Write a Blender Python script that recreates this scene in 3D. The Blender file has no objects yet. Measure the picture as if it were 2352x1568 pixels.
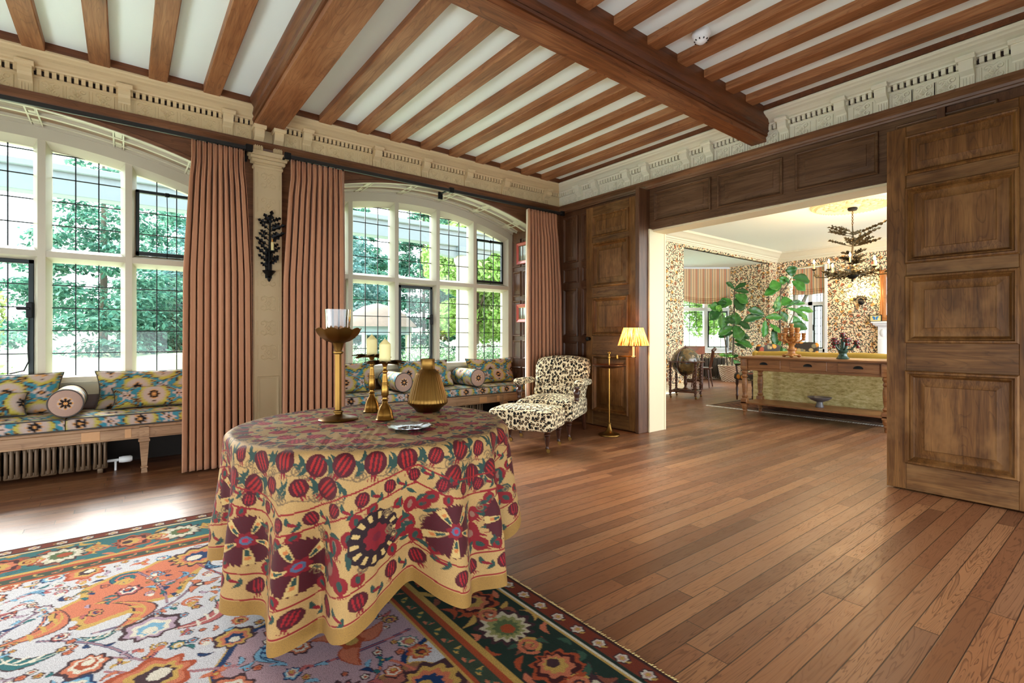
import bpy, bmesh, math, random
import numpy as np
from mathutils import Vector, Matrix

# ---------------------------------------------------------------- camera, sky, exposure
SC = bpy.context.scene
C = SC.collection
CAM_H = 1.2
cam_d = bpy.data.cameras.new('camera')
cam_d.sensor_width = 36.0
cam_d.lens = 1142.0 / 2352.0 * 36.0
cam_d.shift_y = -12.0 / 2352.0
cam_d.clip_start = 0.05
cam_d.clip_end = 300
cam = bpy.data.objects.new('camera', cam_d)
cam.location = (0, 0, CAM_H)
cam.rotation_euler = (math.radians(90), 0, math.radians(52.04))
C.objects.link(cam)
SC.camera = cam

world = bpy.data.worlds.new('overcast_sky')
SC.world = world
world.use_nodes = True
_nt = world.node_tree
_nt.nodes.clear()
_o = _nt.nodes.new('ShaderNodeOutputWorld')
_b = _nt.nodes.new('ShaderNodeBackground')
_tc = _nt.nodes.new('ShaderNodeTexCoord')
_sx = _nt.nodes.new('ShaderNodeSeparateXYZ')
_rp = _nt.nodes.new('ShaderNodeValToRGB')
_nt.links.new(_tc.outputs['Generated'], _sx.inputs[0])
_nt.links.new(_sx.outputs['Z'], _rp.inputs[0])
_rp.color_ramp.elements[0].position = 0.0
_rp.color_ramp.elements[0].color = (0.86, 0.94, 1.0, 1)
_rp.color_ramp.elements[1].position = 1.0
_rp.color_ramp.elements[1].color = (0.76, 0.88, 1.0, 1)
_nt.links.new(_rp.outputs[0], _b.inputs[0])
_b.inputs[1].default_value = 2.4
_nt.links.new(_b.outputs[0], _o.inputs[0])

sun_d = bpy.data.lights.new('veiled_sun', 'SUN')
sun_d.energy = 8.0
sun_d.angle = math.radians(34)
sun_d.color = (1.0, 0.97, 0.92)
sun_o = bpy.data.objects.new('veiled_sun', sun_d)
sun_o.rotation_euler = Vector((0.87, 0.12, -0.46)).to_track_quat('-Z', 'Y').to_euler()
C.objects.link(sun_o)

SC.view_settings.view_transform = 'Standard'
SC.view_settings.look = 'None'
SC.view_settings.exposure = 1.68
SC.view_settings.gamma = 1.0
SC.view_settings.use_curve_mapping = False
SC.cycles.use_denoising = True
SC.cycles.max_bounces = 7
SC.cycles.adaptive_threshold = 0.03
SC.cycles.diffuse_bounces = 4
SC.cycles.glossy_bounces = 3
SC.cycles.transmission_bounces = 4
SC.cycles.transparent_max_bounces = 12
SC.cycles.caustics_reflective = False
SC.cycles.caustics_refractive = False
SC.cycles.sample_clamp_indirect = 6.0

rnd = random.Random(7)

# ---------------------------------------------------------------- colour helpers
def lin1(c):
    c = c / 255.0
    return c / 12.92 if c <= 0.04045 else ((c + 0.055) / 1.055) ** 2.4
def L(r, g=None, b=None):
    if isinstance(r, str):
        r = r.lstrip('#'); r, g, b = int(r[0:2], 16), int(r[2:4], 16), int(r[4:6], 16)
    return (lin1(r), lin1(g), lin1(b))
def LA(*a): return np.array(L(*a))

# ---------------------------------------------------------------- node expressions
class G:
    """One material's node tree; sockets are wrapped so that pattern formulas read as arithmetic."""
    def __init__(self, name):
        self.m = bpy.data.materials.new(name)
        self.m.use_nodes = True
        self.t = self.m.node_tree
        self.t.nodes.clear()
        self.out = self.t.nodes.new('ShaderNodeOutputMaterial')
    def node(self, typ, **kw):
        n = self.t.nodes.new(typ)
        for k, v in kw.items(): setattr(n, k, v)
        return n
    def put(self, sock, v):
        if isinstance(v, X): self.t.links.new(v.s, sock)
        elif v is None: return
        else:
            if isinstance(v, (tuple, list)) and len(v) == 3 and sock.type == 'RGBA': v = tuple(v) + (1,)
            sock.default_value = v
    def math(self, op, a, b=None, c=None):
        n = self.node('ShaderNodeMath', operation=op)
        self.put(n.inputs[0], a)
        if b is not None: self.put(n.inputs[1], b)
        if c is not None: self.put(n.inputs[2], c)
        return X(self, n.outputs[0])
    def coord(self, kind='Object'):
        n = self.node('ShaderNodeTexCoord')
        return X(self, n.outputs[kind])
    def xyz(self, v):
        n = self.node('ShaderNodeSeparateXYZ'); self.put(n.inputs[0], v)
        return X(self, n.outputs[0]), X(self, n.outputs[1]), X(self, n.outputs[2])
    def vec(self, x=0, y=0, z=0):
        n = self.node('ShaderNodeCombineXYZ')
        self.put(n.inputs[0], x); self.put(n.inputs[1], y); self.put(n.inputs[2], z)
        return X(self, n.outputs[0])
    def noise(self, v, scale=5, detail=2, rough=0.5, dist=0.0, col=False):
        n = self.node('ShaderNodeTexNoise')
        self.put(n.inputs['Vector'], v); self.put(n.inputs['Scale'], scale)
        n.inputs['Detail'].default_value = detail; n.inputs['Roughness'].default_value = rough
        n.inputs['Distortion'].default_value = dist
        return X(self, n.outputs['Color' if col else 0])
    def white(self, v, dim='3D', col=False):
        n = self.node('ShaderNodeTexWhiteNoise', noise_dimensions=dim)
        if dim == '1D': self.put(n.inputs['W'], v)
        else: self.put(n.inputs['Vector'], v)
        return X(self, n.outputs['Color' if col else 'Value'])
    def vor(self, v, scale=5, dim='3D', feature='F1', rand=1.0):
        n = self.node('ShaderNodeTexVoronoi', voronoi_dimensions=dim, feature=feature)
        self.put(n.inputs['Vector'], v); self.put(n.inputs['Scale'], scale)
        n.inputs['Randomness'].default_value = rand
        d = X(self, n.outputs['Distance'])
        if feature == 'DISTANCE_TO_EDGE': return d
        return d, X(self, n.outputs['Color']), X(self, n.outputs['Position'])
    def mix(self, f, a, b):
        n = self.node('ShaderNodeMix', data_type='RGBA')
        self.put(n.inputs[0], f); self.put(n.inputs[6], a); self.put(n.inputs[7], b)
        return X(self, n.outputs[2])
    def mul(self, a, b):
        n = self.node('ShaderNodeMix', data_type='RGBA', blend_type='MULTIPLY')
        n.inputs[0].default_value = 1.0
        self.put(n.inputs[6], a); self.put(n.inputs[7], b)
        return X(self, n.outputs[2])
    def ramp(self, f, stops, interp='LINEAR'):
        n = self.node('ShaderNodeValToRGB')
        r = n.color_ramp; r.interpolation = interp
        while len(r.elements) > 1: r.elements.remove(r.elements[-1])
        r.elements[0].position = stops[0][0]; r.elements[0].color = tuple(stops[0][1]) + (1,)
        for p, c in stops[1:]:
            e = r.elements.new(p); e.color = tuple(c) + (1,)
        self.put(n.inputs[0], f)
        return X(self, n.outputs[0])
    def sm(self, x, a, b):
        """0 below a, 1 above b (or the other way round)."""
        n = self.node('ShaderNodeMapRange', interpolation_type='SMOOTHSTEP')
        if a <= b: vals = (a, b, 0, 1)
        else: vals = (b, a, 1, 0)
        self.put(n.inputs[0], x)
        for k in range(4): n.inputs[k + 1].default_value = vals[k]
        return X(self, n.outputs[0])
    def attr(self, name='Col'):
        n = self.node('ShaderNodeAttribute', attribute_name=name)
        return X(self, n.outputs['Color'])
    def bsdf(self, col, rough=0.6, metal=0.0, spec=0.5, bump=None, bstr=0.2, bdist=0.01, emis=None, estr=0.0, trans=0.0, sheen=0.0, coat=0.0):
        n = self.node('ShaderNodeBsdfPrincipled')
        self.put(n.inputs['Base Color'], col); self.put(n.inputs['Roughness'], rough)
        self.put(n.inputs['Metallic'], metal); self.put(n.inputs['Specular IOR Level'], spec)
        if sheen: n.inputs['Sheen Weight'].default_value = sheen
        if coat:
            n.inputs['Coat Weight'].default_value = coat; n.inputs['Coat Roughness'].default_value = 0.15
        if trans: n.inputs['Transmission Weight'].default_value = trans
        if emis is not None:
            self.put(n.inputs['Emission Color'], emis); self.put(n.inputs['Emission Strength'], estr)
        if bump is not None:
            b = self.node('ShaderNodeBump'); b.inputs['Strength'].default_value = bstr; b.inputs['Distance'].default_value = bdist
            self.put(b.inputs['Height'], bump); self.t.links.new(b.outputs[0], n.inputs['Normal'])
        self.t.links.new(n.outputs[0], self.out.inputs[0])
        return self.m
class X:
    def __init__(self, g, s): self.g = g; self.s = s
    def __add__(self, o): return self.g.math('ADD', self, o)
    __radd__ = __add__
    def __sub__(self, o): return self.g.math('SUBTRACT', self, o)
    def __rsub__(self, o): return self.g.math('SUBTRACT', o, self)
    def __mul__(self, o): return self.g.math('MULTIPLY', self, o)
    __rmul__ = __mul__
    def __truediv__(self, o): return self.g.math('DIVIDE', self, o)
    def floor(self): return self.g.math('FLOOR', self)
    def fract(self): return self.g.math('FRACT', self)
    def abs(self): return self.g.math('ABSOLUTE', self)
    def sin(self): return self.g.math('SINE', self)
    def cos(self): return self.g.math('COSINE', self)
    def sqrt(self): return self.g.math('SQRT', self)
    def min(self, o): return self.g.math('MINIMUM', self, o)
    def max(self, o): return self.g.math('MAXIMUM', self, o)
    def pow(self, o): return self.g.math('POWER', self, o)
    def lt(self, o): return self.g.math('LESS_THAN', self, o)
    def gt(self, o): return self.g.math('GREATER_THAN', self, o)

# ---------------------------------------------------------------- mesh builder
class MB:
    def __init__(self): self.v = []; self.f = []; self.c = []; self.n = 0; self.has_c = False
    def add(self, verts, faces, col=None):
        verts = np.asarray(verts, dtype=np.float64).reshape(-1, 3)
        k = len(verts)
        self.v.append(verts)
        b = self.n
        if isinstance(faces, np.ndarray): self.f.append(faces + b)
        else: self.f.append([tuple(i + b for i in q) for q in faces])
        if col is not None:
            self.has_c = True
            col = np.asarray(col, dtype=np.float64)
            if col.ndim == 1: col = np.tile(col[:3], (k, 1))
        else: col = np.ones((k, 3)) * 0.8
        self.c.append(col)
        self.n += k
        return self
    def box(self, x0, x1, y0, y1, z0, z1, col=None):
        v = [(x0, y0, z0), (x1, y0, z0), (x1, y1, z0), (x0, y1, z0), (x0, y0, z1), (x1, y0, z1), (x1, y1, z1), (x0, y1, z1)]
        return self.add(v, BOXF, col)
    def obox(self, c, size, M=None, col=None):
        sx, sy, sz = [s / 2 for s in size]
        v = np.array([(-sx, -sy, -sz), (sx, -sy, -sz), (sx, sy, -sz), (-sx, sy, -sz), (-sx, -sy, sz), (sx, -sy, sz), (sx, sy, sz), (-sx, sy, sz)])
        if M is not None: v = v @ np.array(M).T
        return self.add(v + np.array(c), BOXF, col)
    def bbox(self, x0, x1, y0, y1, z0, z1, r=0.01, seg=2, col=None):
        bm = bmesh.new()
        bmesh.ops.create_cube(bm, size=1)
        for v in bm.verts: v.co = Vector(((x0 + x1) / 2 + v.co.x * (x1 - x0), (y0 + y1) / 2 + v.co.y * (y1 - y0), (z0 + z1) / 2 + v.co.z * (z1 - z0)))
        bmesh.ops.bevel(bm, geom=bm.edges[:], offset=min(r, 0.49 * min(x1 - x0, y1 - y0, z1 - z0)), segments=seg, profile=0.5, affect='EDGES')
        bm.verts.index_update()
        vs = [tuple(v.co) for v in bm.verts]; fs = [tuple(v.index for v in f.verts) for f in bm.faces]
        bm.free()
        return self.add(vs, fs, col)
    def grid(self, P, col=None, cu=False, cv=False):
        """P: (n, m, 3) points; cu / cv close the first / second direction."""
        P = np.asarray(P, dtype=np.float64); n, m = P.shape[:2]
        i = np.arange(n if cu else n - 1); j = np.arange(m if cv else m - 1)
        I, J = np.meshgrid(i, j, indexing='ij')
        I2 = (I + 1) % n; J2 = (J + 1) % m
        F = np.stack([I * m + J, I2 * m + J, I2 * m + J2, I * m + J2], -1).reshape(-1, 4)
        if col is not None:
            col = np.asarray(col)
            if col.ndim == 3: col = col.reshape(-1, 3)
        return self.add(P.reshape(-1, 3), F, col)
    def lathe(self, prof, n=24, c=(0, 0, 0), axis=None, caps=True, col=None, tw=None):
        """prof: [(r, z)...]; axis: optional 3x3 matrix applied before the shift."""
        a = np.linspace(0, 2 * math.pi, n, endpoint=False)
        prof = np.array(prof, dtype=float)
        P = np.zeros((len(prof), n, 3))
        P[:, :, 0] = prof[:, 0:1] * np.cos(a)[None]; P[:, :, 1] = prof[:, 0:1] * np.sin(a)[None]; P[:, :, 2] = prof[:, 1:2]
        if tw is not None: P = tw(P)
        if axis is not None: P = P @ np.array(axis).T
        P = P + np.array(c)
        b = self.n
        self.grid(P, col, cv=True)
        if caps:
            k = len(prof)
            f = []
            if prof[0, 0] > 1e-5: f.append(tuple(b + q for q in range(n))[::-1])
            if prof[-1, 0] > 1e-5: f.append(tuple(b + (k - 1) * n + q for q in range(n)))
            if f: self.f.append(f)
        return self
    def tube(self, pts, r, n=8, closed=False, col=None, caps=True, flat=None):
        pts = np.asarray(pts, dtype=float); k = len(pts)
        r = np.ones(k) * r if np.isscalar(r) else np.asarray(r, dtype=float)
        if closed: T = np.roll(pts, -1, 0) - np.roll(pts, 1, 0)
        else:
            T = np.gradient(pts, axis=0)
        T /= np.linalg.norm(T, axis=1)[:, None] + 1e-12
        up = np.array([0, 0, 1.0]) if abs(T[0][2]) < 0.9 else np.array([1.0, 0, 0])
        P = np.zeros((k, n, 3)); a = np.linspace(0, 2 * math.pi, n, endpoint=False)
        N = np.cross(T[0], up); N /= np.linalg.norm(N)
        for i in range(k):
            N = N - T[i] * np.dot(N, T[i]); N /= np.linalg.norm(N) + 1e-12
            B = np.cross(T[i], N)
            P[i] = pts[i] + r[i] * (np.cos(a)[:, None] * N + np.sin(a)[:, None] * B)
        b = self.n
        self.grid(P, col, cu=closed, cv=True)
        if caps and not closed:
            self.f.append([tuple(b + q for q in range(n))[::-1], tuple(b + (k - 1) * n + q for q in range(n))])
        return self
    def prism(self, poly, d0, d1, fn, col=None):
        """poly: [(a, b)...]; fn(a, b, d) -> xyz; extruded from d0 to d1."""
        k = len(poly)
        v = [fn(a, b, d0) for a, b in poly] + [fn(a, b, d1) for a, b in poly]
        f = [tuple(range(k))[::-1], tuple(range(k, 2 * k))] + [(i, (i + 1) % k, k + (i + 1) % k, k + i) for i in range(k)]
        return self.add(v, f, col)
    def sphere(self, c, r, n=16, m=10, col=None):
        r3 = (r, r, r) if np.isscalar(r) else r
        t = np.linspace(0, math.pi, m + 1); a = np.linspace(0, 2 * math.pi, n, endpoint=False)
        P = np.stack([np.sin(t)[:, None] * np.cos(a)[None] * r3[0], np.sin(t)[:, None] * np.sin(a)[None] * r3[1], np.repeat(np.cos(t)[:, None], n, 1) * r3[2]], -1) + np.array(c)
        return self.grid(P, col, cv=True)
    def build(self, name, mat, parent=None, smooth=None, color=None):
        me = bpy.data.meshes.new(name)
        V = np.concatenate(self.v) if self.v else np.zeros((0, 3))
        loops = []; starts = []; tot = 0
        for f in self.f:
            if isinstance(f, np.ndarray):
                starts.append(tot + np.arange(len(f)) * f.shape[1]); loops.append(f.ravel()); tot += f.size
            else:
                for q in f: starts.append(np.array([tot])); loops.append(np.array(q)); tot += len(q)
        loops = np.concatenate(loops); starts = np.concatenate(starts)
        me.vertices.add(len(V)); me.vertices.foreach_set('co', V.ravel().astype(np.float32))
        me.loops.add(len(loops)); me.loops.foreach_set('vertex_index', loops.astype(np.int32))
        me.polygons.add(len(starts)); me.polygons.foreach_set('loop_start', starts.astype(np.int32))
        me.update(calc_edges=True)
        me.validate()
        if self.has_c or color is not None:
            cc = np.concatenate(self.c) if color is None else color
            A = me.color_attributes.new('Col', 'FLOAT_COLOR', 'POINT')
            A.data.foreach_set('color', np.concatenate([cc, np.ones((len(cc), 1))], 1).ravel().astype(np.float32))
        if smooth is not None:
            me.polygons.foreach_set('use_smooth', np.ones(len(me.polygons), dtype=bool))
            if smooth < 179: me.set_sharp_from_angle(angle=math.radians(smooth))
        else: me.polygons.foreach_set('use_smooth', np.zeros(len(me.polygons), dtype=bool))
        if mat is not None: me.materials.append(mat)
        o = bpy.data.objects.new(name, me)
        C.objects.link(o)
        if parent is not None: o.parent = parent
        return o
BOXF = [(0, 3, 2, 1), (4, 5, 6, 7), (0, 1, 5, 4), (1, 2, 6, 5), (2, 3, 7, 6), (3, 0, 4, 7)]

def tag(o, label=None, cat=None, group=None, kind=None):
    if label: o['label'] = label
    if cat: o['category'] = cat
    if group: o['group'] = group
    if kind: o['kind'] = kind
    return o
def thing(name, label, cat, loc=(0, 0, 0), rz=0.0, group=None):
    o = bpy.data.objects.new(name, None)
    o.empty_display_size = 0.1
    C.objects.link(o)
    o.location = loc; o.rotation_euler = (0, 0, rz)
    return tag(o, label, cat, group)
def kids(o): return [c for c in bpy.data.objects if c.parent is o]
def copy_tree(o, parent=None):
    c = o.copy(); C.objects.link(c)
    if parent is not None: c.parent = parent
    for k in kids(o): copy_tree(k, c)
    return c
def part(name, mb, mat, parent=None, smooth=None): return mb.build(name, mat, parent, smooth)
def struct(name, mb, mat, smooth=None, parent=None, label=None, cat=None):
    o = mb.build(name, mat, parent, smooth)
    if parent is None: o['kind'] = 'structure'
    if label: tag(o, label, cat)
    return o
def Rz(a):
    c, s = math.cos(a), math.sin(a); return np.array([[c, -s, 0], [s, c, 0], [0, 0, 1]])
def Rx(a):
    c, s = math.cos(a), math.sin(a); return np.array([[1, 0, 0], [0, c, -s], [0, s, c]])
def Ry(a):
    c, s = math.cos(a), math.sin(a); return np.array([[c, 0, s], [0, 1, 0], [-s, 0, c]])
def move(mb, M=None, t=(0, 0, 0)):
    mb.v = [(v if M is None else v @ np.array(M).T) + np.array(t) for v in mb.v]
    return mb
# ---------------------------------------------------------------- materials
def wood(name, cols, axis='y', rough=0.45, scale=1.0, streak=1.0, worn=None, spec=0.4, bst=0.12):
    """cols: dark, mid, light along the grain; axis the grain runs along."""
    g = G(name)
    x, y, z = g.xyz(g.coord('Object'))
    a = {'x': (y, z, x), 'y': (x, z, y), 'z': (x, y, z)}[axis]
    v = g.vec(a[0] * (26 * scale), a[1] * (26 * scale), a[2] * (1.6 * scale))
    fine = g.noise(g.vec(a[0] * (140 * scale), a[1] * (140 * scale), a[2] * (5 * scale)), 1, 2, 0.6)
    big = g.noise(v, 1, 3, 0.55, 0.6)
    bl = g.noise(g.coord('Object'), 2.3, 2, 0.5)
    f = big * 0.6 + fine * 0.3 + bl * 0.35 - 0.12
    col = g.ramp(f, [(0.25, cols[0]), (0.5, cols[1]), (0.75, cols[2])])
    ring = g.sm((g.noise(g.vec(a[0] * 9 * scale, a[1] * 9 * scale, a[2] * 1.1 * scale), 1, 1, 0.4) * 16).fract(), 0.75, 0.98)
    col = g.mix(ring * (0.35 * streak), col, cols[0])
    if worn is not None:
        w = g.sm(g.noise(g.vec(a[0] * 3, a[1] * 3, a[2] * 1.5), 1.3, 4, 0.65), 0.48, 0.72)
        col = g.mix(w * 0.7, col, worn)
    return g.bsdf(col, rough, spec=spec, bump=fine, bstr=bst, bdist=0.003)

M = {}
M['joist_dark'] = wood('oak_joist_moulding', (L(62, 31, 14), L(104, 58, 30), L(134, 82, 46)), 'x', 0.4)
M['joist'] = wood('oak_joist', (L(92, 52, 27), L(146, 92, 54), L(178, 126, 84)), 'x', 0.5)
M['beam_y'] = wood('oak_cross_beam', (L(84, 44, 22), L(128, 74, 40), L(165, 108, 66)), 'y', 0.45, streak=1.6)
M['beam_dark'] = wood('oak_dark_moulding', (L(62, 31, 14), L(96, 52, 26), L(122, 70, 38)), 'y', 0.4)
M['panel_dark'] = wood('oak_panelling_dark', (L(52, 30, 18), L(88, 56, 36), L(118, 80, 54)), 'z', 0.4)
M['panel_mid'] = wood('oak_panelling_over_opening', (L(58, 37, 22), L(94, 66, 44), L(122, 93, 68)), 'x', 0.5, spec=0.25)
M['rail'] = wood('oak_rail_x', (L(70, 42, 24), L(108, 72, 46), L(140, 100, 70)), 'x', 0.4)
M['rail_y'] = wood('oak_rail_y', (L(66, 38, 22), L(104, 66, 42), L(132, 90, 60)), 'y', 0.4)
M['door'] = wood('weathered_oak_door', (L(50, 28, 11), L(100, 64, 30), L(140, 98, 52)), 'z', 0.5, worn=L(138, 98, 56), bst=0.2, spec=0.22)
M['door_rail'] = wood('weathered_oak_door_rail', (L(48, 28, 12), L(96, 62, 31), L(134, 95, 53)), 'x', 0.5, worn=L(132, 96, 58), bst=0.2, spec=0.22)
M['bench'] = wood('limed_oak_bench', (L(104, 74, 48), L(154, 118, 86), L(186, 150, 114)), 'y', 0.5)
M['table_oak'] = wood('antique_pine_console', (L(84, 50, 24), L(136, 88, 48), L(170, 120, 72)), 'x', 0.4)
M['turned'] = wood('turned_dark_mahogany', (L(38, 18, 10), L(62, 32, 18), L(88, 48, 28)), 'z', 0.28)
M['barley'] = wood('barley_twist_walnut', (L(46, 24, 14), L(78, 42, 24), L(104, 62, 36)), 'z', 0.3)

def oak_floor():
    g = G('oak_floorboards')
    x, y, z = g.xyz(g.coord('Object'))
    W = 0.086
    i = (x / W).floor()
    r1 = g.white(i, '1D')
    yy = (y + r1 * 7.3) / (r1 * 0.9 + 1.25)
    j = yy.floor()
    pid = g.white(g.vec(i, j, 3.0))
    pid2 = g.white(g.vec(j, i, 8.0))
    fx = (x / W).fract(); ex = fx.min(1.0 - fx) * W
    fy = yy.fract(); ey = fy.min(1.0 - fy) * 1.6
    seam = g.sm(ex, 0.0032, 0.0012).max(g.sm(ey, 0.003, 0.001))
    off = pid * 40
    v = g.vec(x * 20 + off, y * 1.3 + off, off)
    warp = g.noise(v, 1, 2, 0.5, 0.8)
    ring = g.sm((warp * 13).fract(), 0.62, 0.98)
    fine = g.noise(g.vec(x * 150, y * 4, off), 1, 2, 0.6)
    base = g.ramp(pid, [(0.0, L(96, 60, 38)), (0.22, L(138, 92, 62)), (0.45, L(160, 112, 76)), (0.6, L(122, 80, 54)), (0.8, L(170, 124, 86)), (1.0, L(132, 98, 76))])
    base = g.mix(fine * 0.5, base, g.ramp(pid2, [(0, L(118, 78, 50)), (1, L(140, 98, 70))]))
    base = g.mix(ring * (pid2 * 0.6 + 0.15), base, L(84, 50, 30))
    pale = g.sm(g.noise(g.vec(x * 1.1, y * 0.7, 0), 1, 3, 0.6), 0.5, 0.8)
    base = g.mix(pale * 0.2, base, L(172, 140, 112))
    col = g.mix(seam * 0.9, base, L(42, 26, 16))
    ro = g.noise(g.vec(x * 3, y * 3, 0), 1, 3, 0.6) * 0.2 + 0.26 + ring * 0.08
    col = g.mul(col, (0.80, 0.71, 0.64))
    return g.bsdf(col, ro, spec=0.42, bump=fine * 0.3 - seam * 1.2 + ring * 0.1, bstr=0.25, bdist=0.004)
M['floor'] = oak_floor()

def plain(name, col, rough=0.6, metal=0.0, spec=0.5, nscale=0, namt=0.12, bst=0.0, bscale=60, **kw):
    g = G(name)
    c = col
    if nscale:
        n = g.noise(g.coord('Object'), nscale, 3, 0.55)
        c = g.mix(n * (2 * namt), col, tuple(t * 0.6 for t in col))
    b = g.noise(g.coord('Object'), bscale, 2, 0.5) if bst else None
    return g.bsdf(c, rough, metal, spec, bump=b, bstr=bst, bdist=0.004, **kw)
M['ceiling'] = plain('white_ceiling_plaster', L(238, 247, 242), 0.85, nscale=1.2, namt=0.04, bst=0.1, bscale=40)
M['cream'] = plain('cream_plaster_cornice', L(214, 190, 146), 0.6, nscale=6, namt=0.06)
M['cream_lit'] = plain('lit_cream_plaster_cornice', L(222, 216, 192), 0.6, nscale=6, namt=0.05)  # paler copy of the cream plaster, stronger light put into its colour
M['cream2'] = plain('ivory_paint_architrave', L(224, 208, 170), 0.5)
M['dentil_dark'] = plain('dentil_shade_brown', L(46, 34, 24), 0.8)  # dark brown standing in for the shade between the dentils
M['frame'] = plain('grey_white_stone_paint', L(190, 182, 160), 0.5, nscale=5, namt=0.05)
M['white_gloss'] = plain('white_window_gloss', L(236, 238, 240), 0.4)
M['iron'] = plain('black_wrought_iron', L(24, 24, 24), 0.5, metal=0.6, nscale=30)
M['lead'] = plain('dark_lead_came', L(34, 38, 40), 0.5, metal=0.5)
M['casement'] = plain('dark_iron_casement', L(34, 42, 42), 0.45, metal=0.3, nscale=20)
M['brass'] = plain('antique_brass', L(128, 94, 46), 0.36, metal=1.0, nscale=14, namt=0.25)
M['brass_br'] = plain('polished_brass', L(150, 110, 52), 0.26, metal=1.0, nscale=10, namt=0.15)
M['silver'] = plain('engraved_silver', L(214, 216, 220), 0.25, metal=1.0, nscale=26, namt=0.3, bst=0.9, bscale=38)
M['wax'] = plain('ivory_candle_wax', L(226, 208, 142), 0.5)
M['black'] = plain('black_paint', L(18, 17, 16), 0.5)
M['dark_under'] = plain('dark_brown_matt', L(36, 28, 22), 0.8, nscale=6)
M['plastic_white'] = plain('white_plastic', L(234, 234, 232), 0.4)
M['radiator'] = plain('bronze_radiator', L(108, 84, 60), 0.45, metal=0.35, nscale=120, namt=0.25)
M['radiator_dk'] = plain('grey_bronze_radiator', L(92, 84, 76), 0.35, metal=0.3)
M['piping'] = plain('dark_piping', L(70, 62, 56), 0.8)
M['wallcream'] = plain('cream_sill_paint', L(216, 206, 180), 0.55)
M['stone'] = plain('garden_stone', L(196, 190, 176), 0.85, nscale=6, namt=0.12, bst=0.3, bscale=30)
M['eave'] = plain('blue_grey_eave_timber', L(120, 134, 140), 0.7, nscale=6, namt=0.12)
M['bark'] = plain('tree_bark', L(96, 84, 72), 0.9, nscale=12, namt=0.3)

def glass_pane(name, tint=(0.96, 0.99, 0.97)):
    g = G(name)
    t = g.node('ShaderNodeBsdfTransparent'); t.inputs[0].default_value = tint + (1,)
    s = g.node('ShaderNodeBsdfGlossy'); s.inputs['Roughness'].default_value = 0.02
    lw = g.node('ShaderNodeFresnel'); lw.inputs[0].default_value = 1.45
    m = g.node('ShaderNodeMixShader')
    g.t.links.new(lw.outputs[0], m.inputs[0]); g.t.links.new(t.outputs[0], m.inputs[1]); g.t.links.new(s.outputs[0], m.inputs[2])
    g.t.links.new(m.outputs[0], g.out.inputs[0])
    return g.m
M['glass'] = glass_pane('leaded_window_glass')
M['hurricane'] = glass_pane('clear_hurricane_glass', (0.93, 0.96, 0.96))

def attr_mat(name, rough=0.85, weave=900, bst=0.25, sheen=0.0, spec=0.2, noise=0.25, k=1.0):
    g = G(name)
    c = g.mul(g.attr('Col'), (k, k, k))
    n = g.noise(g.coord('Object'), weave, 1, 0.5)
    c2 = g.mix(g.sm(n, 0.35, 0.7) * noise, c, (0.02, 0.02, 0.02))
    return g.bsdf(c2, rough, spec=spec, bump=n, bstr=bst, bdist=0.003, sheen=sheen)
M['cloth'] = attr_mat('embroidered_cotton', 0.68, 420, 0.3, sheen=0.03, spec=0.22, k=0.70)
M['rug'] = attr_mat('wool_pile_rug', 0.95, 260, 0.6, sheen=0.0, spec=0.08, noise=0.35, k=0.68)
M['floral'] = attr_mat('floral_brocade', 0.8, 500, 0.25, noise=0.2, k=0.82)
M['leaf'] = attr_mat('glossy_leaf', 0.35, 40, 0.05, spec=0.5, noise=0.12)
def tree_leaf():
    g = G('tree_foliage')
    c = g.attr('Col')
    d = g.node('ShaderNodeBsdfDiffuse'); g.put(d.inputs[0], c)
    t = g.node('ShaderNodeBsdfTranslucent'); g.put(t.inputs[0], c)
    m = g.node('ShaderNodeMixShader'); m.inputs[0].default_value = 0.4
    g.t.links.new(d.outputs[0], m.inputs[1]); g.t.links.new(t.outputs[0], m.inputs[2]); g.t.links.new(m.outputs[0], g.out.inputs[0])
    return g.m
M['treeleaf'] = tree_leaf()

def curtain_mat():
    g = G('salmon_linen_curtain')
    x, y, z = g.xyz(g.coord('Object'))
    w = g.noise(g.vec(x * 500, y * 500, z * 90), 1, 2, 0.5)
    col = g.mix(w * 0.5, L(182, 130, 98), L(152, 104, 76))
    return g.bsdf(col, 0.9, spec=0.15, bump=w, bstr=0.15, bdist=0.002, sheen=0.1)
M['curtain'] = curtain_mat()
M['curtain_lining'] = plain('pale_curtain_lining', L(224, 206, 186), 0.9)

def leopard():
    g = G('leopard_print_fabric')
    p = g.coord('Object')
    x, y, z = g.xyz(p)
    nx, ny, nz = g.xyz(g.coord('Normal'))
    ax = nx.abs().gt(0.72); ay = ny.abs().gt(0.72)
    wn = g.noise(p, 26, 1, 0.5) * 0.02 - 0.01
    wm = g.noise(p, 21, 2, 0.5) * 0.02 - 0.01
    u = ax * y + (1.0 - ax) * x + wn
    v = ax * z + (1.0 - ax) * (ay * z + (1.0 - ay) * y) + wm
    d, c, pos = g.vor(g.vec(u, v * 0.85, 0), 30, '2D', 'F1', 0.75)
    cr, cg, cb = g.xyz(c)
    br = g.noise(p, 70, 1, 0.5)
    dd = d + br * 0.30 - 0.15
    ring = g.sm(dd, 0.13 , 0.19) * g.sm(dd, 0.46, 0.40)
    ring = ring.max(g.sm(dd, 0.40, 0.34) * cr.gt(0.68))
    gap = g.sm(g.noise(p, 52, 0, 0.5), 0.25, 0.31)
    inner = g.sm(dd, 0.20, 0.14)
    col = g.mix(inner * 0.8, L(236, 218, 178), L(168, 116, 62))
    col = g.mix(ring * gap, col, L(20, 16, 14))
    return g.bsdf(col, 0.8, spec=0.2, bump=g.noise(p, 400, 1, 0.5), bstr=0.2, bdist=0.002)
M['leopard'] = leopard()

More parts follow.
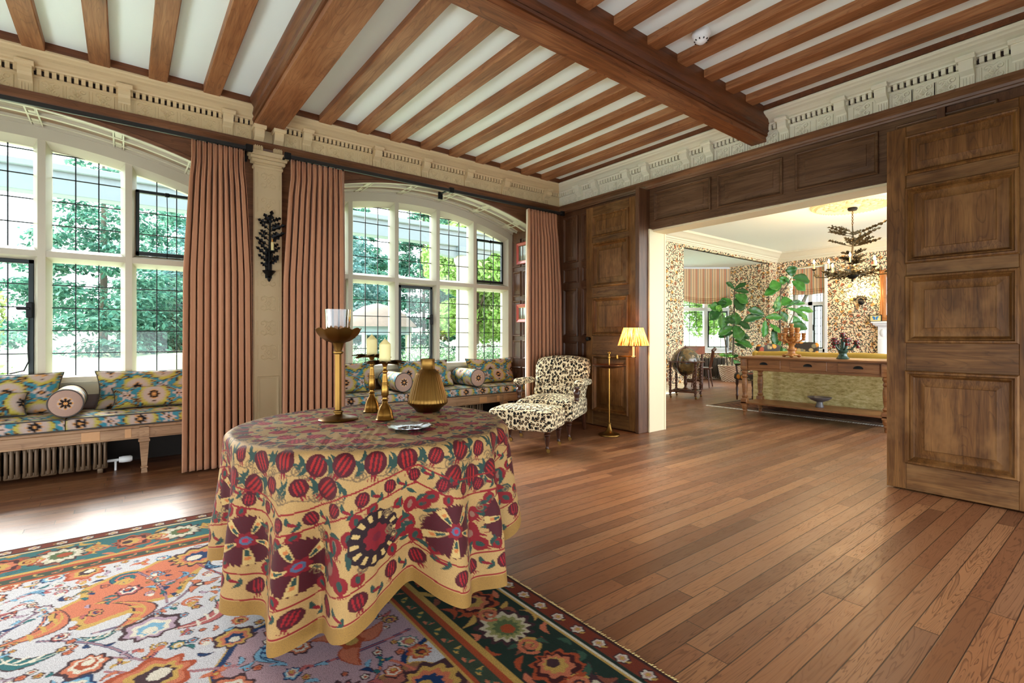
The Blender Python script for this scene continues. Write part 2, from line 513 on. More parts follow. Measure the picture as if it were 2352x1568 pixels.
def wallpaper():
    g = G('fruit_and_leaf_wallpaper')
    x, y, z = g.xyz(g.coord('Object'))
    u = x + y
    col = L(240, 222, 186)
    def cells(scale, sx, sy, ox, oy, rand=1.0):
        v = g.vec(u * sx + ox, z * sy + oy, 0)
        d, c, pos = g.vor(v, scale, '2D', 'F1', rand)
        cr, cg, cb = g.xyz(c)
        px, py, pz = g.xyz(pos)
        return (u * sx + ox - px), (z * sy + oy - py), cr, cg, cb
    c0 = col
    dx, dy, a, b, h = cells(6.4, 1, 1, 0.3, 0.1, 0.75)
    d = (dx * dx + dy * dy).sqrt()
    fr = g.sm(d, 0.044, 0.039) * g.sm(a, 0.42, 0.46)
    fc = g.ramp(b, [(0.0, L(222, 160, 84)), (0.45, L(214, 170, 100)), (0.6, L(190, 112, 84)), (1.0, L(226, 178, 110))])
    c0 = g.mix(fr, c0, fc)
    for sc, ln, wd, ox, oy, cc in ((11.5, 0.040, 0.0085, 3.1, 7.7, L(62, 68, 60)), (12.5, 0.040, 0.009, 11.3, 2.9, L(52, 58, 52)), (13.2, 0.034, 0.008, 6.7, 9.3, L(58, 66, 58)), (15.0, 0.012, 0.010, 8.5, 1.4, L(196, 122, 94))):
        dx, dy, a, b, h = cells(sc, 1, 1, ox, oy)
        th = a * 6.283
        p = dx * th.cos() + dy * th.sin()
        q = dy * th.cos() - dx * th.sin()
        q = q + p * p * (6.0 if ln > 0.03 else 0.0)
        e = ((p / ln) * (p / ln) + (q / wd) * (q / wd))
        c0 = g.mix(g.sm(e, 1.15, 0.85), c0, cc)
    return g.bsdf(c0, 0.8, spec=0.2)
M['wallpaper'] = wallpaper()

def blind():
    g = G('striped_roman_blind')
    x, y, z = g.xyz(g.coord('Object'))
    u = ((x + y * 0.6) * 4.6).fract()
    st = [(0.0, L(186, 64, 44)), (0.07, L(206, 176, 138)), (0.17, L(150, 150, 140)), (0.27, L(214, 172, 120)), (0.36, L(226, 214, 188)), (0.44, L(208, 152, 104)), (0.55, L(164, 160, 146)), (0.63, L(216, 182, 140)), (0.74, L(226, 206, 170)), (0.80, L(198, 140, 96)), (0.9, L(160, 152, 140)), (0.95, L(214, 180, 136))]
    c = g.ramp(u, st, 'CONSTANT')
    return g.bsdf(c, 0.85, spec=0.15)
M['blind'] = blind()

def sofa_mat():
    g = G('mottled_gold_velvet')
    p = g.coord('Object')
    x, y, z = g.xyz(p)
    n = g.noise(g.vec(x * 14, y * 14, z * 40), 1, 4, 0.7)
    c = g.ramp(n, [(0.3, L(150, 130, 72)), (0.5, L(196, 178, 118)), (0.7, L(220, 206, 156))])
    return g.bsdf(c, 0.75, spec=0.2, sheen=0.2)
M['sofa'] = sofa_mat()
M['sofa_gold'] = plain('gold_velvet_bolster', L(190, 152, 58), 0.8, nscale=30)

def globe_mat():
    g = G('antique_globe_paper')
    p = g.coord('Object')
    n = g.noise(p, 5.5, 4, 0.6)
    n2 = g.noise(p, 30, 3, 0.6)
    c = g.ramp(n, [(0.42, L(52, 50, 40)), (0.5, L(74, 70, 50)), (0.54, L(132, 104, 58)), (0.7, L(96, 78, 48))])
    c = g.mix(n2 * 0.4, c, L(30, 28, 24))
    return g.bsdf(c, 0.22, spec=0.6, coat=0.5)
M['globe'] = globe_mat()

def shade_mat():
    g = G('ikat_pleated_lampshade')
    x, y, z = g.xyz(g.coord('Object'))
    a = g.math('ARCTAN2', y, x)
    n = g.noise(g.vec(a * 9, z * 4, 0), 1.5, 3, 0.6)
    c = g.ramp(n, [(0.38, L(52, 34, 26)), (0.42, L(196, 92, 36)), (0.5, L(238, 186, 96)), (0.57, L(246, 226, 170)), (0.63, L(206, 104, 44)), (0.68, L(60, 40, 32))], 'LINEAR')
    d = g.node('ShaderNodeBsdfDiffuse'); g.put(d.inputs[0], c)
    t = g.node('ShaderNodeBsdfTranslucent'); g.put(t.inputs[0], c)
    m = g.node('ShaderNodeMixShader'); m.inputs[0].default_value = 0.6
    g.t.links.new(d.outputs[0], m.inputs[1]); g.t.links.new(t.outputs[0], m.inputs[2])
    g.t.links.new(m.outputs[0], g.out.inputs[0])
    return g.m
M['shade'] = shade_mat()

def emit(name, col, s):
    g = G(name)
    e = g.node('ShaderNodeEmission'); e.inputs[0].default_value = tuple(col) + (1,); e.inputs[1].default_value = s
    g.t.links.new(e.outputs[0], g.out.inputs[0])
    return g.m
M['bulb'] = emit('lit_bulb', (1.0, 0.72, 0.36), 22.0)
M['bulb_soft'] = emit('shaded_bulb', (1.0, 0.72, 0.36), 5.0)

def wicker():
    g = G('woven_wicker')
    x, y, z = g.xyz(g.coord('Object'))
    a = g.math('ARCTAN2', y, x)
    s = (a * 15).sin() * ((z * 130).sin())
    c = g.ramp(s * 0.5 + 0.5, [(0.2, L(150, 126, 100)), (0.6, L(216, 198, 172)), (1.0, L(238, 226, 206))])
    c = g.mix(g.sm(x - y * 0.3, 0.05, 0.2) * 0.5, c, L(150, 104, 66))
    return g.bsdf(c, 0.8, bump=s, bstr=0.8, bdist=0.01)
M['wicker'] = wicker()

def chair_fab():
    g = G('autumn_print_upholstery')
    p = g.coord('Object')
    d, c, pos = g.vor(p, 9, '3D')
    r, gg, b = g.xyz(c)
    col = g.ramp(r, [(0, L(204, 128, 40)), (0.25, L(126, 118, 92)), (0.5, L(146, 64, 38)), (0.7, L(178, 152, 100)), (1, L(90, 94, 76))], 'CONSTANT')
    col = g.mix(g.sm(d, 0.35, 0.5), col, L(52, 44, 36))
    return g.bsdf(col, 0.85)
M['chairfab'] = chair_fab()
def lawn_mat():
    g = G('mown_lawn')
    p = g.coord('Object')
    n = g.noise(p, 0.25, 3, 0.6); n2 = g.noise(p, 12, 3, 0.7)
    c = g.mix(n, L(206, 220, 176), L(222, 230, 200))
    c = g.mix(n2 * 0.35, c, L(150, 178, 112))
    return g.bsdf(c, 0.9, spec=0.1)
M['lawn'] = lawn_mat()
M['bounce_ground'] = plain('white_bounce_ground', L(240, 244, 246), 0.9, nscale=2, namt=0.02)  # bright white for the added ground that bounces light into the room
# ---------------------------------------------------------------- room shell
XW, YW, ZC = -5.5, 5.2, 3.48          # window wall, opening wall, ceiling plaster
XO, YO = 0.9, -3.0                    # where the unseen sides begin
YF, XF = 13.95, -6.2                  # far room: end wall and side wall
XJ = -3.84                            # jamb of the wide opening
BAYS = (-0.88, 3.10)                  # centres of the two window bays
HB, XB = 1.6, -6.10                   # half width of a bay, glass plane

def rings(mb, fn, u0, u1, v0, v1, steps, fill=True, col=None):
    """Nested rectangles (inset, height) between which mouldings run."""
    vs = []
    for i, d in steps:
        vs += [fn(u0 + i, v0 + i, d), fn(u1 - i, v0 + i, d), fn(u1 - i, v1 - i, d), fn(u0 + i, v1 - i, d)]
    fs = []
    for k in range(len(steps) - 1):
        for q in range(4):
            fs.append((4 * k + q, 4 * k + (q + 1) % 4, 4 * k + 4 + (q + 1) % 4, 4 * k + 4 + q))
    if fill:
        b = 4 * (len(steps) - 1); fs.append((b, b + 1, b + 2, b + 3))
    mb.add(vs, fs, col)
BOLECTION = [(0, 0), (0, .020), (.008, .032), (.020, .034), (.028, .014), (.036, .018), (.048, -.010), (.054, -.016), (.064, -.016), (.115, -.002), (.118, .004)]
SUNK = [(0, 0), (0, .014), (.006, .020), (.014, .018), (.024, .006), (.03, .001)]
SUNKR = [(0, 0), (0, .018), (.008, .025), (.018, .022), (.026, .008), (.034, .001), (.044, .001), (.088, .012), (.091, .016)]

# floor of both rooms
m = MB(); m.add([(-6.14, YO, 0), (XO + .6, YO, 0), (XO + .6, YF, 0), (-6.14, YF, 0), (-8.4, 9.3, -.001), (-6.14, 9.3, -.001), (-6.14, YF, -.001), (-8.4, YF, -.001)], [(0, 1, 2, 3), (4, 5, 6, 7)])
struct('floor', m, M['floor'])

# ceiling with its joists and beams
m = MB(); m.box(XW - .1, XO + .2, YO - .2, YW + .1, ZC, ZC + .1)
ceil = struct('ceiling', m, M['ceiling'])
JY = [-2.9, -2.51, -2.12, -1.73, -1.34, -.945, -.551, -.157, .233, .634, 1.654, 2.056, 2.436, 2.816, 3.2, 3.592, 3.981, 4.336, 4.70]
XBM = -2.49                            # cross beam
for y in JY:
    for x0, x1 in ((XW + .02, XBM - .1), (XBM + .1, XO)):
        m = MB(); m.bbox(x0, x1, y - .068, y + .068, 3.415, ZC + .01, .006, 1)
        part('joist', m, M['joist'], ceil)
# main beam along x over the pilaster with moulded sides
def moulded_beam(name, half, z0, mat, mdark, along, c, a0, a1):
    fn = (lambda p, z, d: (d, c + p, z)) if along == 'x' else (lambda p, z, d: (c + p, d, z))
    m = MB(); m.prism([(-half, z0), (half, z0), (half, z0 + .05), (-half, z0 + .05)], a0, a1, fn)
    b = part(name, m, mat, ceil)
    m = MB()
    pr = [(half - .004, z0 + .05), (half + .012, z0 + .055), (half + .02, z0 + .07), (half + .012, z0 + .085), (half + .03, z0 + .1), (half + .034, z0 + .13), (half + .06, z0 + .16), (half + .07, z0 + .18), (half + .07, ZC + .01), (-half - .07, ZC + .01), (-half - .07, z0 + .18), (-half - .06, z0 + .16), (-half - .034, z0 + .13), (-half - .03, z0 + .1), (-half - .012, z0 + .085), (-half - .02, z0 + .07), (-half - .012, z0 + .055), (-half + .004, z0 + .05)]
    m.prism(pr, a0, a1, fn)
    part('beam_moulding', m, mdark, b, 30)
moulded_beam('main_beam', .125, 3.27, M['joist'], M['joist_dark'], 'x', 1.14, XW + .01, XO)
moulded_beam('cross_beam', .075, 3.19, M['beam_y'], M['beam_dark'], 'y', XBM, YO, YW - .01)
# dark strips where the plaster meets the cornices
m = MB(); m.box(XW, XW + .235, YO, YW, 3.425, ZC); m.box(XW, XO, YW - .215, YW, 3.425, ZC)
part('edge_strip', m, M['beam_dark'], ceil)

# relief scrolls: spirals, strapwork and lozenges, one panel wide; fn(u, v, d) in panel metres
def scrolls(mb, fn, w, h, dep, wide, rr=.0065):
    def spiral(cx, cz, r0, turns, a0, sgn):
        t = np.linspace(0, 1, 18)
        r = r0 * (1 - .82 * t); a = a0 + sgn * turns * 2 * math.pi * t
        return [(cx + r[i] * math.cos(a[i]), cz + r[i] * math.sin(a[i])) for i in range(18)]
    L2 = []
    nu = max(1, round(w / (h * 1.30))) if wide else 1
    units = [w * (k + .5) / nu for k in range(nu)]
    cz = h * .5
    for q, cx in enumerate(units):
        s = min(h * .46, w / nu * .40)
        for sx in (-1, 1):
            for sz in (-1, 1):
                L2.append(spiral(cx + sx * s * .62, cz + sz * s * .52, s * .44, 1.15, math.atan2(-sz * .8, -sx * .3), -sx * sz))
            L2.append([(cx + sx * s * 1.25, cz + k * s * .9) for k in (-1, -.5, 0, .5, 1)])
        L2.append([(cx, cz + s * .3), (cx + s * .24, cz), (cx, cz - s * .3), (cx - s * .24, cz), (cx, cz + s * .3)])
        L2.append([(cx - s * .5, cz + s * .95), (cx, cz + s * .7), (cx + s * .5, cz + s * .95)])
        L2.append([(cx - s * .5, cz - s * .95), (cx, cz - s * .7), (cx + s * .5, cz - s * .95)])
    if wide and nu < 0:
        s = h * .3
        for k in (-1, 1):
            L2.append([(w * .5 + k * s * .35, cz + t * s) for t in (-.4, 0, .4)])
            L2.append([(w * .5 - s * .9, cz + k * s * (.9 - .3 * math.sin(t))) for t in (0,)] + [(w * .5 - s * .9 + s * 1.8 * t, cz + k * s * (.95 - .35 * math.sin(math.pi * t))) for t in np.linspace(.1, 1, 8)])
    for pts in L2:
        mb.tube([fn(a, b, dep) for a, b in pts], rr, 5)

def bracket(fn, w=.085):
    """Fluted console: profile of depth against height, then a cap block and flutes."""
    mb = MB()
    pr = [(0, 3.13), (.028, 3.13), (.03, 3.215), (.034, 3.225), (.05, 3.235), (.075, 3.25), (.09, 3.27), (.094, 3.30), (.094, 3.318), (.11, 3.335), (.115, 3.35), (0, 3.35)]
    mb.prism([(d, z) for d, z in pr], -w / 2, w / 2, lambda d, z, u: fn(u, z, d))
    mb.prism([(0, 3.322), (.108, 3.322), (.125, 3.338), (.125, 3.352), (0, 3.352)], -w / 2 - .014, w / 2 + .014, lambda d, z, u: fn(u, z, d))
    for k in range(4):
        u = (k - 1.5) * w * .22
        mb.prism([(.027, 3.135), (.037, 3.135), (.037, 3.205), (.027, 3.205)], u - w * .06, u + w * .06, lambda d, z, q: fn(q, z, d))
    return mb

CORN = [(0, 3.13), (.004, 3.13), (.004, 3.142), (0, 3.148), (0, 3.272), (.006, 3.276), (.006, 3.285), (.012, 3.288), (.012, 3.333), (.055, 3.333), (.06, 3.345), (.075, 3.35), (.085, 3.352), (.10, 3.362), (.13, 3.376), (.165, 3.385), (.18, 3.395), (.20, 3.402), (.21, 3.412), (.21, 3.43), (-.02, 3.43), (-.02, 3.13)]
def cornice(name, fn, u0, u1, br, mat, reliefs):
    m = MB(); m.prism(CORN, u0, u1, lambda d, z, u: fn(u, z, d))
    o = struct(name, m, mat)
    m = MB(); m.prism([(.01, 3.291), (.016, 3.291), (.016, 3.331), (.01, 3.331)], u0, u1, lambda d, z, u: fn(u, z, d))  # thin dark strip, the shade of the dentil gaps put into colour
    part('dentil_shade_strip', m, M['dentil_dark'], o)
    m = MB(); u = u0 + .02
    while u < u1 - .02:
        m.prism([(.012, 3.288), (.044, 3.288), (.044, 3.334), (.012, 3.334)], u, u + .027, lambda d, z, q: fn(q, z, d)); u += .045
    part('dentil_course', m, mat, o)
    for b in br:
        part('bracket', move(bracket(lambda u, z, d, b=b: fn(b + u, z, d))), mat, o)
    m = MB()
    for a, b, wd in reliefs: scrolls(m, lambda u, v, d, a=a: fn(a + u, 3.145 + v, d), b - a, .125, .0005 if name == 'trim_1' else .004, wd, .0065 if name == 'trim_1' else .0085)
    part('relief_scrolls', m, mat, o, 60)
    return o
bl = [-3.1, -2.48, -1.86, -1.24, -.615, .001, .786, 1.517, 2.29, 2.911, 3.533, 4.138, 4.903]
rel = []
for a, b in zip(bl[:-1], bl[1:]):
    if a < -2: continue
    if a < 1.14 < b: rel += [(a + .06, 1.0, False), (1.28, b - .05, False)] if b - 1.28 > .1 else [(a + .06, 1.0, False)]
    else: rel.append((a + .06, b - .06, True))
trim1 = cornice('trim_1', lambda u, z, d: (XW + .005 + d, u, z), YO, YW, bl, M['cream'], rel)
for k in (-.09, .09):
    mb = bracket(lambda u, z, d, k=k: (XW + .03 + d * 1.1, 1.14 + k + u, z - .085), .085); part('corbel', mb, M['cream'], trim1)
br = [-5.04, -4.73, -4.18, -3.88, -3.32, -3.03, -2.23, -1.73, -1.42, -.87, -.58, 0.0, .3]
rel = [(a + .055, b - .055, (b - a) > .45) for a, b in zip([XW] + br[:-1], br)]
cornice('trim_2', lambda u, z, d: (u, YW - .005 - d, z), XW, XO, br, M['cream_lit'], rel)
# dark oak rails under the cornices
RAIL = [(0, 3.035), (.03, 3.035), (.036, 3.05), (.045, 3.055), (.05, 3.075), (.062, 3.09), (.075, 3.098), (.085, 3.108), (.085, 3.13), (0, 3.13)]
m = MB(); m.prism(RAIL, YO, YW, lambda d, z, u: (XW + d, u, z)); struct('trim_3', m, M['rail_y'], 20)
m = MB(); m.prism(RAIL, XW, XO, lambda d, z, u: (u, YW - d, z)); struct('trim_4', m, M['rail'], 20)

# ---------------------------------------------------------------- window wall with its two arched bays
def zsoff(d): return 3.05 - (4.5 - math.sqrt(max(0, 4.5 ** 2 - d * d)))
m = MB()
xb = XW - .14
for y0, y1 in ((YO, BAYS[0] - HB), (BAYS[0] + HB, BAYS[1] - HB), (BAYS[1] + HB, YW)):
    m.box(xb, XW, y0, y1, 0, 3.14)
    rings(m, lambda u, v, d: (XW + .001 + d, u, v), y0 + .04, y1 - .04, .95, 2.98, [(0, 0), (.004, .006), (.012, .002), (.016, .002)])
m.box(xb, XW, YO, YW, 3.05, ZC)
for c in BAYS:
    ys = np.linspace(c - HB, c + HB, 41)
    lo = np.array([[(XW, y, zsoff(y - c)), (XW, y, 3.06)] for y in ys]); m.grid(lo)
    m.grid(np.array([[(XW, y, zsoff(y - c)), (XW + .018, y, zsoff(y - c) - .004), (XW + .02, y, zsoff(y - c) + .028), (XW + .006, y, zsoff(y - c) + .034)] for y in ys]))
wall_left = struct('wall_left', m, M['rail_y'], 25)
# unseen upper walls, added to mask sky; low gaps let fill light in
m = MB(); m.box(XO, XO + .2, YO - .2, YW, 1.3, ZC + .06); struct('mask_wall_back', m, M['wallcream'])
m = MB(); m.box(XW - .6, XO, YO - .2, YO, 1.3, ZC + .06); struct('mask_wall_front', m, M['wallcream'])
# panelled reveals of the bays
def bay_shell(c):
    m = MB()
    for s in (-1, 1):
        y = c + s * HB
        yy = (y, y + s * .06)
        m.box(XB - .08, XW - .13, min(yy), max(yy), 0, 3.0)
        zz = [.86, 1.14, 1.26, 1.70, 1.82, 2.16, 2.26, 2.68]
        for a, b in ((.12, .74), (.86, 1.14), (1.2, 1.74), (1.8, 2.18), (2.24, 2.66)):
            for x0, x1 in ((XB + .10, XB + .30), (XB + .34, XW - .04)):
                rings(m, lambda u, v, d, y=y, s=s: (u, y - s * (.001 + d * .7), v), x0, x1, a, b, SUNKR if b - a > .3 else SUNK)
    o = struct('wall_left', m, M['panel_dark'], 20)
    # apron under the window: dark behind the seat, painted above
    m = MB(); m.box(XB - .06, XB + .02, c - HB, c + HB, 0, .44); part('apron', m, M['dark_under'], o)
    m = MB(); m.box(XB - .05, XB + .026, c - HB, c + HB, .43, .67); part('apron_panel', m, M['rail_y'], o)
    m = MB(); m.box(XB - .05, XB + .03, c - HB, c + HB, .66, .79); m.bbox(XB - .04, XB + .075, c - HB + .01, c + HB - .01, .775, .80, .006, 1); part('sill', m, M['wallcream'], o)
    # curved soffit with mouldings and ribs
    m = MB(); ys = np.linspace(c - HB, c + HB, 49)
    m.grid(np.array([[(XB - .06, y, zsoff(y - c) + .03), (XW + .0, y, zsoff(y - c) + .03)] for y in ys]))
    m.grid(np.array([[(XB - .06, y, zsoff(y - c) + .09), (XW + .0, y, zsoff(y - c) + .09)] for y in ys]))
    so = part('soffit', m, M['frame'], o, 40)
    m = MB()
    for x0, x1, h in ((XW - .015, XW - .05, .0), (XW - .20, XW - .235, .004), (XB + .20, XB + .175, .006), (XB + .10, XB + .07, .0)):
        m.grid(np.array([[(x0, y, zsoff(y - c) + .03), (x0, y, zsoff(y - c) + h), (x1, y, zsoff(y - c) + h), (x1, y, zsoff(y - c) + .03)] for y in ys]))
    part('soffit_moulding', m, M['frame'], so, 25)
    m = MB(); x0, x1 = XW - .245, XW - .33
    m.grid(np.array([[(x0, y, zsoff(y - c) + .03), (x0, y, zsoff(y - c) + .008), (x1, y, zsoff(y - c) + .008), (x1, y, zsoff(y - c) + .03)] for y in ys]))
    part('soffit_band', m, M['rail_y'], so, 25)
    m = MB()
    for k in range(-2, 4):
        yc = c + (k - .5) * .56
        if abs(yc - c) > HB - .05: continue
        for dy, w, hh in ((0, .05, .010), (-.035, .012, .003), (.035, .012, .003)):
            y0, y1 = yc + dy - w / 2, yc + dy + w / 2
            m.add([(x, y, zsoff(y - c) + z) for x in (XB + .05, XW - .01) for y in (y0, y1) for z in (hh, .03)], [(0, 4, 6, 2), (0, 1, 5, 4), (2, 6, 7, 3), (0, 2, 3, 1), (4, 5, 7, 6)])
    part('soffit_rib', m, M['frame'], so)
for c in BAYS: bay_shell(c)

# pilaster between the curtains
m = MB(); m.box(XW, XW + .07, 1.015, 1.265, 0, 2.92)
pil = struct('trim_5', m, M['cream'])
m = MB()
for (h, z0, z1) in ((.012, 2.87, 2.90), (.03, 2.92, 2.955), (.045, 2.955, 2.985), (.06, 2.985, 3.03)):
    m.bbox(XW, XW + .07 + h, 1.015 - h, 1.265 + h, z0, z1, .006, 1)
part('capital', m, M['cream'], pil)
m = MB(); m.bbox(XW, XW + .09, .995, 1.285, 0, .12, .008, 1); part('plinth', m, M['cream'], pil)
m = MB()
for k in range(8):
    scrolls(m, lambda u, v, d, k=k: (XW + .07 + d, 1.04 + u, .92 + k * .245 + v), .2, .235, .001, False, .005)
rings(m, lambda u, v, d: (XW + .071 + d, u, v), 1.04, 1.24, .18, .80, [(0, 0), (.003, .012), (.012, .012), (.018, .004), (.026, .004)])
part('relief_scrolls', m, M['cream'], pil, 60)

# ---------------------------------------------------------------- leaded windows
def ztop(d): return zsoff(d) - .03
def window(idx, c, casements):
    P = .61
    m = MB(); xf, xg = XB + .085, XB + .0
    def mull(y, z0, z1, half=.062, hf=.026):
        m.prism([(-half, xg - .05), (half, xg - .05), (half, xg), (hf, xf), (-hf, xf), (-half, xg)], z0, z1, lambda a, x, z: (x, y + a, z))
    for k in range(-3, 4):
        y = c + (k - .5 + (0 if k <= 0 else 0)) * P
    ml = [c + (k - 2) * P + P / 2 for k in range(4)]
    for y in ml: mull(y, .80, ztop(y - c) - .05)
    for s in (-1, 1):
        y = c + s * (2.5 * P)
        lo, hi = (y - .055, y + .075) if s > 0 else (y - .075, y + .055)
        m.prism([(lo if s < 0 else lo, xg - .05), (hi, xg - .05), (hi, xf), (y + (.0 if s > 0 else .02), xf), (lo, xg)] if s > 0 else [(lo, xg - .05), (hi, xg - .05), (hi, xg), (y, xf), (lo, xf)], .80, ztop(2.5 * P) , lambda a, x, z: (x, a, z))
    # transom and bottom rail
    for zc, h0, h1 in ((1.93, .062, .026), (.81, .03, .02)):
        m.prism([(-h0, xg - .049), (h0, xg - .049), (h0, xg), (h1, xf - .003), (-h1, xf - .003), (-h0, xg)], c - 2.5 * P, c + 2.5 * P, lambda a, x, y: (x, y, zc + a))
    # arched head
    ys = np.linspace(c - 2.56 * P, c + 2.56 * P, 61)
    m.grid(np.array([[(xf + .003, y, zsoff(y - c) + .03), (xf + .003, y, ztop(y - c) - .075), (xg, y, ztop(y - c) - .135), (xg - .051, y, ztop(y - c) - .135), (xg - .051, y, zsoff(y - c) + .03)] for y in ys]))
    w = struct('window_%d' % idx, m, M['frame'], 30)
    gtop = lambda y: ztop(y - c) - .12
    lead = MB(); gl = MB()
    def vbar(y, z0, z1, t=.0045): lead.box(xg - .012, xg + .0, y - t, y + t, z0, z1)
    def hbar(z, y0, y1, t=.0045): lead.box(xg - .012, xg + .0, y0, y1, z - t, z + t)
    for k in range(5):
        y0 = c + (k - 2.5) * P + .058; y1 = y0 + P - .116
        for q in (1, 2): vbar(y0 + (y1 - y0) * q / 3, .83, gtop(y0 + (y1 - y0) * q / 3))
        for q in range(1, 5): hbar(.84 + .2055 * q, y0, y1)
        z = 1.99 + .215
        while z < max(gtop(y0), gtop(y1)) - .03:
            a, b = y0, y1
            if gtop(a) < z: a = y0 + (y1 - y0) * .5
            if gtop(b) < z: b = y0 + (y1 - y0) * .5
            hbar(z, a, b); z += .215
        yy = np.linspace(y0 - .01, y1 + .01, 9)
        gl.grid(np.array([[(xg - .006, y, .80), (xg - .006, y, 1.93)] for y in yy]))
        gl.grid(np.array([[(xg - .006, y, 1.93), (xg - .006, y, gtop(y) + .02)] for y in yy]))
    part('leading', lead, M['lead'], w)
    part('pane', gl, M['glass'], w)
    for k, up in casements:
        y0 = c + (k - 2.5) * P + .055; y1 = y0 + P - .11
        m = MB(); t = .036
        if not up:
            z0, z1 = .83, 1.875
            for a in ((y0, y0 + t, z0, z1), (y1 - t, y1, z0, z1), (y0, y1, z0, z0 + t), (y0, y1, z1 - t, z1)): m.bbox(xg - .02, xg + .026, a[0], a[1], a[2], a[3], .004, 1)
            o = part('casement', m, M['casement'], w)
            m = MB(); m.bbox(xg + .02, xg + .05, y1 - .05, y1 - .005, 1.36, 1.50, .008, 2); m.bbox(xg + .03, xg + .06, y1 - .11, y1 - .02, 1.43, 1.455, .006, 1)
            m.tube([(xg + .05, y1 - .03, 1.36), (xg + .05, y1 - .035, 1.1), (xg + .05, y1 - .03, .98), (xg + .05, y1 - .06, .90), (xg + .05, y1 - .15, .875)], .006, 6)
            part('casement_handle', m, M['iron'], o)
        else:
            z0, z1 = 1.995, min(gtop(y0), gtop(y1)) - .02
            for a in ((y0, y0 + t * .8, z0, z1), (y1 - t * .8, y1, z0, z1), (y0, y1, z0, z0 + t), (y0, y1, z1 - t * .8, z1)): m.bbox(xg - .02, xg + .026, a[0], a[1], a[2], a[3], .004, 1)
            o = part('casement', m, M['casement'], w)
            ym = (y0 + y1) / 2
            m = MB(); m.bbox(xg + .02, xg + .05, ym - .02, ym + .02, z1 - .04, z1 + .0, .006, 1); m.tube([(xg + .04, ym, z1 - .04), (xg + .045, ym + .005, (z0 + z1) / 2), (xg + .04, ym, z0 - .05)], .004, 5); m.sphere((xg + .04, ym, z0 - .06), .014, 8, 6)
            part('casement_pull', m, M['iron'], o)
window(1, BAYS[0], [(2, False), (4, True), (0, False)])
window(2, BAYS[1], [(2, False), (4, True), (0, False)])

# ---------------------------------------------------------------- opening wall: panelling, head panels, jambs
T = .26
m = MB()
m.box(XW, XJ, YW, YW + T, 0, ZC); m.box(XJ, -1.0, YW, YW + T, 2.535, ZC); m.box(-1.0, XO, YW, YW + T, 0, ZC)
for a, b in ((.10, .82), (.90, 1.12), (1.20, 1.90), (1.98, 2.20), (2.28, 2.96)):
    for x0, x1 in ((-5.40, -5.10), (-5.02, -4.72), (-4.64, -4.30)):
        rings(m, lambda u, v, d: (u, YW - .001 - d, v), x0, x1, a, b, SUNKR if b - a > .3 else SUNK)
    rings(m, lambda u, v, d: (u, YW - .001 - d, v), -.9, -.1, a, b, SUNKR if b - a > .3 else SUNK)
wall_right = struct('wall_right', m, M['panel_dark'], 20)
m = MB()
m.box(XJ - .01, -1.0, YW - .012, YW + .02, 2.54, 3.04)
for x0, x1 in ((-3.77, -3.02), (-2.94, -2.25), (-2.13, -1.45), (-1.33, -.70)):
    rings(m, lambda u, v, d: (u, YW - .013 - d, v), x0, x1, 2.615, 2.985, SUNKR)
part('head_panel', m, M['panel_mid'], wall_right, 20)
m = MB(); m.bbox(XJ - .07, XJ - .012, YW - .22, YW, 0, 3.03, .006, 1); m.box(-1.05, -1.0, YW - .05, YW, 0, 3.03)
part('door_post', m, M['panel_dark'], wall_right)
m = MB()
m.bbox(XJ - .012, XJ + .012, YW - .04, YW + T + .03, 0, 2.54, .004, 1); m.bbox(XJ - .02, -1.0, YW + .03, YW + T + .03, 2.51, 2.545, .004, 1)
m.bbox(XJ - .1, XJ + .02, YW + T, YW + T + .035, 0, 2.55, .006, 1)
struct('trim_6', m, M['cream2'])

# folded panelled doors
def door(name, x0, x1, yf, ztop_, knob_x, loc_label=None):
    m = MB(); z0 = .012; st = .125
    th = .05
    px0, px1 = x0 + st, x1 - st
    rows = [(.20, .95), (1.21, 1.715), (1.86, 2.45), (2.53, 2.82)]
    if ztop_ < 2.9: rows = [(.22, .93), (1.15, 1.665), (1.765, 2.345), (2.45, 2.745)]
    # recessed backing and stiles
    m.box(x0 + .01, x1 - .01, yf + .022, yf + th, z0, ztop_)
    for a, b in ((x0, px0), (px1, x1)): m.bbox(a, b, yf, yf + th, z0, ztop_, .004, 1)
    o = struct(name, m, M['door'], 20)
    r = MB(); zz = [z0] + [q for ab in rows for q in ab] + [ztop_]
    for k in range(0, len(zz), 2): r.bbox(px0 - .001, px1 + .001, yf + .001, yf + th - .002, zz[k], zz[k + 1], .004, 1)
    part('door_rail', r, M['door_rail'], o)
    for k, (a, b) in enumerate(rows):
        q = MB()
        rings(q, lambda u, v, d: (u, yf - d, v), px0 - .004, px1 + .004, a - .004, b + .004, BOLECTION if k < 3 else SUNKR)
        part('door_panel', q, M['door'], o, 20)
    # second leaf folded behind
    q = MB(); q.bbox(x0 + .02, x1, yf + th + .03, yf + 2 * th + .03, z0, ztop_, .004, 1)
    part('folded_leaf', q, M['panel_dark'], o)
    q = MB()
    for z in (.22, 1.05, 2.45): q.lathe([(.012, -.06), (.012, .06)], 10, (x1 + .002, yf + th + .015, z))
    part('hinge', q, M['iron'], o)
    if knob_x is not None:
        q = MB(); q.lathe([(.0, .062), (.018, .06), (.028, .05), (.03, .042), (.022, .03), (.012, .022), (.011, .004), (.024, .004), (.024, 0)][::-1], 14, (knob_x, yf, 1.165), Rx(math.pi / 2))
        part('door_knob', q, M['iron'], o, 40)
    return o
door('door_1', -4.755, -3.90, 5.0, 2.945, -4.69)
door('door_2', -1.29, -.42, 4.80, 2.83, None)

